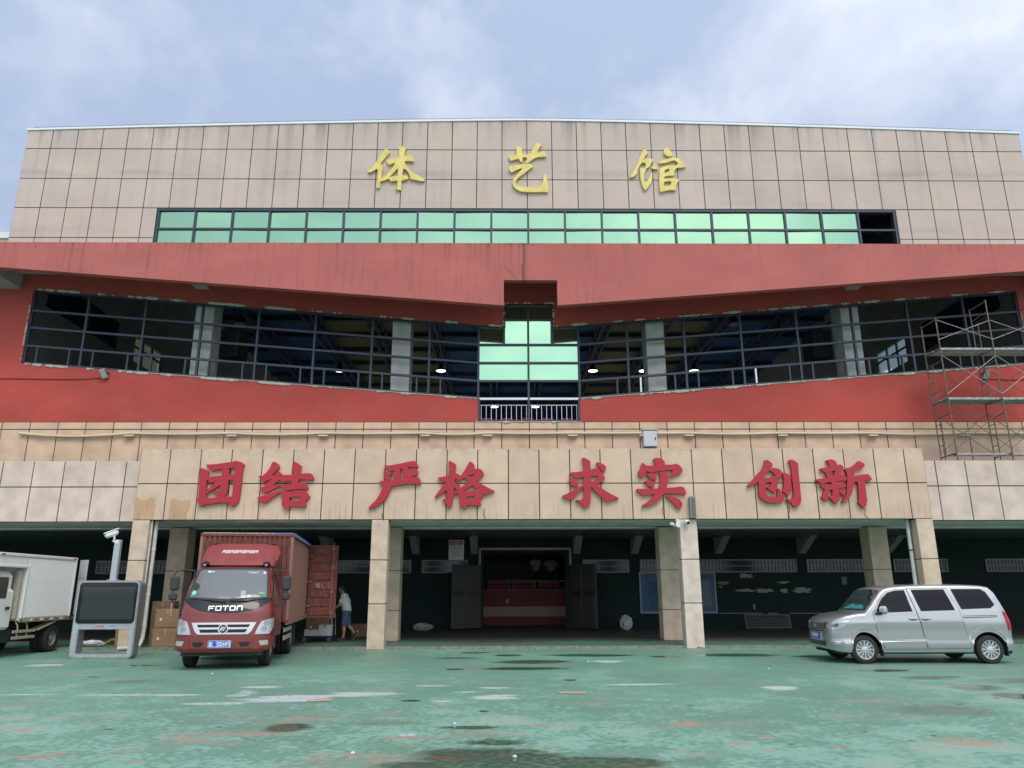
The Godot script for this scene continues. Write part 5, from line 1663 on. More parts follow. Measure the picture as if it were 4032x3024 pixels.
	# inside of the cab
	s = Shape.new()
	s.rbox(Vector3(0, 1.33, 0.42), Vector3(1.6, 0.16, 0.42), 0.04)
	obj("dashboard", s, mat("dash_grey", Color(0.20, 0.205, 0.21), 0.7), t)
	s = Shape.new()
	s.rbox(Vector3(-0.1, 1.425, 0.45), Vector3(0.28, 0.02, 0.2), 0.005)
	s.rbox(Vector3(0.26, 1.5, 0.4), Vector3(0.1, 0.16, 0.05), 0.01, Basis(Vector3(0, 1, 0), 0.3))
	s.rbox(Vector3(0.38, 1.45, 0.4), Vector3(0.1, 0.08, 0.05), 0.01)
	obj("papers", s, mats.camera_white, t)
	for x in [-0.42, 0.42]:
		s = Shape.new()
		s.rbox(Vector3(x, 1.45, -0.45), Vector3(0.5, 0.75, 0.14), 0.06, Basis(Vector3(1, 0, 0), -0.15))
		s.rbox(Vector3(x, 1.10, -0.2), Vector3(0.5, 0.14, 0.5), 0.05)
		obj("seat", s, mat("seat_fabric", Color(0.16, 0.16, 0.165), 0.9), t)
	s = Shape.new()
	s.rbox(Vector3(0, 1.55, -0.74), Vector3(1.56, 1.1, 0.04), 0.01)
	obj("cab_lining", s, mat("lining_grey", Color(0.30, 0.30, 0.30), 0.9), t)
	s = Shape.new()
	var ring := []
	for k in 25: ring.append(Vector3(0.42, 1.43, 0.14) + Basis(Vector3(1, 0, 0), -0.9) * Vector3(cos(TAU * k / 24) * 0.2, sin(TAU * k / 24) * 0.2, 0))
	s.tube(ring, 0.016, 6)
	obj("steering_wheel", s, plastic, t)
	# black panel, lettering, lamps, grille and bumper
	var dark := patch_obj("black_panel", v2([[-0.895, 1.425], [-0.80, 1.428], [0.0, 1.398], [0.80, 1.428], [0.895, 1.425], [0.84, 1.34], [0.70, 1.24], [0.50, 1.17], [0.25, 1.135], [0.0, 1.128], [-0.25, 1.135], [-0.50, 1.17], [-0.70, 1.24], [-0.84, 1.34]]), front, 0.006, black, t)
	s = Shape.new()
	var lx := -0.335
	for ch in "FOTON":
		strokes(s, GLYPHS[ch], front, 0.018, Vector2(lx, 1.178), Vector2(0.10, 0.078), 0.021)
		lx += 0.142
	obj("lettering", s, chrome, dark)
	s = Shape.new()
	s.tube([Vector3(-0.75, 1.425, 0.69), Vector3(-0.3, 1.385, 0.81), Vector3(-0.02, 1.36, 0.82)], 0.011, 6)
	s.tube([Vector3(0.05, 1.385, 0.82), Vector3(0.4, 1.37, 0.80), Vector3(0.78, 1.425, 0.68)], 0.011, 6)
	obj("wiper", s, plastic, dark)
	for sd in [-1.0, 1.0]:
		var poly := PackedVector2Array()
		for q in [[0.945, 1.015], [0.745, 0.955], [0.677, 0.827], [0.634, 0.695], [0.90, 0.70], [0.948, 0.845]]: poly.append(Vector2(sd * q[0], q[1]))
		var lamp := patch_obj("headlight", poly, front, 0.02, mat("lamp_reflector", Color(0.66, 0.67, 0.66), 0.22, 0.75, {"map": tex.rust, "scale": 9.0, "own": true}), t)
		patch_obj("lamp_cover", poly, front, 0.032, mat("lamp_clear", Color(0.8, 0.85, 0.85), 0.03, 0.0, {"alpha": 0.18}), lamp)
		s = Shape.new()
		for q in [Vector2(0.80, 0.80), Vector2(0.84, 0.92)]:
			s.patch(circle2(Vector2(sd * q.x, q.y), 0.06, 16), 0.1, front, 0.026, true)
		obj("reflector_bowl", s, mat("bowl_dark", Color(0.25, 0.26, 0.27), 0.15, 0.9), lamp)
	var gr := patch_obj("grille", v2([[-0.645, 0.935], [0.645, 0.935], [0.56, 0.755], [0.50, 0.70], [-0.50, 0.70], [-0.56, 0.755]]), front, 0.018, chrome, t)
	for part in [[[-0.53, 0.895], [0.53, 0.895], [0.50, 0.84], [-0.50, 0.84]], [[-0.485, 0.80], [0.485, 0.80], [0.44, 0.735], [-0.44, 0.735]]]:
		patch_obj("grille_opening", v2(part), front, 0.021, mat("grille_black", Color(0.008, 0.008, 0.009), 0.7), gr)
	patch_obj("badge_ring", circle2(Vector2(0, 0.81), 0.102), front, 0.03, chrome, gr, 0.1)
	patch_obj("badge", circle2(Vector2(0, 0.81), 0.082), front, 0.034, black, gr, 0.1)
	s = Shape.new()
	for k in 3:
		var o := Vector2(-0.035 + 0.035 * k, 0.0)
		s.patch(v2([[-0.035 + o.x, 0.765 + 0.012 * (2 - k)], [-0.018 + o.x, 0.765], [0.022 + o.x, 0.845], [0.005 + o.x, 0.855]]), 0.1, front, 0.039, true)
	obj("badge_bars", s, chrome, gr)
	var bumper := func(p: Vector2) -> Vector3:
		var u := minf(absf(p.x) / 0.99, 0.999)
		return Vector3(p.x, p.y, 0.985 - 0.10 * clampf((0.43 - p.y) / 0.12, 0.0, 1.0) - 0.5 * (1.0 - pow(1.0 - pow(u, 3.6), 1.0 / 3.6)))
	s = Shape.new()
	s.patch(v2([[-0.985, 0.665], [-0.99, 0.50], [-0.975, 0.40], [-0.75, 0.345], [0.75, 0.345], [0.975, 0.40], [0.99, 0.50], [0.985, 0.665]]), 0.06, bumper, 0.0, false)
	var rows2 := []
	for y in [0.665, 0.67]:
		var row := []
		for k in 33:
			var q := lerpf(-0.985, 0.985, k / 32.0)
			var at: Vector3 = bumper.call(Vector2(q, 0.665))
			row.append(at if y < 0.668 else Vector3(at.x * 0.95, 0.675, at.z - 0.12))
		rows2.append(row)
	grid(s, rows2)
	for sd in [-1.0, 1.0]: s.quad(Vector3(sd * 0.985, 0.40, 0.45), Vector3(sd * 0.985, 0.40, 0.2), Vector3(sd * 0.985, 0.665, 0.2), Vector3(sd * 0.985, 0.665, 0.45))
	var bp := obj("bumper", s, red, t)
	for sd in [-1.0, 1.0]:
		var fog := PackedVector2Array()
		for q in [[0.735, 0.572], [0.905, 0.58], [0.915, 0.49], [0.775, 0.48]]: fog.append(Vector2(sd * q[0], q[1]))
		patch_obj("fog_lamp", fog, bumper, 0.008, mat("fog_lens", Color(0.42, 0.43, 0.37), 0.2, 0.2), bp)
		var intake := PackedVector2Array()
		for q in [[0.335, 0.552], [0.58, 0.555], [0.54, 0.47], [0.40, 0.455]]: intake.append(Vector2(sd * q[0], q[1]))
		patch_obj("intake", intake, bumper, 0.004, mats.grille_black, bp)
		var bev := PackedVector2Array()
		for q in [[0.60, 0.40], [0.66, 0.61], [0.71, 0.63], [0.70, 0.56], [0.76, 0.42], [0.75, 0.39]]: bev.append(Vector2(sd * q[0], q[1]))
		patch_obj("bumper_fold", bev, bumper, 0.022, red, bp)
	var plate_at := Transform3D(Basis.IDENTITY, Vector3(-0.025, 0.515, 1.0))
	s = Shape.new()
	s.rbox(plate_at.origin, Vector3(0.46, 0.15, 0.012), 0.004)
	var pl := obj("number_plate", s, mat("plate_blue", Color(0.02, 0.085, 0.42), 0.4), bp)
	s = Shape.new()
	for e in [[0, 0.069, 0.45, 0.005], [0, -0.069, 0.45, 0.005], [-0.222, 0, 0.005, 0.135], [0.222, 0, 0.005, 0.135]]: s.box(plate_at.origin + Vector3(e[0], e[1], 0.007), Vector3(e[2], e[3], 0.003))
	flat_letters(s, "湘L", Transform3D(Basis.IDENTITY, plate_at.origin + Vector3(-0.205, -0.045, 0.008)), 0.09, 0.042, 0.018, 0.010)
	flat_letters(s, "3XH49", Transform3D(Basis.IDENTITY, plate_at.origin + Vector3(-0.065, -0.045, 0.008)), 0.09, 0.038, 0.020, 0.014)
	obj("plate_lettering", s, mat("plate_white", Color(0.75, 0.78, 0.8), 0.5), pl)
	s = Shape.new()
	s.span(Vector3(-0.8, 0.28, 0.55), Vector3(0.8, 0.36, 0.85))
	s.span(Vector3(-0.40, 0.55, -5.4), Vector3(-0.30, 0.75, 0.6))
	s.span(Vector3(0.30, 0.55, -5.4), Vector3(0.40, 0.75, 0.6))
	for z in [-1.2, -2.4, -3.4, -4.6]: s.span(Vector3(-0.95, 0.72, z - 0.04), Vector3(0.95, 0.80, z + 0.04))
	s.span(Vector3(-0.62, 0.30, -1.3), Vector3(0.25, 0.75, -0.5))
	s.cyl(Vector3(-0.75, 0.40, -3.35), Vector3(0.75, 0.40, -3.35), 0.07, 0.07, 10)
	s.cyl(Vector3(-0.75, 0.40, 0.0), Vector3(0.75, 0.40, 0.0), 0.05, 0.05, 10)
	obj("chassis", s, chassis, t)
	# side windows, doors and mirrors
	for sd in [-1.0, 1.0]:
		var side_f := func(p: Vector2) -> Vector3: return Vector3(sd * wide_at.call(p.y) * 0.998, p.y, p.x)
		patch_obj("side_window", v2([[-0.55, 1.42], [0.40, 1.40], [0.18, 1.90], [0.05, 1.96], [-0.55, 1.97]]), side_f, 0.006, mat("dark_glass", Color(0.012, 0.014, 0.016), 0.05), t, 0.12, sd > 0)
		s = Shape.new()
		s.patch(v2([[-0.60, 0.72], [0.46, 0.72], [0.46, 0.73], [-0.59, 0.73], [-0.59, 2.0], [-0.60, 2.0]]), 0.2, side_f, 0.003, false, sd > 0)
		obj("door_gap", s, mats.grille_black, t)
		var m0 := Vector3(sd * 1.12, 0, 0.42)
		s = Shape.new()
		s.tube([Vector3(sd * 0.80, 2.0, 0.3), Vector3(sd * 0.98, 2.02, 0.36), Vector3(sd * 1.15, 1.99, 0.42), Vector3(sd * 1.19, 1.93, 0.42), Vector3(sd * 1.19, 1.5, 0.42), Vector3(sd * 1.17, 1.33, 0.42), Vector3(sd * 0.94, 1.25, 0.36)], 0.015, 7)
		var arm := obj("mirror_arm", s, plastic, t)
		s = Shape.new()
		s.rbox(Vector3(sd * 1.16, 1.735, 0.44), Vector3(0.19, 0.30, 0.09), 0.035)
		s.rbox(Vector3(sd * 1.17, 1.455, 0.44), Vector3(0.18, 0.15, 0.08), 0.035)
		obj("mirror", s, plastic, arm)
	s = Shape.new()
	s.tube([Vector3(-0.78, 1.98, 0.38), Vector3(-0.74, 1.80, 0.66), Vector3(-0.66, 1.70, 0.86)], 0.01, 6)
	s.cyl(Vector3(-0.635, 1.66, 0.86), Vector3(-0.625, 1.66, 0.88), 0.078, 0.078, 18)
	obj("blind_spot_mirror", s, mat("mirror_back", Color(0.05, 0.05, 0.055), 0.3), t)
	s = Shape.new()
	s.tube([Vector3(-1.17, 1.33, 0.44), Vector3(-1.18, 1.2, 0.44), Vector3(-1.165, 1.06, 0.44)], 0.012, 5)
	obj("ribbon", s, mat("faded_ribbon", Color(0.55, 0.22, 0.2), 0.8), t)
	# wind deflector on the roof
	var defl := func(p: Vector2) -> Vector3:
		var f := clampf((p.y - 2.10) / 0.56, 0.0, 1.0)
		var w := lerpf(0.80, 0.885, f) - 0.06 * f * f
		var u := minf(absf(p.x) / w, 0.999)
		return Vector3(p.x * 1.0, p.y - 0.03 * pow(u, 4.0) * f, 0.10 - 0.86 * pow(f, 1.25) - 0.32 * (1.0 - pow(1.0 - pow(u, 3.0), 1.0 / 3.0)))
	s = Shape.new()
	s.patch(v2([[-0.78, 2.115], [0.78, 2.115], [0.83, 2.30], [0.84, 2.46], [0.80, 2.58], [0.70, 2.645], [-0.70, 2.645], [-0.80, 2.58], [-0.84, 2.46], [-0.83, 2.30]]), 0.06, defl, 0.0, false)
	for sd in [-1.0, 1.0]:
		var rows := []
		for k in 8:
			var y := lerpf(2.115, 2.62, k / 7.0)
			var x := lerp_list([[2.115, 0.78], [2.30, 0.83], [2.46, 0.84], [2.58, 0.80], [2.645, 0.70]], y)
			var a: Vector3 = defl.call(Vector2(sd * x, y))
			rows.append([a, Vector3(a.x, a.y - 0.01, lerpf(a.z, -0.95, 0.5)), Vector3(a.x * 0.99, a.y - 0.02, -0.95)])
		grid(s, rows)
	s.quad(Vector3(-0.7, 2.645, -0.76), Vector3(0.7, 2.645, -0.76), Vector3(0.7, 2.62, -0.95), Vector3(-0.7, 2.62, -0.95))
	var df := obj("wind_deflector", s, mat("faded_truck_red", Color(0.27, 0.050, 0.048), 0.5, 0.0, {"map": tex.cloud, "scale": 0.9, "own": true}), t)
	s = Shape.new()
	for k in 9:
		var x := -0.40 + 0.088 * k
		strokes(s, [[0, 0, 1, 0.1], [0.2, 0.9, 0.9, 1.0], [0.5, 0, 0.55, 1], [0.1, 0.5, 1.0, 0.55]] if k % 2 else [[0, 0, 0.2, 1], [0.2, 1, 1, 0.9], [0.9, 0, 1, 0.9], [0.1, 0.4, 0.9, 0.5]], defl, 0.004, Vector2(x, 2.415), Vector2(0.07, 0.062), 0.019)
	obj("worn_lettering", s, mat("worn_white", Color(0.60, 0.50, 0.48), 0.7), df)
	for sd in [-1.0, 1.0]:
		s = Shape.new()
		s.ball(Vector3(sd * 0.655, 2.15, 0.03), Vector3(0.085, 0.07, 0.09), 12)
		obj("deflector_recess", s, mats.grille_black, df)
		s = Shape.new()
		s.ball(Vector3(sd * 0.655, 2.12, 0.13), Vector3(0.04, 0.03, 0.04), 10)
		obj("marker_lamp", s, mats.fog_lens, df)
	# cargo box of corrugated sheet
	var box := mat("box_red", Color(0.82, 0.82, 0.80), 0.75, 0.0, {"map": tex.flakes, "scale": Vector3(0.9, 0.45, 0.9), "own": true})
	var faded := mat("box_side_red", Color(0.30, 0.150, 0.112), 0.8, 0.0, {"map": tex.streak, "scale": Vector3(0.5, 0.12, 0.5), "own": true})
	var z0 := -1.12
	var z1 := -5.80
	s = Shape.new()
	s.span(Vector3(-1.02, 0.86, z1), Vector3(1.02, 2.84, z0 - 0.03))
	var cargo := obj("cargo_box", s, box, t)
	for k in 18:
		s = Shape.new()
		var x := lerpf(-0.98, 0.98, k / 17.0)
		var o := Vector3(x, 1.85, z0 - 0.03)
		s.prism(PackedVector2Array([Vector2(-0.040, 0), Vector2(0.040, 0), Vector2(0.024, 0.03), Vector2(-0.024, 0.03)]), [], 1.98, Transform3D(Basis(Vector3(1, 0, 0), Vector3(0, 0, 1), Vector3(0, -1, 0)), Vector3(x, 2.84, z0 - 0.03)))
		obj("rib", s, box, cargo)
	for sd in [-1.0, 1.0]:
		s = Shape.new()
		s.span(Vector3(sd * 1.02, 0.86, z1), Vector3(sd * 1.035, 2.84, z0 - 0.06))
		obj("side_sheet", s, faded, cargo)
		for k in 46:
			s = Shape.new()
			var z := lerpf(z0 - 0.12, z1 + 0.06, k / 45.0)
			s.span(Vector3(sd * 1.035, 0.90, z - 0.026), Vector3(sd * 1.050, 2.80, z + 0.026))
			obj("rib", s, faded, cargo)
		s = Shape.new()
		s.rbox(Vector3(sd * 1.045, 0.86, (z0 + z1) * 0.5), Vector3(0.07, 0.12, z0 - z1), 0.008)
		s.rbox(Vector3(sd * 1.045, 1.85, z0 - 0.03), Vector3(0.07, 2.05, 0.06), 0.008)
		obj("frame_rail", s, faded, cargo)
	s = Shape.new()
	s.rbox(Vector3(0, 2.875, z0 - 0.02), Vector3(2.16, 0.07, 0.07), 0.01)
	for sd in [-1.0, 1.0]: s.rbox(Vector3(sd * 1.05, 2.875, (z0 + z1) * 0.5 - 0.04), Vector3(0.07, 0.07, z0 - z1), 0.01)
	obj("top_rail", s, mat("box_rail", Color(0.20, 0.06, 0.045), 0.7, 0.0, {"map": tex.rust, "scale": 2.0, "own": true}), cargo)
	s = Shape.new()
	s.span(Vector3(-1.03, 2.911, z1), Vector3(0.62, 2.93, z0))
	obj("roof_sheet", s, mat("worn_roof_cream", Color(0.52, 0.47, 0.36), 0.8, 0.0, {"map": tex.rust, "scale": 1.2, "own": true}), cargo)
	s = Shape.new()
	s.span(Vector3(0.62, 2.912, z1), Vector3(1.06, 2.934, z0 + 0.01))
	s.span(Vector3(1.05, 2.86, z1), Vector3(1.09, 2.934, z0 - 0.2))
	obj("roof_tarp", s, mat("blue_tarp", Color(0.10, 0.24, 0.46), 0.7, 0.0, {"map": tex.cloud, "scale": 1.0}), cargo)
	# the open rear door
	var hinge := Vector3(1.06, 0, z1)
	var turn := Basis(Vector3(0, 1, 0), deg_to_rad(-2.0))
	s = Shape.new()
	s.rbox(hinge + turn * Vector3(0.43, 1.86, 0), Vector3(0.84, 2.1, 0.03), 0.008, turn)
	var door := obj("rear_door", s, box, t)
	for k in 8:
		s = Shape.new()
		var y := lerpf(0.98, 2.74, k / 7.0)
		s.rbox(hinge + turn * Vector3(0.37, y, 0.022), Vector3(0.60, 0.2, 0.024), 0.01, turn)
		obj("door_panel", s, box, door)
	s = Shape.new()
	s.cyl(hinge + turn * Vector3(0.71, 0.78, 0.05), hinge + turn * Vector3(0.71, 2.98, 0.05), 0.017, 0.017, 8)
	for y in [0.95, 1.55, 2.25, 2.8]: s.rbox(hinge + turn * Vector3(0.71, y, 0.04), Vector3(0.09, 0.07, 0.03), 0.006, turn)
	obj("lock_rod", s, faded, door)
	s = Shape.new()
	for y in [1.15, 1.85, 2.6]: s.rbox(hinge + turn * Vector3(0.02, y, 0.03), Vector3(0.2, 0.04, 0.03), 0.006, turn)
	obj("door_hinge", s, faded, door)
	s = Shape.new()
	flat_letters(s, "湘L3", Transform3D(turn, hinge + turn * Vector3(0.24, 1.66, 0.036)), 0.15, 0.11, 0.07, 0.014)
	obj("painted_number", s, mat("worn_number", Color(0.40, 0.30, 0.27), 0.8), door)
	# under-run guards, mudguards
	for sd in [-1.0, 1.0]:
		for y in [0.50, 0.68]:
			s = Shape.new()
			s.rbox(Vector3(sd * 0.99, y, -1.95), Vector3(0.03, 0.10, 1.5), 0.006)
			obj("side_guard", s, mat("dirty_white_rail", Color(0.42, 0.40, 0.35), 0.7, 0.0, {"map": tex.rust, "scale": 2.0, "own": true}), t)
		s = Shape.new()
		for z in [-1.4, -2.5]: s.span(Vector3(sd * 0.955, 0.42, z - 0.03), Vector3(sd * 0.975, 0.84, z + 0.03))
		obj("guard_post", s, chassis, t)
		s = Shape.new()
		s.span(Vector3(sd * 0.62, 0.25, -3.86), Vector3(sd * 0.98, 0.72, -3.85))
		obj("mud_flap", s, plastic, t)
	var steel_rim := mat("dusty_steel_rim", Color(0.30, 0.28, 0.25), 0.6, 0.4)
	for w in [[0.77, 0.0], [-0.77, 0.0], [0.83, -3.35], [-0.83, -3.35], [0.60, -3.35], [-0.60, -3.35]]:
		var n := Node3D.new()
		n.name = "wheel"
		t.add_child(n, true)
		org[n] = Vector3.ZERO
		wheel(n, Vector3(w[0], 0.40, w[1]), 0.40, 0.23, Vector3(signf(w[0]), 0, 0), steel_rim, 0, 0.21)


func make_white_truck() -> void:
	var t := thing("white_box_truck", "white corrugated box truck with a rust-streaked lower edge beside the screen kiosk", "truck", Vector3(-13.2, 0, -20.3), "", false)
	var white := mat("white_box_paint", Color(0.82, 0.82, 0.79), 0.5, 0.0, {"map": tex.grain, "scale": 0.6, "own": true})
	var s := Shape.new()
	var side := 0.92
	# local x to the right, z forward; origin at mid length
	s.span(Vector3(-0.90, 0.86, -2.15), Vector3(0.90, 2.46, 0.10))
	s.span(Vector3(-0.90, 2.18, 0.10), Vector3(0.90, 2.46, 1.35))
	var box := obj("cargo_box", s, white, t)
	for k in 34:
		var z := lerpf(-2.08, 0.02, k / 33.0)
		s = Shape.new()
		s.prism(PackedVector2Array([Vector2(-0.024, 0), Vector2(0.024, 0), Vector2(0.013, 0.022), Vector2(-0.013, 0.022)]), [], 1.46, Transform3D(Basis(Vector3(0, 0, -1), Vector3(1, 0, 0), Vector3(0, 1, 0)), Vector3(0.90, 0.94, z)))
		obj("rib", s, white, box)
	for k in 18:
		var z := lerpf(0.14, 1.25, k / 17.0)
		s = Shape.new()
		s.span(Vector3(0.90, 2.22, z - 0.014), Vector3(0.918, 2.40, z + 0.014))
		obj("rib", s, white, box)
	s = Shape.new()
	s.rbox(Vector3(0.91, 2.475, -0.40), Vector3(0.06, 0.07, 3.52), 0.01)
	s.rbox(Vector3(0.915, 2.19, 0.70), Vector3(0.05, 0.06, 1.32), 0.01)
	s.rbox(Vector3(0.915, 1.5, 0.08), Vector3(0.05, 1.36, 0.07), 0.01)
	s.rbox(Vector3(0.915, 1.65, -2.12), Vector3(0.05, 1.62, 0.07), 0.01)
	s.rbox(Vector3(0, 2.48, -0.40), Vector3(1.8, 0.04, 3.50), 0.01)
	obj("frame_rail", s, white, box)
	s = Shape.new()
	s.rbox(Vector3(0.915, 0.875, -1.02), Vector3(0.05, 0.11, 2.28), 0.01)
	obj("bottom_rail", s, mat("rusty_white", Color(0.46, 0.41, 0.31), 0.7, 0.0, {"map": tex.rust, "scale": 2.0, "own": true}), box)
	for k in 8:
		s = Shape.new()
		var z := lerpf(-1.95, -0.35, k / 7.0)
		s.rbox(Vector3(0.942, 0.875, z), Vector3(0.006, 0.05, 0.11), 0.002)
		obj("reflector", s, mat("reflector_red", Color(0.45, 0.03, 0.03), 0.4) if k % 2 == 0 else mats.plate_white, box)
	for z in [1.2, -2.0]:
		s = Shape.new()
		s.rbox(Vector3(0.945, 2.47, z), Vector3(0.02, 0.035, 0.12), 0.005)
		obj("marker_lamp", s, mats.reflector_red, box)
	# rear door, swung back
	s = Shape.new()
	s.rbox(Vector3(1.10, 1.70, -2.22), Vector3(0.36, 1.5, 0.03), 0.008, Basis(Vector3(0, 1, 0), -0.5))
	var door := obj("rear_door", s, mat("door_grey_white", Color(0.42, 0.43, 0.43), 0.6, 0.0, {"map": tex.cloud, "scale": 1.0}), t)
	for y in [1.15, 1.65, 2.15]:
		s = Shape.new()
		s.rbox(Vector3(1.10, y, -2.20), Vector3(0.30, 0.4, 0.03), 0.008, Basis(Vector3(0, 1, 0), -0.5))
		obj("door_panel", s, mats.door_grey_white, door)
	s = Shape.new()
	s.rbox(Vector3(1.05, 0.86, -2.1), Vector3(0.1, 0.1, 0.06), 0.01)
	obj("door_hinge", s, mats.dark_plastic, door)
	# cab
	s = Shape.new()
	s.rbox(Vector3(0, 1.15, 1.12), Vector3(1.72, 1.0, 1.55), 0.08)
	s.rbox(Vector3(0, 1.75, 1.0), Vector3(1.62, 0.64, 1.25), 0.12)
	var cab := obj("cab", s, white, t)
	s = Shape.new()
	s.rbox(Vector3(0.845, 1.66, 1.12), Vector3(0.05, 0.52, 0.85), 0.02)
	obj("side_window", s, mats.dark_glass, cab)
	s = Shape.new()
	s.rbox(Vector3(0.885, 1.18, 0.62), Vector3(0.04, 0.07, 0.14), 0.01)
	obj("door_handle", s, mats.dark_plastic, cab)
	s = Shape.new()
	s.rbox(Vector3(0.78, 1.5, 0.22), Vector3(0.2, 1.26, 0.16), 0.05)
	obj("cab_pillar", s, mats.rusty_white, cab)
	s = Shape.new()
	s.span(Vector3(-0.40, 0.50, -2.1), Vector3(0.40, 0.80, 1.7))
	s.span(Vector3(-0.85, 0.35, 0.2), Vector3(0.80, 0.66, 0.75))
	s.cyl(Vector3(-0.7, 0.34, -1.5), Vector3(0.7, 0.34, -1.5), 0.06, 0.06, 8)
	obj("chassis", s, mats.chassis_black, t)
	for y in [0.45, 0.60]:
		s = Shape.new()
		s.rbox(Vector3(0.90, y, -0.18), Vector3(0.03, 0.07, 0.95), 0.006)
		obj("side_guard", s, mats.rusty_white, t)
	s = Shape.new()
	for z in [0.05, -0.35]: s.tube([Vector3(0.87, 0.40, z), Vector3(0.87, 0.66, z), Vector3(0.86, 0.76, z + 0.02), Vector3(0.80, 0.84, z + 0.03)], 0.02, 6)
	obj("guard_post", s, mats.rusty_white, t)
	s = Shape.new()
	s.rbox(Vector3(0.80, 0.70, -1.15), Vector3(0.25, 0.03, 0.8), 0.01, Basis(Vector3(1, 0, 0), 0.25))
	obj("mudguard", s, mats.rusty_white, t)
	for w in [[0.80, -1.5], [-0.80, -1.5], [0.58, -1.5], [-0.58, -1.5], [0.74, 1.15], [-0.74, 1.15]]:
		var n := Node3D.new()
		n.name = "wheel"
		t.add_child(n, true)
		org[n] = Vector3.ZERO
		wheel(n, Vector3(w[0], 0.35, w[1]), 0.35, 0.2, Vector3(signf(w[0]), 0, 0), mats.dusty_steel_rim, 0, 0.19)


const VAN_TOP := [[0.0, 0.885], [0.03, 0.91], [0.10, 0.935], [0.3, 0.985], [0.6, 1.045], [0.95, 1.085], [1.16, 1.10], [1.30, 1.24], [1.45, 1.41], [1.57, 1.55], [1.66, 1.615], [1.85, 1.655], [2.2, 1.682], [2.8, 1.694], [3.4, 1.692], [3.85, 1.675], [4.00, 1.645], [4.08, 1.56], [4.17, 1.36], [4.27, 1.10], [4.35, 0.90], [4.41, 0.74], [4.445, 0.66], [4.46, 0.63]]


func van_half(x: float, y: float) -> float:
	var w := lerp_list([[0.20, 0.79], [0.36, 0.832], [0.452, 0.843], [0.478, 0.816], [0.68, 0.826], [0.87, 0.846], [0.905, 0.836], [1.05, 0.822], [1.35, 0.765], [1.70, 0.685]], y)
	if x < 1.0: w *= pow(maxf(1.0 - pow(1.0 - x, 3.9), 0.0), 1.0 / 3.9)
	if x > 3.9: w *= pow(maxf(1.0 - pow((x - 3.9) / 0.56, 4.0), 0.0), 0.25)
	return w


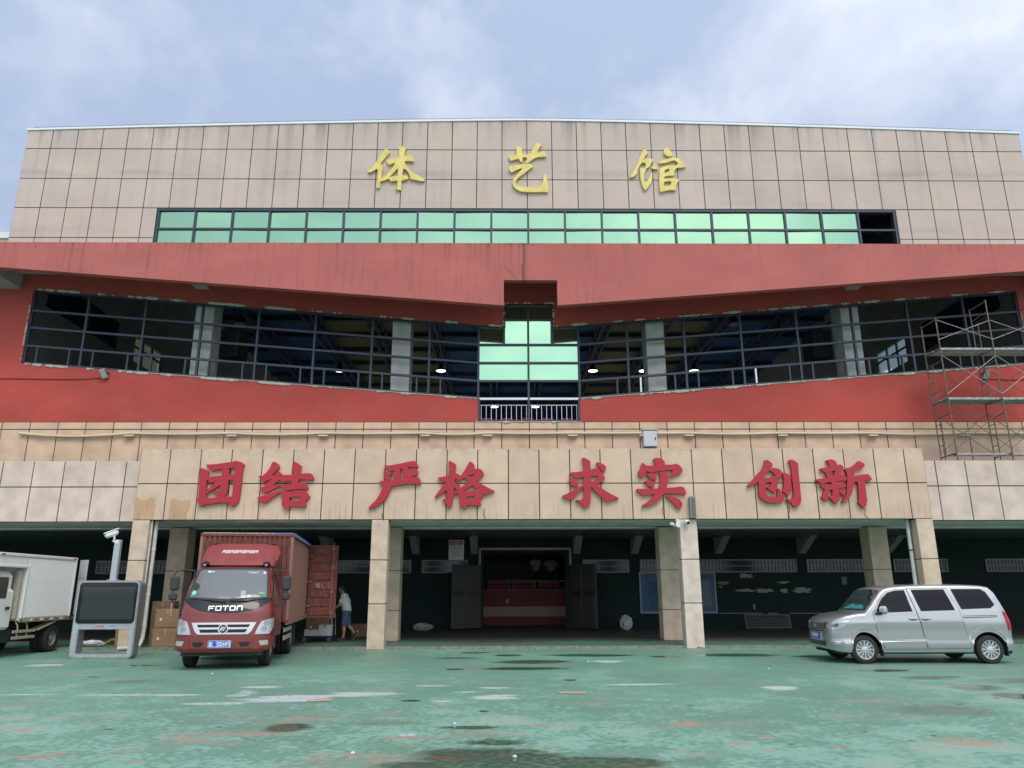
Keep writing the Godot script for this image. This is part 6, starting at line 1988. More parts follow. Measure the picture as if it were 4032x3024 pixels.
func make_van() -> void:
	var t := thing("silver_van", "silver minivan with tinted side windows parked in front of the porch", "van", Vector3(6.88, 0, -18.34), "", false)
	t.rotation.y = deg_to_rad(-2.0)
	var silver := mat("van_silver", Color(0.45, 0.455, 0.46), 0.30, 0.75, {"coat": 0.8, "coat_rough": 0.06})
	var gap := mat("door_gap_dark", Color(0.05, 0.05, 0.055), 0.7)
	var tint := mat("tinted_glass", Color(0.006, 0.006, 0.008), 0.05, 0.0, {"spec": 0.36})
	var trim := mat("black_trim", Color(0.015, 0.015, 0.016), 0.5)
	var sill := func(x: float) -> float:
		var y := lerp_list([[0.0, 0.30], [0.3, 0.25], [0.6, 0.235], [3.9, 0.24], [4.2, 0.265], [4.46, 0.30]], x)
		for c in [1.07, 3.788]:
			var d: float = absf(x - c)
			if d < 0.375: y = maxf(y, 0.29 + sqrt(0.375 * 0.375 - d * d))
		return y
	var xs := [0.0, 0.004, 0.012, 0.03, 0.06, 0.10, 0.16, 0.24, 0.33, 0.42, 0.52, 0.62, 0.68]
	for c in [1.07, 3.788]:
		for k in 17: xs.append(c - 0.376 * cos(PI * k / 16.0))
	for k in 22: xs.append(lerpf(1.5, 3.38, k / 21.0))
	for x in [1.16, 1.30, 3.95, 4.0, 4.04, 4.08, 4.12, 4.17, 4.22, 4.27, 4.31, 4.35, 4.38, 4.41, 4.43, 4.445, 4.453, 4.458, 4.46]: xs.append(x)
	xs.sort()
	var nose := func(x: float, y: float) -> float: return (1.07 - (1.07 - x) * 0.70 if x < 1.07 else x) + (0.06 * clampf((y - 0.62) / 0.3, 0.0, 1.0) + 0.03 * clampf((0.42 - y) / 0.2, 0.0, 1.0)) * clampf(1.0 - x / 0.7, 0.0, 1.0)
	var section := func(x: float, j: int) -> Vector3:      # 0 at the sill, 22 at the middle of the roof
		var top := lerp_list(VAN_TOP, x)
		var low: float = minf(sill.call(x), top - 0.03)
		var ye := maxf(top - 0.085, low + 0.01)
		if j <= 14:
			var y := lerpf(low, ye, j / 14.0)
			return Vector3(nose.call(x, y), y, van_half(x, y))
		var we := van_half(x, ye)
		var r := minf(0.095, we * 0.5)
		if j <= 19:
			var a := (j - 14) / 5.0 * PI * 0.5
			return Vector3(nose.call(x, ye), lerpf(ye, top - 0.025, sin(a)), we - r * (1.0 - cos(a)))
		var f := (j - 19) / 3.0
		return Vector3(nose.call(x, ye), top - 0.025 * (1.0 - f) * (1.0 - f), (we - r) * (1.0 - f))
	var s := Shape.new()
	for sd in [1.0, -1.0]:
		var rows := []
		for x in xs:
			var row := []
			for j in 23:
				var p: Vector3 = section.call(x, j)
				row.append(Vector3(p.x, p.y, p.z * sd))
			rows.append(row)
		grid(s, rows)
	obj("body", s, silver, t)
	s = Shape.new()
	s.span(Vector3(0.55, 0.20, -0.72), Vector3(4.3, 0.34, 0.72))
	for c in [1.07, 3.788]:
		for sd in [-1.0, 1.0]:
			s.span(Vector3(c - 0.38, 0.30, sd * 0.50), Vector3(c + 0.38, 0.68, sd * 0.52))
	obj("underbody", s, mats.chassis_black, t)
	for sd in [1.0, -1.0]:
		var side := func(p: Vector2) -> Vector3: return Vector3(nose.call(p.x, p.y), p.y, sd * van_half(p.x, p.y))
		var flip: bool = sd < 0
		for d in [["front_door", v2([[1.333, 1.064], [1.447, 1.218], [1.58, 1.40], [1.72, 1.515], [1.88, 1.56], [2.165, 1.575], [2.278, 1.108], [2.346, 0.78], [2.42, 0.315], [1.52, 0.305], [1.447, 0.451], [1.378, 0.714]])], ["sliding_door", v2([[2.185, 1.58], [3.045, 1.59], [3.225, 1.152], [3.293, 0.78], [3.361, 0.451], [3.35, 0.325], [2.445, 0.315], [2.37, 0.78], [2.30, 1.108]])]]:
			var grown: PackedVector2Array = Geometry2D.offset_polygon(d[1], 0.009)[0]
			s = Shape.new()
			s.patch(grown, 0.07, side, 0.0015, false, flip)
			var door := obj("door_gap", s, gap, t)
			s = Shape.new()
			s.patch(d[1], 0.07, side, 0.0045, true, flip)
			obj(d[0], s, silver, t)
		for w in [v2([[1.44, 1.13], [1.50, 1.235], [1.60, 1.37], [1.74, 1.485], [1.90, 1.53], [2.115, 1.54], [2.148, 1.327], [2.194, 1.108], [1.45, 1.082]]), v2([[2.29, 1.545], [2.995, 1.555], [3.06, 1.349], [3.128, 1.134], [2.403, 1.115], [2.346, 1.327]]), v2([[3.178, 1.56], [3.81, 1.56], [3.90, 1.50], [4.02, 1.24], [3.93, 1.178], [3.303, 1.156], [3.246, 1.327]])]:
			var edge: PackedVector2Array = Geometry2D.offset_polygon(w, 0.016)[0]
			s = Shape.new()
			s.patch(edge, 0.08, side, 0.006, true, flip)
			var fr := obj("window_trim", s, trim, t)
			s = Shape.new()
			s.patch(w, 0.08, side, 0.008, true, flip)
			obj("side_window", s, tint, fr)
		for h in [2.20, 2.47]:
			s = Shape.new()
			s.patch(v2([[h - 0.07, 0.955], [h + 0.05, 0.955], [h + 0.05, 0.905], [h - 0.07, 0.905]]), 0.05, side, 0.006, false, flip)
			var cup := obj("handle_recess", s, gap, t)
			s = Shape.new()
			var a: Vector3 = side.call(Vector2(h - 0.10, 0.943))
			var b: Vector3 = side.call(Vector2(h + 0.10, 0.945))
			s.rbox((a + b) * 0.5 + Vector3(0, 0, sd * 0.028), Vector3(0.21, 0.036, 0.03), 0.012)
			obj("door_handle", s, silver, cup)
		s = Shape.new()
		s.patch(v2([[3.30, 0.955], [4.02, 0.972], [4.02, 1.015], [3.30, 1.005]]), 0.08, side, 0.006, true, flip)
		var track := obj("slide_track", s, gap, t)
		s = Shape.new()
		s.patch(v2([[3.30, 0.972], [4.0, 0.985], [4.0, 1.0], [3.30, 0.992]]), 0.08, side, 0.012, true, flip)
		obj("track_rail", s, silver, track)
		s = Shape.new()
		s.patch(v2([[1.40, 0.452], [3.36, 0.462], [3.36, 0.478], [1.40, 0.47]]), 0.08, side, 0.014, true, flip)
		obj("side_moulding", s, silver, t)
		var tail := v2([[4.17, 1.10], [4.25, 1.06], [4.30, 0.93], [4.365, 0.70], [4.26, 0.695], [4.215, 0.93]])
		s = Shape.new()
		s.patch(tail, 0.04, side, 0.012, true, flip)
		obj("tail_light", s, mat("tail_red", Color(0.42, 0.012, 0.015), 0.12), t)
		s = Shape.new()
		s.patch(v2([[3.42, 0.40], [3.43, 0.50], [3.50, 0.62], [3.63, 0.70], [3.788, 0.735], [3.95, 0.70], [4.07, 0.62], [4.14, 0.50], [4.145, 0.40], [4.16, 0.40], [4.17, 0.52], [4.10, 0.66], [3.96, 0.75], [3.788, 0.78], [3.61, 0.75], [3.47, 0.66], [3.40, 0.52], [3.40, 0.40]]), 0.06, side, 0.012, true, flip)
		obj("arch_lip", s, silver, t)
		s = Shape.new()
		s.patch(v2([[0.70, 0.40], [0.71, 0.50], [0.78, 0.62], [0.91, 0.70], [1.07, 0.735], [1.23, 0.70], [1.35, 0.62], [1.42, 0.50], [1.425, 0.40], [1.445, 0.40], [1.455, 0.52], [1.38, 0.66], [1.24, 0.75], [1.07, 0.78], [0.89, 0.75], [0.75, 0.66], [0.68, 0.52], [0.68, 0.40]]), 0.06, side, 0.012, true, flip)
		obj("arch_lip", s, silver, t)
		s = Shape.new()
		for x in [1.46, 4.16]: s.rbox(Vector3(x, 0.26, sd * 0.74), Vector3(0.025, 0.2, 0.16), 0.006)
		obj("mud_flap", s, trim, t)
		# door mirror
		s = Shape.new()
		s.rbox(Vector3(1.52, 1.13, sd * 0.95), Vector3(0.17, 0.17, 0.16), 0.05)
		var mir := obj("door_mirror", s, silver, t)
		s = Shape.new()
		s.rbox(Vector3(1.45, 1.06, sd * 0.87), Vector3(0.12, 0.07, 0.12), 0.02)
		obj("mirror_foot", s, trim, mir)
		# headlight wraps round the corner; fog lamp below
		var nose_f := func(p: Vector2) -> Vector3:      # p.x runs along the corner
			return Vector3(nose.call(p.x, p.y), p.y, sd * van_half(p.x, p.y))
		s = Shape.new()
		s.patch(v2([[0.04, 0.79], [0.08, 0.86], [0.30, 0.885], [0.66, 0.915], [0.62, 0.85], [0.45, 0.765], [0.28, 0.715], [0.08, 0.705]]), 0.03, nose_f, 0.012, true, flip)
		var hl := obj("headlight", s, mat("van_lamp", Color(0.62, 0.64, 0.64), 0.15, 0.6), t)
		s = Shape.new()
		s.patch(v2([[0.14, 0.78], [0.2, 0.84], [0.3, 0.85], [0.33, 0.80], [0.25, 0.76]]), 0.03, nose_f, 0.016, true, flip)
		obj("lamp_bowl", s, mats.bowl_dark, hl)
		s = Shape.new()
		s.patch(v2([[0.10, 0.36], [0.08, 0.46], [0.30, 0.49], [0.44, 0.50], [0.46, 0.36]]), 0.03, nose_f, 0.008, true, flip)
		var fog := obj("fog_surround", s, mat("van_silver_dark", Color(0.30, 0.31, 0.32), 0.4, 0.4), t)
		s = Shape.new()
		s.patch(v2([[0.2, 0.40], [0.2, 0.46], [0.36, 0.47], [0.38, 0.41]]), 0.03, nose_f, 0.014, true, flip)
		obj("fog_lamp", s, mats.van_lamp, fog)
	# nose: grille, badge, plate, lower intake
	var nf := func(p: Vector2) -> Vector3:          # p = (z, y)
		var w := van_half(1.0, p.y)
		var u := minf(absf(p.x) / w, 0.995)
		var x := 1.0 - pow(1.0 - pow(u, 3.9), 1.0 / 3.9)
		return Vector3(nose.call(x, p.y), p.y, p.x)
	s = Shape.new()
	s.patch(v2([[-0.52, 0.845], [0.52, 0.845], [0.48, 0.72], [0.36, 0.655], [-0.36, 0.655], [-0.48, 0.72]]), 0.05, nf, 0.012, true, false)
	var gr := obj("grille", s, mat("grille_dark", Color(0.03, 0.03, 0.032), 0.4), t)
	for y in [0.70, 0.745, 0.79, 0.83]:
		s = Shape.new()
		s.patch(v2([[-0.46, y - 0.006], [0.46, y - 0.006], [0.46, y + 0.006], [-0.46, y + 0.006]]), 0.06, nf, 0.02, true, false)
		obj("grille_bar", s, mats.van_silver_dark, gr)
	s = Shape.new()
	s.patch(v2([[-0.08, 0.80], [-0.04, 0.74], [0.0, 0.77], [0.04, 0.74], [0.08, 0.80], [0.05, 0.80], [0.03, 0.775], [0.0, 0.805], [-0.03, 0.775], [-0.05, 0.80]]), 0.05, nf, 0.03, true, false)
	obj("badge", s, mats.satin_chrome, gr)
	s = Shape.new()
	s.patch(rect2(-0.22, 0.22, 0.50, 0.64), 0.06, nf, 0.016, true, false)
	var plate := obj("number_plate", s, mats.plate_blue, t)
	s = Shape.new()
	var px := -0.17
	for ch in "湘F97N57":
		if GLYPHS.has(ch): strokes(s, GLYPHS[ch], func(p: Vector2) -> Vector3: return nf.call(Vector2(p.x, p.y)), 0.02, Vector2(px, 0.535), Vector2(0.034, 0.07), 0.009)
		px += 0.052
	obj("plate_lettering", s, mats.plate_white, plate)
	s = Shape.new()
	s.patch(rect2(-0.5, 0.5, 0.36, 0.46), 0.06, nf, 0.006, true, false)
	obj("lower_intake", s, mats.grille_dark, t)
	# windscreen, cloth on the dash behind it
	var wf := func(p: Vector2) -> Vector3:          # p = (z, x)
		return Vector3(p.y, lerp_list(VAN_TOP, p.y) - 0.03 * pow(p.x / 0.75, 2.0) * clampf((p.y - 1.1) / 0.4, 0.4, 1.0), p.x)
	s = Shape.new()
	s.patch(v2([[-0.70, 1.20], [-0.3, 1.175], [0.3, 1.175], [0.70, 1.20], [0.62, 1.60], [-0.62, 1.60]]), 0.06, wf, 0.008, true, false)
	var wsn := obj("windscreen", s, mat("van_windscreen", Color(0.02, 0.035, 0.035), 0.03, 0.0, {"spec": 0.4}), t)
	s = Shape.new()
	s.patch(v2([[-0.5, 1.205], [0.62, 1.21], [0.58, 1.26], [0.3, 1.30], [0.1, 1.27], [-0.1, 1.31], [-0.3, 1.25]]), 0.05, wf, 0.012, false, false)
	obj("dash_cloth", s, mat("turquoise_cloth", Color(0.04, 0.34, 0.36), 0.6, 0.0, {"bump": 2.0, "bump_scale": 2.5}), wsn)
	var alloy := mat("alloy_rim", Color(0.58, 0.59, 0.60), 0.3, 0.8)
	for w in [[1.07, 0.73], [3.788, 0.73], [1.07, -0.73], [3.788, -0.73]]:
		var n := Node3D.new()
		n.name = "wheel"
		t.add_child(n, true)
		org[n] = Vector3.ZERO
		wheel(n, Vector3(w[0], 0.295, w[1]), 0.295, 0.19, Vector3(0, 0, signf(w[1])), alloy, 12, 0.20)


func make_kiosk() -> void:
	var t := thing("screen_kiosk", "grey framed outdoor screen kiosk with a camera mast on top", "screen kiosk", Vector3(-9.78, 0, -19.65))
	var grey := mat("kiosk_grey", Color(0.30, 0.32, 0.33), 0.45, 0.3, {"map": tex.cloud, "scale": 1.2})
	var light := mat("kiosk_light", Color(0.42, 0.44, 0.455), 0.4, 0.3, {"map": tex.cloud, "scale": 1.2})
	var x0 := -10.55
	var x1 := -9.01
	var rounded := func(a: float, b: float, c: float, d: float, r: float) -> PackedVector2Array:
		var out := PackedVector2Array()
		for q in [[b - r, c + r, -PI / 2], [b - r, d - r, 0.0], [a + r, d - r, PI / 2], [a + r, c + r, PI]]:
			for k in 7: out.append(Vector2(q[0], q[1]) + Vector2(cos(q[2] + PI / 2 * k / 6.0), sin(q[2] + PI / 2 * k / 6.0)) * r)
		return out
	var s := Shape.new()
	s.prism(rounded.call(x0, x1, 0.0, 1.835, 0.13), [rounded.call(x0 + 0.165, x1 - 0.14, 0.115, 0.675, 0.03)], 0.28, Transform3D(Basis.IDENTITY, Vector3(0, 0, -19.78)))
	obj("frame", s, grey, t)
	s = Shape.new()
	s.prism(rounded.call(x0 + 0.03, x1 - 0.03, 0.03, 1.81, 0.11), [rounded.call(x0 + 0.155, x1 - 0.13, 0.105, 0.685, 0.035)], 0.014, Transform3D(Basis.IDENTITY, Vector3(0, 0, -19.5)))
	obj("front_plate", s, light, t)
	s = Shape.new()
	s.prism(rounded.call(x0 + 0.06, x1 - 0.05, 0.815, 1.79, 0.09), [], 0.012, Transform3D(Basis.IDENTITY, Vector3(0, 0, -19.487)))
	var glass := obj("screen_glass", s, mat("screen_black", Color(0.006, 0.007, 0.007), 0.03), t)
	s = Shape.new()
	s.span(Vector3(x0 + 0.15, 0.915, -19.476), Vector3(x1 - 0.11, 1.68, -19.473))
	obj("display", s, mat("display_dark_grey", Color(0.030, 0.034, 0.033), 0.05), glass)
	# two small printed marks under the screen
	s = Shape.new()
	for k in 3: s.span(Vector3(-9.96, 0.738 + 0.012 * k, -19.486), Vector3(-9.90, 0.745 + 0.012 * k, -19.483))
	for k in 4: s.span(Vector3(-9.88 + 0.028 * k, 0.738, -19.486), Vector3(-9.86 + 0.028 * k, 0.77, -19.483))
	obj("red_print", s, mat("print_red", Color(0.45, 0.05, 0.05), 0.5), t)
	s = Shape.new()
	s.span(Vector3(-9.665, 0.738, -19.486), Vector3(-9.63, 0.772, -19.483))
	for k in 4: s.span(Vector3(-9.615 + 0.03 * k, 0.742, -19.486), Vector3(-9.592 + 0.03 * k, 0.77, -19.483))
	obj("blue_print", s, mat("print_blue", Color(0.10, 0.25, 0.55), 0.5), t)
	# mast and camera
	s = Shape.new()
	s.rbox(Vector3(-9.79, 2.335, -19.68), Vector3(0.15, 1.0, 0.12), 0.01)
	s.rbox(Vector3(-9.79, 1.845, -19.68), Vector3(0.26, 0.02, 0.18), 0.004)
	obj("mast", s, mat("mast_grey", Color(0.42, 0.44, 0.46), 0.45, 0.3), t)
	var turn := Basis(Vector3(0, 1, 0), 0.55) * Basis(Vector3(0, 0, 1), 0.42)
	s = Shape.new()
	s.rbox(Vector3(-9.95, 2.98, -19.6), Vector3(0.32, 0.145, 0.15), 0.045, turn)
	var cam := obj("camera_body", s, mat("camera_white", Color(0.72, 0.72, 0.70), 0.4), t)
	s = Shape.new()
	s.rbox(Vector3(-9.965, 3.05, -19.6), Vector3(0.37, 0.03, 0.175), 0.012, turn)
	obj("camera_hood", s, mats.camera_white, cam)
	s = Shape.new()
	s.cyl(Vector3(-9.95, 2.98, -19.6) + turn * Vector3(-0.16, -0.01, 0), Vector3(-9.95, 2.98, -19.6) + turn * Vector3(-0.172, -0.012, 0), 0.045, 0.045, 12)
	obj("camera_lens", s, mats.gloss_black, cam)
	s = Shape.new()
	s.tube([Vector3(-9.88, 2.95, -19.6), Vector3(-9.87, 2.86, -19.62), Vector3(-9.90, 2.80, -19.62), Vector3(-9.82, 2.78, -19.64)], 0.026, 7)
	s.rbox(Vector3(-9.80, 2.78, -19.63), Vector3(0.07, 0.1, 0.05), 0.01)
	obj("camera_bracket", s, mats.camera_white, cam)


# ---------------------------------------------------------------- people

func blend(bones: Array, cell: float, k: float) -> Shape:
	# tapered capsules [a, b, radius at a, radius at b] joined by a smooth minimum and meshed as surface nets
	var lo: Vector3 = bones[0][0]
	var hi := lo
	for b in bones:
		for e in 2:
			var r: Vector3 = Vector3.ONE * (b[2 + e] + 2.0 * cell + k)
			lo = lo.min(b[e] - r); hi = hi.max(b[e] + r)
	var n := Vector3i(((hi - lo) / cell).ceil()) + Vector3i.ONE
	var f := PackedFloat32Array()
	f.resize(n.x * n.y * n.z)
	f.fill(1.0)
	for b in bones:
		var a: Vector3 = b[0]
		var ab: Vector3 = b[1] - a
		var l2 := maxf(ab.length_squared(), 1e-9)
		var r := Vector3.ONE * (maxf(b[2], b[3]) + 2.0 * k + 2.5 * cell)
		var i0 := Vector3i(((a.min(b[1]) - r - lo) / cell).floor()).clamp(Vector3i.ZERO, n - Vector3i.ONE)
		var i1 := Vector3i(((a.max(b[1]) + r - lo) / cell).ceil()).clamp(Vector3i.ZERO, n - Vector3i.ONE)
		for z in range(i0.z, i1.z + 1):
			for y in range(i0.y, i1.y + 1):
				var base := (z * n.y + y) * n.x
				for x in range(i0.x, i1.x + 1):
					var p := lo + Vector3(x, y, z) * cell
					var t := clampf((p - a).dot(ab) / l2, 0.0, 1.0)
					var d: float = (p - a - ab * t).length() - lerpf(b[2], b[3], t)
					var g := f[base + x]
					var h := maxf(k - absf(g - d), 0.0) / k
					f[base + x] = minf(g, d) - h * h * k * 0.25
	var ids := {}
	var pts := []
	var nrm := []
	var step := [1, n.x, n.x * n.y]
	for z in n.z - 1:
		for y in n.y - 1:
			for x in n.x - 1:
				var i := (z * n.y + y) * n.x + x
				var inside := 0
				var sum := Vector3.ZERO
				var cnt := 0
				for c in 8:
					if f[i + (c & 1) + (n.x if c & 2 else 0) + (step[2] if c & 4 else 0)] < 0.0: inside += 1
				if inside == 0 or inside == 8: continue
				for c in 8:
					var pc := Vector3(c & 1, (c >> 1) & 1, (c >> 2) & 1)
					var fc := f[i + (c & 1) + (n.x if c & 2 else 0) + (step[2] if c & 4 else 0)]
					for ax in 3:
						if (c >> ax) & 1: continue
						var fd := f[i + (c & 1) + (n.x if c & 2 else 0) + (step[2] if c & 4 else 0) + step[ax]]
						if (fc < 0.0) != (fd < 0.0):
							var e := pc
							e[ax] += fc / (fc - fd)
							sum += e; cnt += 1
				ids[i] = pts.size()
				pts.append(lo + (Vector3(x, y, z) + sum / cnt) * cell)
				nrm.append(Vector3(f[i + 1] - f[i] + f[i + 1 + n.x] - f[i + n.x], f[i + n.x] - f[i] + f[i + n.x + 1] - f[i + 1], f[i + step[2]] - f[i] + f[i + step[2] + 1] - f[i + 1]).normalized())
	var s := Shape.new()
	for i in ids:
		for ax in 3:
			var b1: int = step[(ax + 1) % 3]
			var b2: int = step[(ax + 2) % 3]
			var fa := f[i]
			var fb := f[i + step[ax]]
			if (fa < 0.0) == (fb < 0.0): continue
			if not (ids.has(i - b1) and ids.has(i - b2) and ids.has(i - b1 - b2)): continue
			var q := [ids[i], ids[i - b1], ids[i - b1 - b2], ids[i - b2]]
			s.soft(pts[q[0]], pts[q[1]], pts[q[2]], nrm[q[0]], nrm[q[1]], nrm[q[2]])
			s.soft(pts[q[0]], pts[q[2]], pts[q[3]], nrm[q[0]], nrm[q[2]], nrm[q[3]])
	return s


func hand(s: Shape, wrist: Vector3, along: Vector3, palm: Vector3, curl: float) -> void:
	# a palm, four bent fingers of unequal length and a thumb from the side of the palm
	along = along.normalized()
	palm = (palm - along * palm.dot(along)).normalized()
	var side := along.cross(palm)
	var b := [[wrist, wrist + along * 0.045, 0.022, 0.026]]
	for k in 4:
		var o := side * (0.027 - 0.018 * k)
		var root := wrist + along * 0.075 + o
		b.append([wrist + along * 0.03 + o * 0.7, root, 0.016, 0.0125])
		var l: float = [0.040, 0.046, 0.043, 0.034][k]
		var d1 := (along * cos(curl) + palm * sin(curl)).normalized()
		var d2 := (along * cos(curl * 2.1) + palm * sin(curl * 2.1)).normalized()
		var d3 := (along * cos(curl * 3.0) + palm * sin(curl * 3.0)).normalized()
		b.append([root, root + d1 * l, 0.0100, 0.0092])
		b.append([root + d1 * l, root + d1 * l + d2 * l * 0.65, 0.0092, 0.0086])
		b.append([root + d1 * l + d2 * l * 0.65, root + d1 * l + d2 * l * 0.65 + d3 * l * 0.5, 0.0086, 0.0078])
	var tr := wrist + along * 0.025 + side * 0.026
	var t1 := tr + (along * 0.6 + side * 0.5 + palm * 0.5).normalized() * 0.036
	b.append([tr, t1, 0.0135, 0.0105])
	b.append([t1, t1 + (along * 0.8 + palm * 0.6).normalized() * 0.03, 0.0105, 0.0088])
	var h := blend(b, 0.0045, 0.008)
	s.v.append_array(h.v)
	s.n.append_array(h.n)


func person(label: String, at: Vector3, turn: float, j: Dictionary, shirt: Color, shorts: Color, long_legs: bool, cell: float, group := "") -> void:
	# j: joints in the person's own axes, facing +z, feet at y = 0; sides are l and r
	var t := thing("person", label, "person", at, group, false)
	t.rotation.y = turn
	var skin := mat("skin", Color(0.36, 0.20, 0.125), 0.55, 0.0)
	var head: Vector3 = j.head
	var face: Vector3 = j.get("face", Vector3(0, 0, 1)).normalized()
	var crown := (j.head - j.neck as Vector3).normalized()
	var right := crown.cross(face).normalized()
	var b := [[j.neck - crown * 0.04, j.neck + crown * 0.09, 0.055, 0.05], [head - crown * 0.05 + face * 0.015, head + crown * 0.045 - face * 0.012, 0.072, 0.088], [head - crown * 0.085 + face * 0.045, head - crown * 0.03 + face * 0.03, 0.034, 0.055]]
	b.append_array([[j.pelvis + Vector3(0, 0, 0), j.chest, 0.125, 0.13], [j.chest, j.neck - crown * 0.06, 0.13, 0.07]])
	for q in ["l", "r"]:
		b.append([j["shoulder_" + q], j["elbow_" + q], 0.052, 0.040])
		b.append([j["elbow_" + q], j["wrist_" + q], 0.040, 0.027])
		b.append([j.neck - crown * 0.06, j["shoulder_" + q], 0.06, 0.055])
		b.append([j["hip_" + q], j["knee_" + q], 0.083, 0.056])
		b.append([j["knee_" + q], j["knee_" + q].lerp(j["ankle_" + q], 0.35) - Vector3(0, 0, 0.012), 0.054, 0.054])
		b.append([j["knee_" + q].lerp(j["ankle_" + q], 0.35) - Vector3(0, 0, 0.012), j["ankle_" + q], 0.053, 0.034])
		b.append([j["ankle_" + q], j["toe_" + q], 0.036, 0.03])
	var s := blend(b, cell, 0.035)
	for q in ["l", "r"]: hand(s, j["wrist_" + q], j["wrist_" + q] - j["elbow_" + q] if not j.has("hand_" + q) else j["hand_" + q], j.get("palm_" + q, Vector3(0, -0.3, 1)), j.get("curl", 0.5))
	# nose, ears
	var fine := blend([[head + crown * 0.0 + face * 0.085, head - crown * 0.028 + face * 0.107, 0.010, 0.014], [head + right * 0.083, head + right * 0.088 - crown * 0.035, 0.014, 0.011], [head - right * 0.083, head - right * 0.088 - crown * 0.035, 0.014, 0.011]], 0.006, 0.01)
	s.v.append_array(fine.v)
	s.n.append_array(fine.n)
	obj("body", s, skin, t)
	s = Shape.new()
	for q in [-1.0, 1.0]:
		s.ball(head + crown * 0.012 + face * 0.079 + right * q * 0.031, Vector3(0.011, 0.007, 0.009), 8)
	s.rbox(head - crown * 0.058 + face * 0.083, Vector3(0.04, 0.008, 0.008), 0.002)
	obj("face_details", s, mat("face_dark", Color(0.05, 0.025, 0.02), 0.5), t)
	s = blend([[head + crown * 0.055 - face * 0.02, head + crown * 0.06 + face * 0.035, 0.088, 0.068], [head + crown * 0.03 - face * 0.04, head - crown * 0.03 - face * 0.05, 0.082, 0.062]], 0.012, 0.03)
	obj("hair", s, mat("black_hair", Color(0.012, 0.011, 0.011), 0.6), t)
	b = [[j.pelvis + Vector3(0, 0.03, 0), j.chest, 0.150, 0.152], [j.chest, j.neck - crown * 0.08, 0.15, 0.085]]
	for q in ["l", "r"]:
		b.append([j.neck - crown * 0.075, j["shoulder_" + q], 0.072, 0.074])
		b.append([j["shoulder_" + q], j["shoulder_" + q].lerp(j["elbow_" + q], 0.62), 0.074, 0.070])
		b.append([j["shoulder_" + q].lerp(j["pelvis"], 0.35), j["hip_" + q] + Vector3(0, 0.10, 0), 0.11, 0.115])
	s = blend(b, cell, 0.05)
	obj("shirt", s, mat("shirt_%s" % shirt.to_html(false), shirt, 0.9, 0.0, {"bump": 1.0, "bump_scale": 2.0}), t)
	b = []
	for q in ["l", "r"]:
		b.append([j.pelvis + Vector3(0, -0.02, 0), j["hip_" + q], 0.135, 0.115])
		b.append([j["hip_" + q], j["knee_" + q].lerp(j["hip_" + q], 0.12), 0.112, 0.090])
		if long_legs: b.append([j["knee_" + q], j["ankle_" + q], 0.085, 0.06])
	s = blend(b, cell, 0.03)
	obj("trousers" if long_legs else "shorts", s, mat("shorts_%s" % shorts.to_html(false), shorts, 0.9, 0.0, {"map": tex.cloud, "scale": 2.5}), t)
	for q in ["l", "r"]:
		var heel: Vector3 = j["ankle_" + q] + (j["ankle_" + q] - j["toe_" + q]) * 0.22 - Vector3(0, 0.02, 0)
		s = blend([[heel, j["toe_" + q], 0.044, 0.040], [j["ankle_" + q], j["ankle_" + q].lerp(j["toe_" + q], 0.5), 0.046, 0.043]], 0.009, 0.02)
		var shoe := obj("shoe", s, mat("shoe_dark", Color(0.03, 0.032, 0.035), 0.7), t)
		var along: Vector3 = (j["toe_" + q] - heel)
		var down := along.normalized().cross(Vector3(1, 0, 0)).normalized()
		if down.y > 0: down = -down
		s = blend([[heel + down * 0.032, j["toe_" + q] + down * 0.028, 0.020, 0.018]], 0.007, 0.01)
		obj("sole", s, mat("sole_white", Color(0.62, 0.62, 0.6), 0.7), shoe)


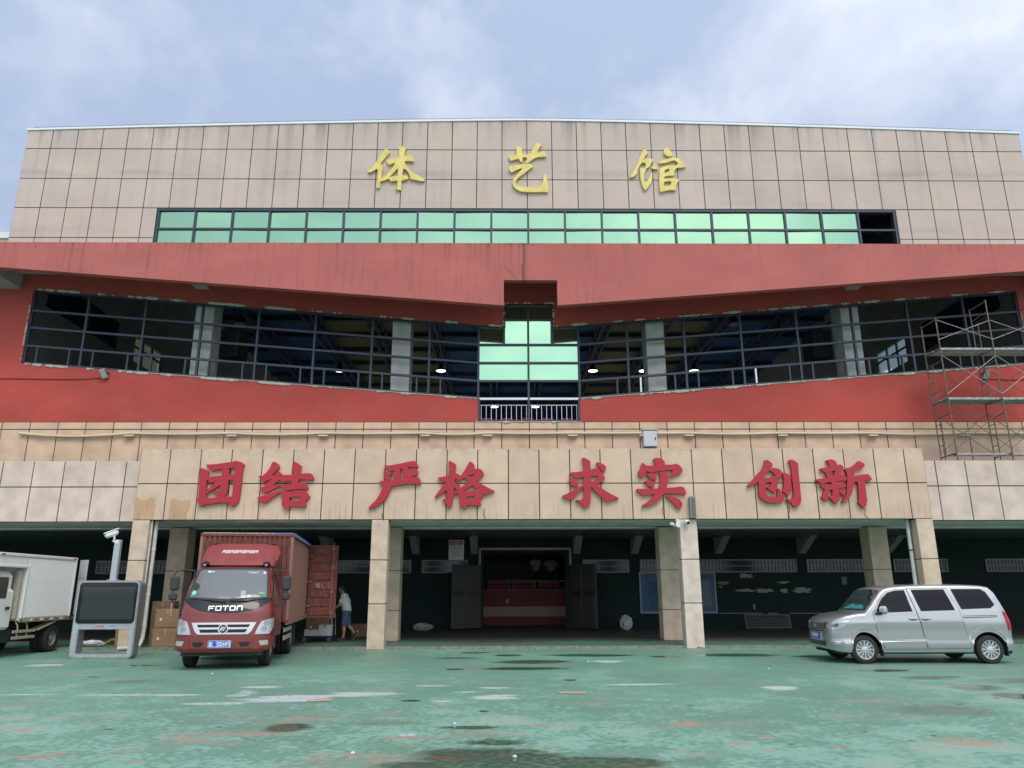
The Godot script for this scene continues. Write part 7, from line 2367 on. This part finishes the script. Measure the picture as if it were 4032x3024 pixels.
func make_people() -> void:
	var walk := {
		"pelvis": Vector3(0, 0.90, 0.0), "chest": Vector3(0, 1.20, 0.06), "neck": Vector3(0, 1.40, 0.115), "head": Vector3(0, 1.535, 0.19), "face": Vector3(0.05, -0.35, 1),
		"shoulder_l": Vector3(0.17, 1.35, 0.09), "elbow_l": Vector3(0.20, 1.08, 0.20), "wrist_l": Vector3(0.17, 0.955, 0.385),
		"shoulder_r": Vector3(-0.17, 1.35, 0.09), "elbow_r": Vector3(-0.20, 1.09, 0.22), "wrist_r": Vector3(-0.17, 0.965, 0.40),
		"hip_l": Vector3(0.09, 0.86, 0.0), "knee_l": Vector3(0.09, 0.465, 0.045), "ankle_l": Vector3(0.09, 0.085, 0.05), "toe_l": Vector3(0.10, 0.045, 0.20),
		"hip_r": Vector3(-0.09, 0.86, 0.0), "knee_r": Vector3(-0.09, 0.47, -0.06), "ankle_r": Vector3(-0.09, 0.20, -0.28), "toe_r": Vector3(-0.09, 0.06, -0.20),
		"palm_l": Vector3(0.2, -1, 0.4), "palm_r": Vector3(-0.2, -1, 0.4), "curl": 0.75,
	}
	person("person in white T-shirt and denim shorts pushing a loaded trolley beside the red truck", Vector3(-4.98, FLOOR, -25.0), -PI / 2, walk, Color(0.66, 0.66, 0.66), Color(0.075, 0.115, 0.19), false, 0.015)
	var lean := {
		"pelvis": Vector3(0, 0.92, 0.0), "chest": Vector3(0, 1.22, 0.05), "neck": Vector3(0, 1.43, 0.09), "head": Vector3(0, 1.57, 0.14), "face": Vector3(0, -0.5, 1),
		"shoulder_l": Vector3(0.18, 1.38, 0.07), "elbow_l": Vector3(0.24, 1.10, 0.10), "wrist_l": Vector3(0.16, 0.92, 0.25),
		"shoulder_r": Vector3(-0.18, 1.38, 0.07), "elbow_r": Vector3(-0.24, 1.10, 0.10), "wrist_r": Vector3(-0.16, 0.92, 0.25),
		"hip_l": Vector3(0.09, 0.88, 0), "knee_l": Vector3(0.10, 0.48, 0.02), "ankle_l": Vector3(0.10, 0.085, 0), "toe_l": Vector3(0.12, 0.045, 0.15),
		"hip_r": Vector3(-0.09, 0.88, 0), "knee_r": Vector3(-0.10, 0.48, 0.02), "ankle_r": Vector3(-0.10, 0.085, 0), "toe_r": Vector3(-0.12, 0.045, 0.15),
	}
	person("person in a white shirt bending over the long table inside the entrance", Vector3(1.58, 1.63, -39.4), 0.0, lean, Color(0.60, 0.60, 0.60), Color(0.03, 0.03, 0.035), true, 0.025)
	var akimbo := lean.duplicate()
	akimbo.merge({"head": Vector3(0, 1.59, 0.10), "neck": Vector3(0, 1.43, 0.05), "chest": Vector3(0, 1.22, 0.03), "elbow_l": Vector3(0.40, 1.13, -0.02), "wrist_l": Vector3(0.22, 0.98, 0.08), "elbow_r": Vector3(-0.40, 1.13, -0.02), "wrist_r": Vector3(-0.22, 0.98, 0.08), "face": Vector3(0.2, -0.1, 1)}, true)
	person("person in a white shirt with hands on hips at the long table inside the entrance", Vector3(2.38, 1.63, -39.6), -0.2, akimbo, Color(0.62, 0.61, 0.58), Color(0.04, 0.035, 0.03), true, 0.025)


# ---------------------------------------------------------------- goods, litter and notices

func carton(at: Vector3, size: Vector3, turn: float, label: String, group := "", m: Material = null, open := false) -> void:
	var t := thing("carton", label, "box", at, group, false)
	t.rotation.y = turn
	var card: Material = m if m else mat("cardboard", Color(0.34, 0.225, 0.13), 0.9, 0.0, {"map": tex.cloud, "scale": 1.5, "grain": 1.5})
	var s := Shape.new()
	s.rbox(Vector3(0, size.y * 0.5, 0), size, 0.008)
	obj("case", s, card, t)
	s = Shape.new()
	s.rbox(Vector3(0, size.y + 0.002, 0), Vector3(0.06, 0.006, size.z * 1.0), 0.001)
	s.rbox(Vector3(0, size.y * 0.86, size.z * 0.5 + 0.002), Vector3(0.06, size.y * 0.26, 0.004), 0.001)
	obj("tape", s, mat("packing_tape", Color(0.42, 0.31, 0.19), 0.35), t)
	s = Shape.new()
	s.rbox(Vector3(-size.x * 0.28, size.y * 0.45, size.z * 0.5 + 0.003), Vector3(0.06, 0.075, 0.004), 0.001)
	obj("label", s, mat("label_white", Color(0.66, 0.66, 0.64), 0.6), t)
	s = Shape.new()
	for k in 7: s.box(Vector3(size.x * 0.5 + 0.002, size.y * 0.74, -size.z * 0.3 + size.z * 0.08 * k), Vector3(0.003, 0.05, 0.028))
	s.box(Vector3(size.x * 0.5 + 0.002, size.y * 0.35, 0.05), Vector3(0.003, 0.09, 0.09))
	obj("print", s, mat("carton_print", Color(0.16, 0.11, 0.07), 0.9), t)


func crumple(called: String, at: Vector3, r: Vector3, seed_: int, m: Material, label: String, category: String, group := "") -> void:
	# a slumped, creased lump: a ball pushed in and out by noise, flattened underneath
	var nz := FastNoiseLite.new()
	nz.seed = seed_
	nz.frequency = 1.9
	nz.fractal_octaves = 4
	nz.fractal_type = FastNoiseLite.FRACTAL_RIDGED
	var rows := []
	for j in 17:
		var row := []
		for i in 28:
			var th := PI * j / 16.0
			var ph := TAU * i / 28.0
			var d := Vector3(sin(th) * cos(ph), cos(th), sin(th) * sin(ph))
			var k := 0.78 + 0.34 * nz.get_noise_3dv(d * 1.2)
			var p := at + Vector3(0, r.y * 0.9, 0) + d * r * k
			p.y = maxf(p.y, at.y)
			row.append(p)
		rows.append(row)
	var s := Shape.new()
	for j in 16:
		for i in 28:
			var k := (i + 1) % 28
			s.quad(rows[j][i], rows[j][k], rows[j + 1][k], rows[j + 1][i])
	tag(obj(called, s, m), label, category, group)


func scrap(at: Vector3, size: Vector2, seed_: int, label: String, m: Material, category := "paper") -> void:
	var r2 := RandomNumberGenerator.new()
	r2.seed = seed_
	var poly := PackedVector2Array()
	for k in 18:
		var a := TAU * k / 18.0
		poly.append(Vector2(cos(a) * size.x, sin(a) * size.y) * (0.26 + 0.34 * fmod(absf(sin(seed_ * 3.7 + k * 5.1)) * 7.0, 1.0)))
	var s := Shape.new()
	s.prism(poly, [], 0.004, Transform3D(Basis.IDENTITY, at))
	tag(obj("torn_paper", s, m), label, category, "torn paper on the porch wall")


func make_clutter() -> void:
	var s: Shape
	var t: Node3D
	# cartons between the kiosk and the red truck
	carton(Vector3(-9.72, FLOOR, -22.75), Vector3(0.62, 0.50, 0.52), 0.62, "brown taped carton at the bottom of the stack beside the white rain pipes")
	carton(Vector3(-9.70, FLOOR + 0.515, -22.76), Vector3(0.60, 0.50, 0.50), 0.60, "brown taped carton on top of the stack beside the white rain pipes")
	carton(Vector3(-10.3, FLOOR, -24.1), Vector3(0.62, 0.62, 0.5), 0.1, "big brown carton standing behind the stacked cartons, at the bottom")
	carton(Vector3(-10.3, FLOOR + 0.635, -24.1), Vector3(0.62, 0.58, 0.5), 0.06, "big brown carton standing behind the stacked cartons, on another one")
	carton(Vector3(-9.15, FLOOR, -23.6), Vector3(0.5, 0.98, 0.5), 0.3, "tall brown carton hidden behind the red truck's mirror")
	carton(Vector3(-9.15, FLOOR + 0.985, -23.6), Vector3(0.42, 0.34, 0.3), 0.2, "small white carton on a brown one behind the red truck's mirrors", "", mat("white_card", Color(0.62, 0.63, 0.64), 0.8))
	carton(Vector3(-11.1, FLOOR, -23.5), Vector3(0.5, 0.85, 0.4), 0.2, "upright brown carton behind the screen kiosk")
	for k in 3:
		s = Shape.new()
		s.rbox(Vector3(-11.3 + 0.05 * k, FLOOR + 0.03 + 0.055 * k, -23.9 + 0.05 * k), Vector3(1.0 - 0.1 * k, 0.05, 0.6), 0.008, Basis(Vector3(0, 1, 0), 0.1 * k))
		tag(obj("flat_carton", s, mats.cardboard), "flattened brown carton in the low pile behind the screen kiosk", "cardboard", "flattened cartons behind the kiosk")
	var film := mat("white_plastic_film", Color(0.60, 0.62, 0.63), 0.3)
	crumple("plastic_bag", Vector3(-11.15, FLOOR + 0.2, -23.85), Vector3(0.24, 0.12, 0.2), 5, film, "crumpled clear plastic bag on the flattened cartons", "bag")
	crumple("plastic_sheet", Vector3(-11.75, FLOOR, -22.9), Vector3(0.34, 0.09, 0.22), 8, film, "white crumpled plastic sheet on the floor behind the screen kiosk", "plastic sheet")
	crumple("foil_wrapper", Vector3(-11.55, 0.0, -21.6), Vector3(0.20, 0.035, 0.14), 9, mat("foil", Color(0.55, 0.56, 0.57), 0.3, 0.5), "shiny crumpled wrapper on the ground by the white truck's wheel", "wrapper")
	# trolley with its load
	t = thing("platform_trolley", "blue platform trolley loaded with white and brown boxes", "trolley", Vector3(-5.8, FLOOR, -24.95))
	s = Shape.new()
	s.rbox(Vector3(-5.82, 0.215, -24.95), Vector3(1.02, 0.04, 0.6), 0.012)
	obj("platform", s, mat("trolley_blue", Color(0.02, 0.04, 0.16), 0.5), t)
	for p in [[-6.2, -24.74], [-5.44, -24.74], [-6.2, -25.16], [-5.44, -25.16]]:
		var n := Node3D.new()
		n.name = "castor"
		t.add_child(n, true)
		org[n] = org[t]
		s = Shape.new()
		s.cyl(Vector3(p[0], 0.13, p[1] - 0.018), Vector3(p[0], 0.13, p[1] + 0.018), 0.06, 0.06, 16)
		obj("wheel", s, mat("castor_grey", Color(0.12, 0.12, 0.12), 0.6), n)
		s = Shape.new()
		s.rbox(Vector3(p[0] + 0.02, 0.175, p[1]), Vector3(0.07, 0.05, 0.06), 0.006)
		obj("fork", s, mats.galvanised_wire, n)
	s = Shape.new()
	s.tube([Vector3(-5.34, 0.22, -24.70), Vector3(-5.37, 0.85, -24.70), Vector3(-5.39, 0.95, -24.75), Vector3(-5.39, 0.97, -24.95), Vector3(-5.39, 0.95, -25.15), Vector3(-5.37, 0.85, -25.2), Vector3(-5.34, 0.22, -25.2)], 0.016, 8)
	obj("handle", s, mat("handle_steel", Color(0.5, 0.5, 0.5), 0.35, 0.7), t)
	carton(Vector3(-5.97, 0.237, -24.80), Vector3(0.44, 0.19, 0.3), 0.0, "low white box with a red print on the trolley", "", mats.white_card)
	carton(Vector3(-5.555, 0.237, -24.80), Vector3(0.38, 0.33, 0.3), 0.0, "tall white box with a grey print on the trolley by its handle", "", mats.white_card)
	carton(Vector3(-5.86, 0.237, -25.12), Vector3(0.72, 0.56, 0.3), 0.0, "brown carton at the back of the trolley")
	carton(Vector3(-4.75, FLOOR, -27.3), Vector3(0.9, 0.42, 0.5), 0.05, "long brown carton on the floor behind the person with the trolley")
	# sack and bag by the back wall
	var sack := mat("woven_sack", Color(0.46, 0.46, 0.45), 0.8)
	crumple("sack", Vector3(-3.2, FLOOR, -31.2), Vector3(0.42, 0.16, 0.26), 12, sack, "pale filled sack lying by the wall beside the open door", "sack")
	crumple("plastic_bag", Vector3(4.8, FLOOR, -31.2), Vector3(0.27, 0.31, 0.24), 3, film, "slumped white plastic bag by the wall under the barred window", "bag")
	# wire rack leaning on the wall
	t = thing("wire_rack", "wire grid rack leaning on the green wall", "rack", Vector3(10.58, FLOOR, -31.7))
	s = Shape.new()
	for k in 2: s.tube([Vector3(9.69, 0.12 + 0.5 * k, -31.65 - 0.12 * k), Vector3(11.47, 0.12 + 0.5 * k, -31.65 - 0.12 * k)], 0.014, 6)
	for x in [9.69, 11.47]: s.tube([Vector3(x, 0.07, -31.64), Vector3(x, 0.62, -31.77)], 0.014, 6)
	obj("frame", s, mat("rack_wire", Color(0.40, 0.40, 0.40), 0.5, 0.4), t)
	s = Shape.new()
	for k in 24: s.cyl(Vector3(9.76 + 0.072 * k, 0.12, -31.65), Vector3(9.76 + 0.072 * k, 0.62, -31.77), 0.006, 0.006, 4, false)
	for k in 7: s.cyl(Vector3(9.69, 0.18 + 0.066 * k, -31.665 - 0.016 * k), Vector3(11.47, 0.18 + 0.066 * k, -31.665 - 0.016 * k), 0.006, 0.006, 4, false)
	obj("grid_wires", s, mats.rack_wire, t)
	# framed red-headed notice hung from the ceiling
	t = thing("hanging_notice", "framed notice with a red heading hung under the porch ceiling", "sign", Vector3(-1.705, 2.64, -27.5))
	s = Shape.new()
	s.rbox(Vector3(-1.705, 2.975, -27.5), Vector3(0.54, 0.69, 0.03), 0.006)
	obj("frame", s, mat("notice_frame", Color(0.45, 0.45, 0.44), 0.5), t)
	s = Shape.new()
	s.span(Vector3(-1.945, 2.665, -27.483), Vector3(-1.465, 3.15, -27.481))
	obj("page", s, mat("notice_page", Color(0.42, 0.42, 0.41), 0.7), t)
	s = Shape.new()
	s.span(Vector3(-1.945, 3.15, -27.483), Vector3(-1.465, 3.29, -27.481))
	obj("heading", s, mat("notice_red", Color(0.34, 0.02, 0.02), 0.6), t)
	s = Shape.new()
	for k in 9: s.box(Vector3(-1.88 + 0.044 * k, 3.225, -27.479), Vector3(0.028, 0.034, 0.002))
	for k in 3: s.box(Vector3(-1.75 + 0.045 * k, 3.175, -27.479), Vector3(0.026, 0.026, 0.002))
	obj("heading_print", s, mats.notice_page, t)
	s = Shape.new()
	for k in 9: s.box(Vector3(-1.72 + (0.03 if k % 3 else 0.0), 3.11 - 0.045 * k, -27.479), Vector3(0.36 - 0.06 * (k % 3), 0.010, 0.002))
	obj("text_lines", s, mat("print_grey", Color(0.16, 0.16, 0.16), 0.8), t)
	s = Shape.new()
	for x in [-1.9, -1.51]: s.cyl(Vector3(x, 3.3, -27.5), Vector3(x, 3.66, -27.5), 0.012, 0.012, 6)
	obj("hanger", s, mats.black_rail, t)
	# blue notice board on the back wall
	t = thing("notice_board", "blue notice board with red title characters on the green wall", "notice board", Vector3(7.09, 0.67, -31.97))
	s = Shape.new()
	s.rbox(Vector3(7.09, 1.49, -31.97), Vector3(3.14, 1.64, 0.04), 0.01)
	obj("frame", s, mat("board_frame", Color(0.40, 0.43, 0.44), 0.5), t)
	s = Shape.new()
	s.span(Vector3(5.58, 0.73, -31.949), Vector3(8.6, 2.25, -31.946))
	obj("sheet", s, mat("board_blue", Color(0.07, 0.165, 0.28), 0.6), t)
	s = Shape.new()
	for c in [[5.78, 2.06, [[0.5, 1, 0.5, 0.85], [0.05, 0.8, 0.95, 0.8], [0.05, 0.8, 0.05, 0.65], [0.95, 0.8, 0.95, 0.65], [0.05, 0.45, 0.95, 0.45], [0.45, 0.65, 0.3, 0.3], [0.3, 0.3, 0.85, 0.0], [0.7, 0.45, 0.15, 0.0]]], [6.0, 2.06, [[0.3, 1, 0.05, 0.55], [0.2, 0.7, 0.2, 0], [0.45, 0.75, 0.95, 0.75], [0.4, 0.1, 1, 0.1]]], [6.22, 2.06, [[0.25, 1, 0.25, 0.4], [0.75, 1, 0.75, 0.4], [0.25, 1, 0.75, 1], [0.25, 0.8, 0.75, 0.8], [0.25, 0.6, 0.75, 0.6], [0.05, 0.4, 0.95, 0.4], [0.4, 0.4, 0.2, 0.05], [0.2, 0.05, 0.85, 0.05]]], [7.88, 2.06, [[0.5, 1, 0.5, 0.9], [0.05, 0.85, 0.95, 0.85], [0.2, 0.68, 0.8, 0.68], [0.25, 0.55, 0.75, 0.55], [0.25, 0.55, 0.25, 0.15], [0.75, 0.55, 0.75, 0.15], [0.25, 0.35, 0.75, 0.35], [0.05, 0.05, 0.95, 0.05]]], [8.10, 2.06, [[0.3, 1, 0.05, 0.55], [0.2, 0.7, 0.2, 0], [0.4, 0.8, 0.95, 0.8], [0.35, 0.55, 1, 0.55], [0.65, 1, 0.5, 0.3], [0.5, 0.3, 0.9, 0.3], [0.9, 0.3, 0.6, 0.0]]], [8.32, 2.06, [[0.05, 0.75, 0.4, 0.75], [0.22, 1, 0.22, 0], [0.22, 0.7, 0.05, 0.35], [0.55, 1, 0.62, 0.85], [0.95, 1, 0.85, 0.85], [0.5, 0.75, 1, 0.75], [0.55, 0.4, 0.95, 0.4], [0.45, 0.05, 1, 0.05]]]]:
		for l in c[2]:
			var a := Vector3(c[0] + l[0] * 0.17, c[1] + l[1] * 0.15, -31.943)
			var b := Vector3(c[0] + l[2] * 0.17, c[1] + l[3] * 0.15, -31.943)
			s.box((a + b) * 0.5, Vector3(a.distance_to(b) + 0.02, 0.02, 0.004), Basis(Vector3(0, 0, 1), atan2(b.y - a.y, b.x - a.x)))
	obj("title", s, mat("title_red", Color(0.42, 0.03, 0.03), 0.6), t)
	s = Shape.new()
	for k in 26: s.box(Vector3(6.22 - 0.05 * float((k * 7) % 3), 1.93 - 0.044 * k, -31.943), Vector3(0.86 - 0.14 * float((k * 5) % 4), 0.014, 0.003))
	obj("text_lines", s, mat("board_text", Color(0.02, 0.04, 0.09), 0.8), t)
	s = Shape.new()
	s.span(Vector3(7.9, 0.95, -31.944), Vector3(8.42, 1.96, -31.941))
	obj("grey_page", s, mat("board_page", Color(0.22, 0.24, 0.26), 0.7), t)
	# torn paper left on the wall
	var paper := mat("old_paper", Color(0.36, 0.36, 0.33), 0.9)
	var kraft := mat("old_kraft", Color(0.30, 0.25, 0.15), 0.9)
	var z := -31.995
	scrap(Vector3(9.95, 2.14, z), Vector2(0.62, 0.22), 1, "torn pale paper on the green wall just under the barred window", paper)
	scrap(Vector3(11.46, 1.88, z), Vector2(0.6, 0.09), 2, "thin torn paper strip on the green wall, above the row of torn papers", paper)
	scrap(Vector3(9.82, 1.565, z), Vector2(0.82, 0.14), 3, "first torn paper from the notice board in the row on the green wall", paper)
	scrap(Vector3(10.64, 1.555, z), Vector2(0.80, 0.16), 4, "second torn paper from the notice board in the row on the green wall", paper)
	scrap(Vector3(11.44, 1.54, z), Vector2(0.28, 0.20), 5, "small round torn paper in the row on the green wall", paper)
	scrap(Vector3(12.21, 1.56, z), Vector2(0.80, 0.22), 6, "frayed torn paper at the end of the row on the green wall", paper)
	scrap(Vector3(8.95, 1.86, z), Vector2(0.50, 0.16), 7, "brown torn card beside the blue notice board", kraft)
	scrap(Vector3(8.85, 1.71, z), Vector2(0.18, 0.09), 8, "small brown torn card below the other beside the notice board", kraft)
	scrap(Vector3(10.17, 0.93, z), Vector2(0.09, 0.26), 9, "narrow upright paper scrap above the wire rack", paper)
	s = Shape.new()
	s.span(Vector3(8.72, 0.66, z), Vector3(10.5, 0.685, z + 0.006))
	s.span(Vector3(10.7, 0.655, z), Vector3(11.1, 0.68, z + 0.006))
	s.span(Vector3(11.6, 0.65, z), Vector3(13.2, 0.675, z + 0.006))
	tag(obj("paper_border", s, paper), "broken strip of pale paper border above the wire rack", "paper")
	s = Shape.new()
	s.span(Vector3(13.86, 1.78, z), Vector3(14.07, 2.1, z + 0.006))
	tag(obj("wall_notice", s, mat("grey_page", Color(0.20, 0.21, 0.22), 0.8), null), "small grey paper notice on the green wall beside the rear column", "paper")
	# flat cardboard and litter in the yard
	for c in [[-2.72, -12.0, 0.34, 0.16, 0.3, "thin piece of flat brown cardboard on the yard, on the white paint"], [1.07, -12.75, 0.42, 0.14, -0.1, "worn piece of flat cardboard on the yard beyond the white paint"]]:
		s = Shape.new()
		s.rbox(Vector3(c[0], 0.012, c[1]), Vector3(c[2], 0.014, c[3]), 0.003, Basis(Vector3(0, 1, 0), c[4]))
		tag(obj("cardboard_piece", s, mat("yard_card", Color(0.42, 0.30, 0.21), 0.9)), c[5], "cardboard")
	var leaf := mat("dry_leaf", Color(0.30, 0.22, 0.11), 0.8)
	var r := RandomNumberGenerator.new()
	r.seed = 77
	for p in [[4.75, -9.05], [4.10, -9.3], [4.35, -8.75], [3.0, -8.6], [6.4, -11.4], [5.2, -15.4], [2.6, -11.4], [7.3, -12.0], [6.9, -15.9], [9.2, -16.2], [-3.4, -9.8], [-1.2, -15.2]]:
		s = Shape.new()
		var a := r.randf() * TAU
		var d := Vector3(cos(a), 0, sin(a))
		var o := Vector3(-sin(a), 0, cos(a))
		var m := Vector3(p[0], 0.006, p[1])
		var l := r.randf_range(0.035, 0.075)
		for q in [-1.0, 1.0]:
			for k in 4:
				var f0 := k / 4.0
				var f1 := (k + 1) / 4.0
				var w0 := sin(PI * f0) * 0.35
				var w1 := sin(PI * f1) * 0.35
				var p0 := m + d * l * (f0 * 2 - 1)
				var p1 := m + d * l * (f1 * 2 - 1)
				var e0: Vector3 = p0 + o * q * l * w0 + Vector3(0, 0.012 * w0, 0)
				var e1: Vector3 = p1 + o * q * l * w1 + Vector3(0, 0.012 * w1, 0)
				if q > 0: s.quad(p0, e0, e1, p1)
				else: s.quad(p0, p1, e1, e0)
		tag(obj("dry_leaf", s, leaf), "dry curled leaf lying on the green yard", "leaf", "dry leaves on the yard")
	for p in [[-0.6, -9.9], [1.9, -18.2], [-5.7, -15.8], [-1.5, -8.2], [0.1, -8.0], [5.4, -16.4]]:
		crumple("paper_bit", Vector3(p[0], 0.0, p[1]), Vector3(0.022, 0.014, 0.02), int(p[0] * 10) + 30, mats.label_white, "tiny white paper bit lying on the green yard", "litter", "white paper bits on the yard")
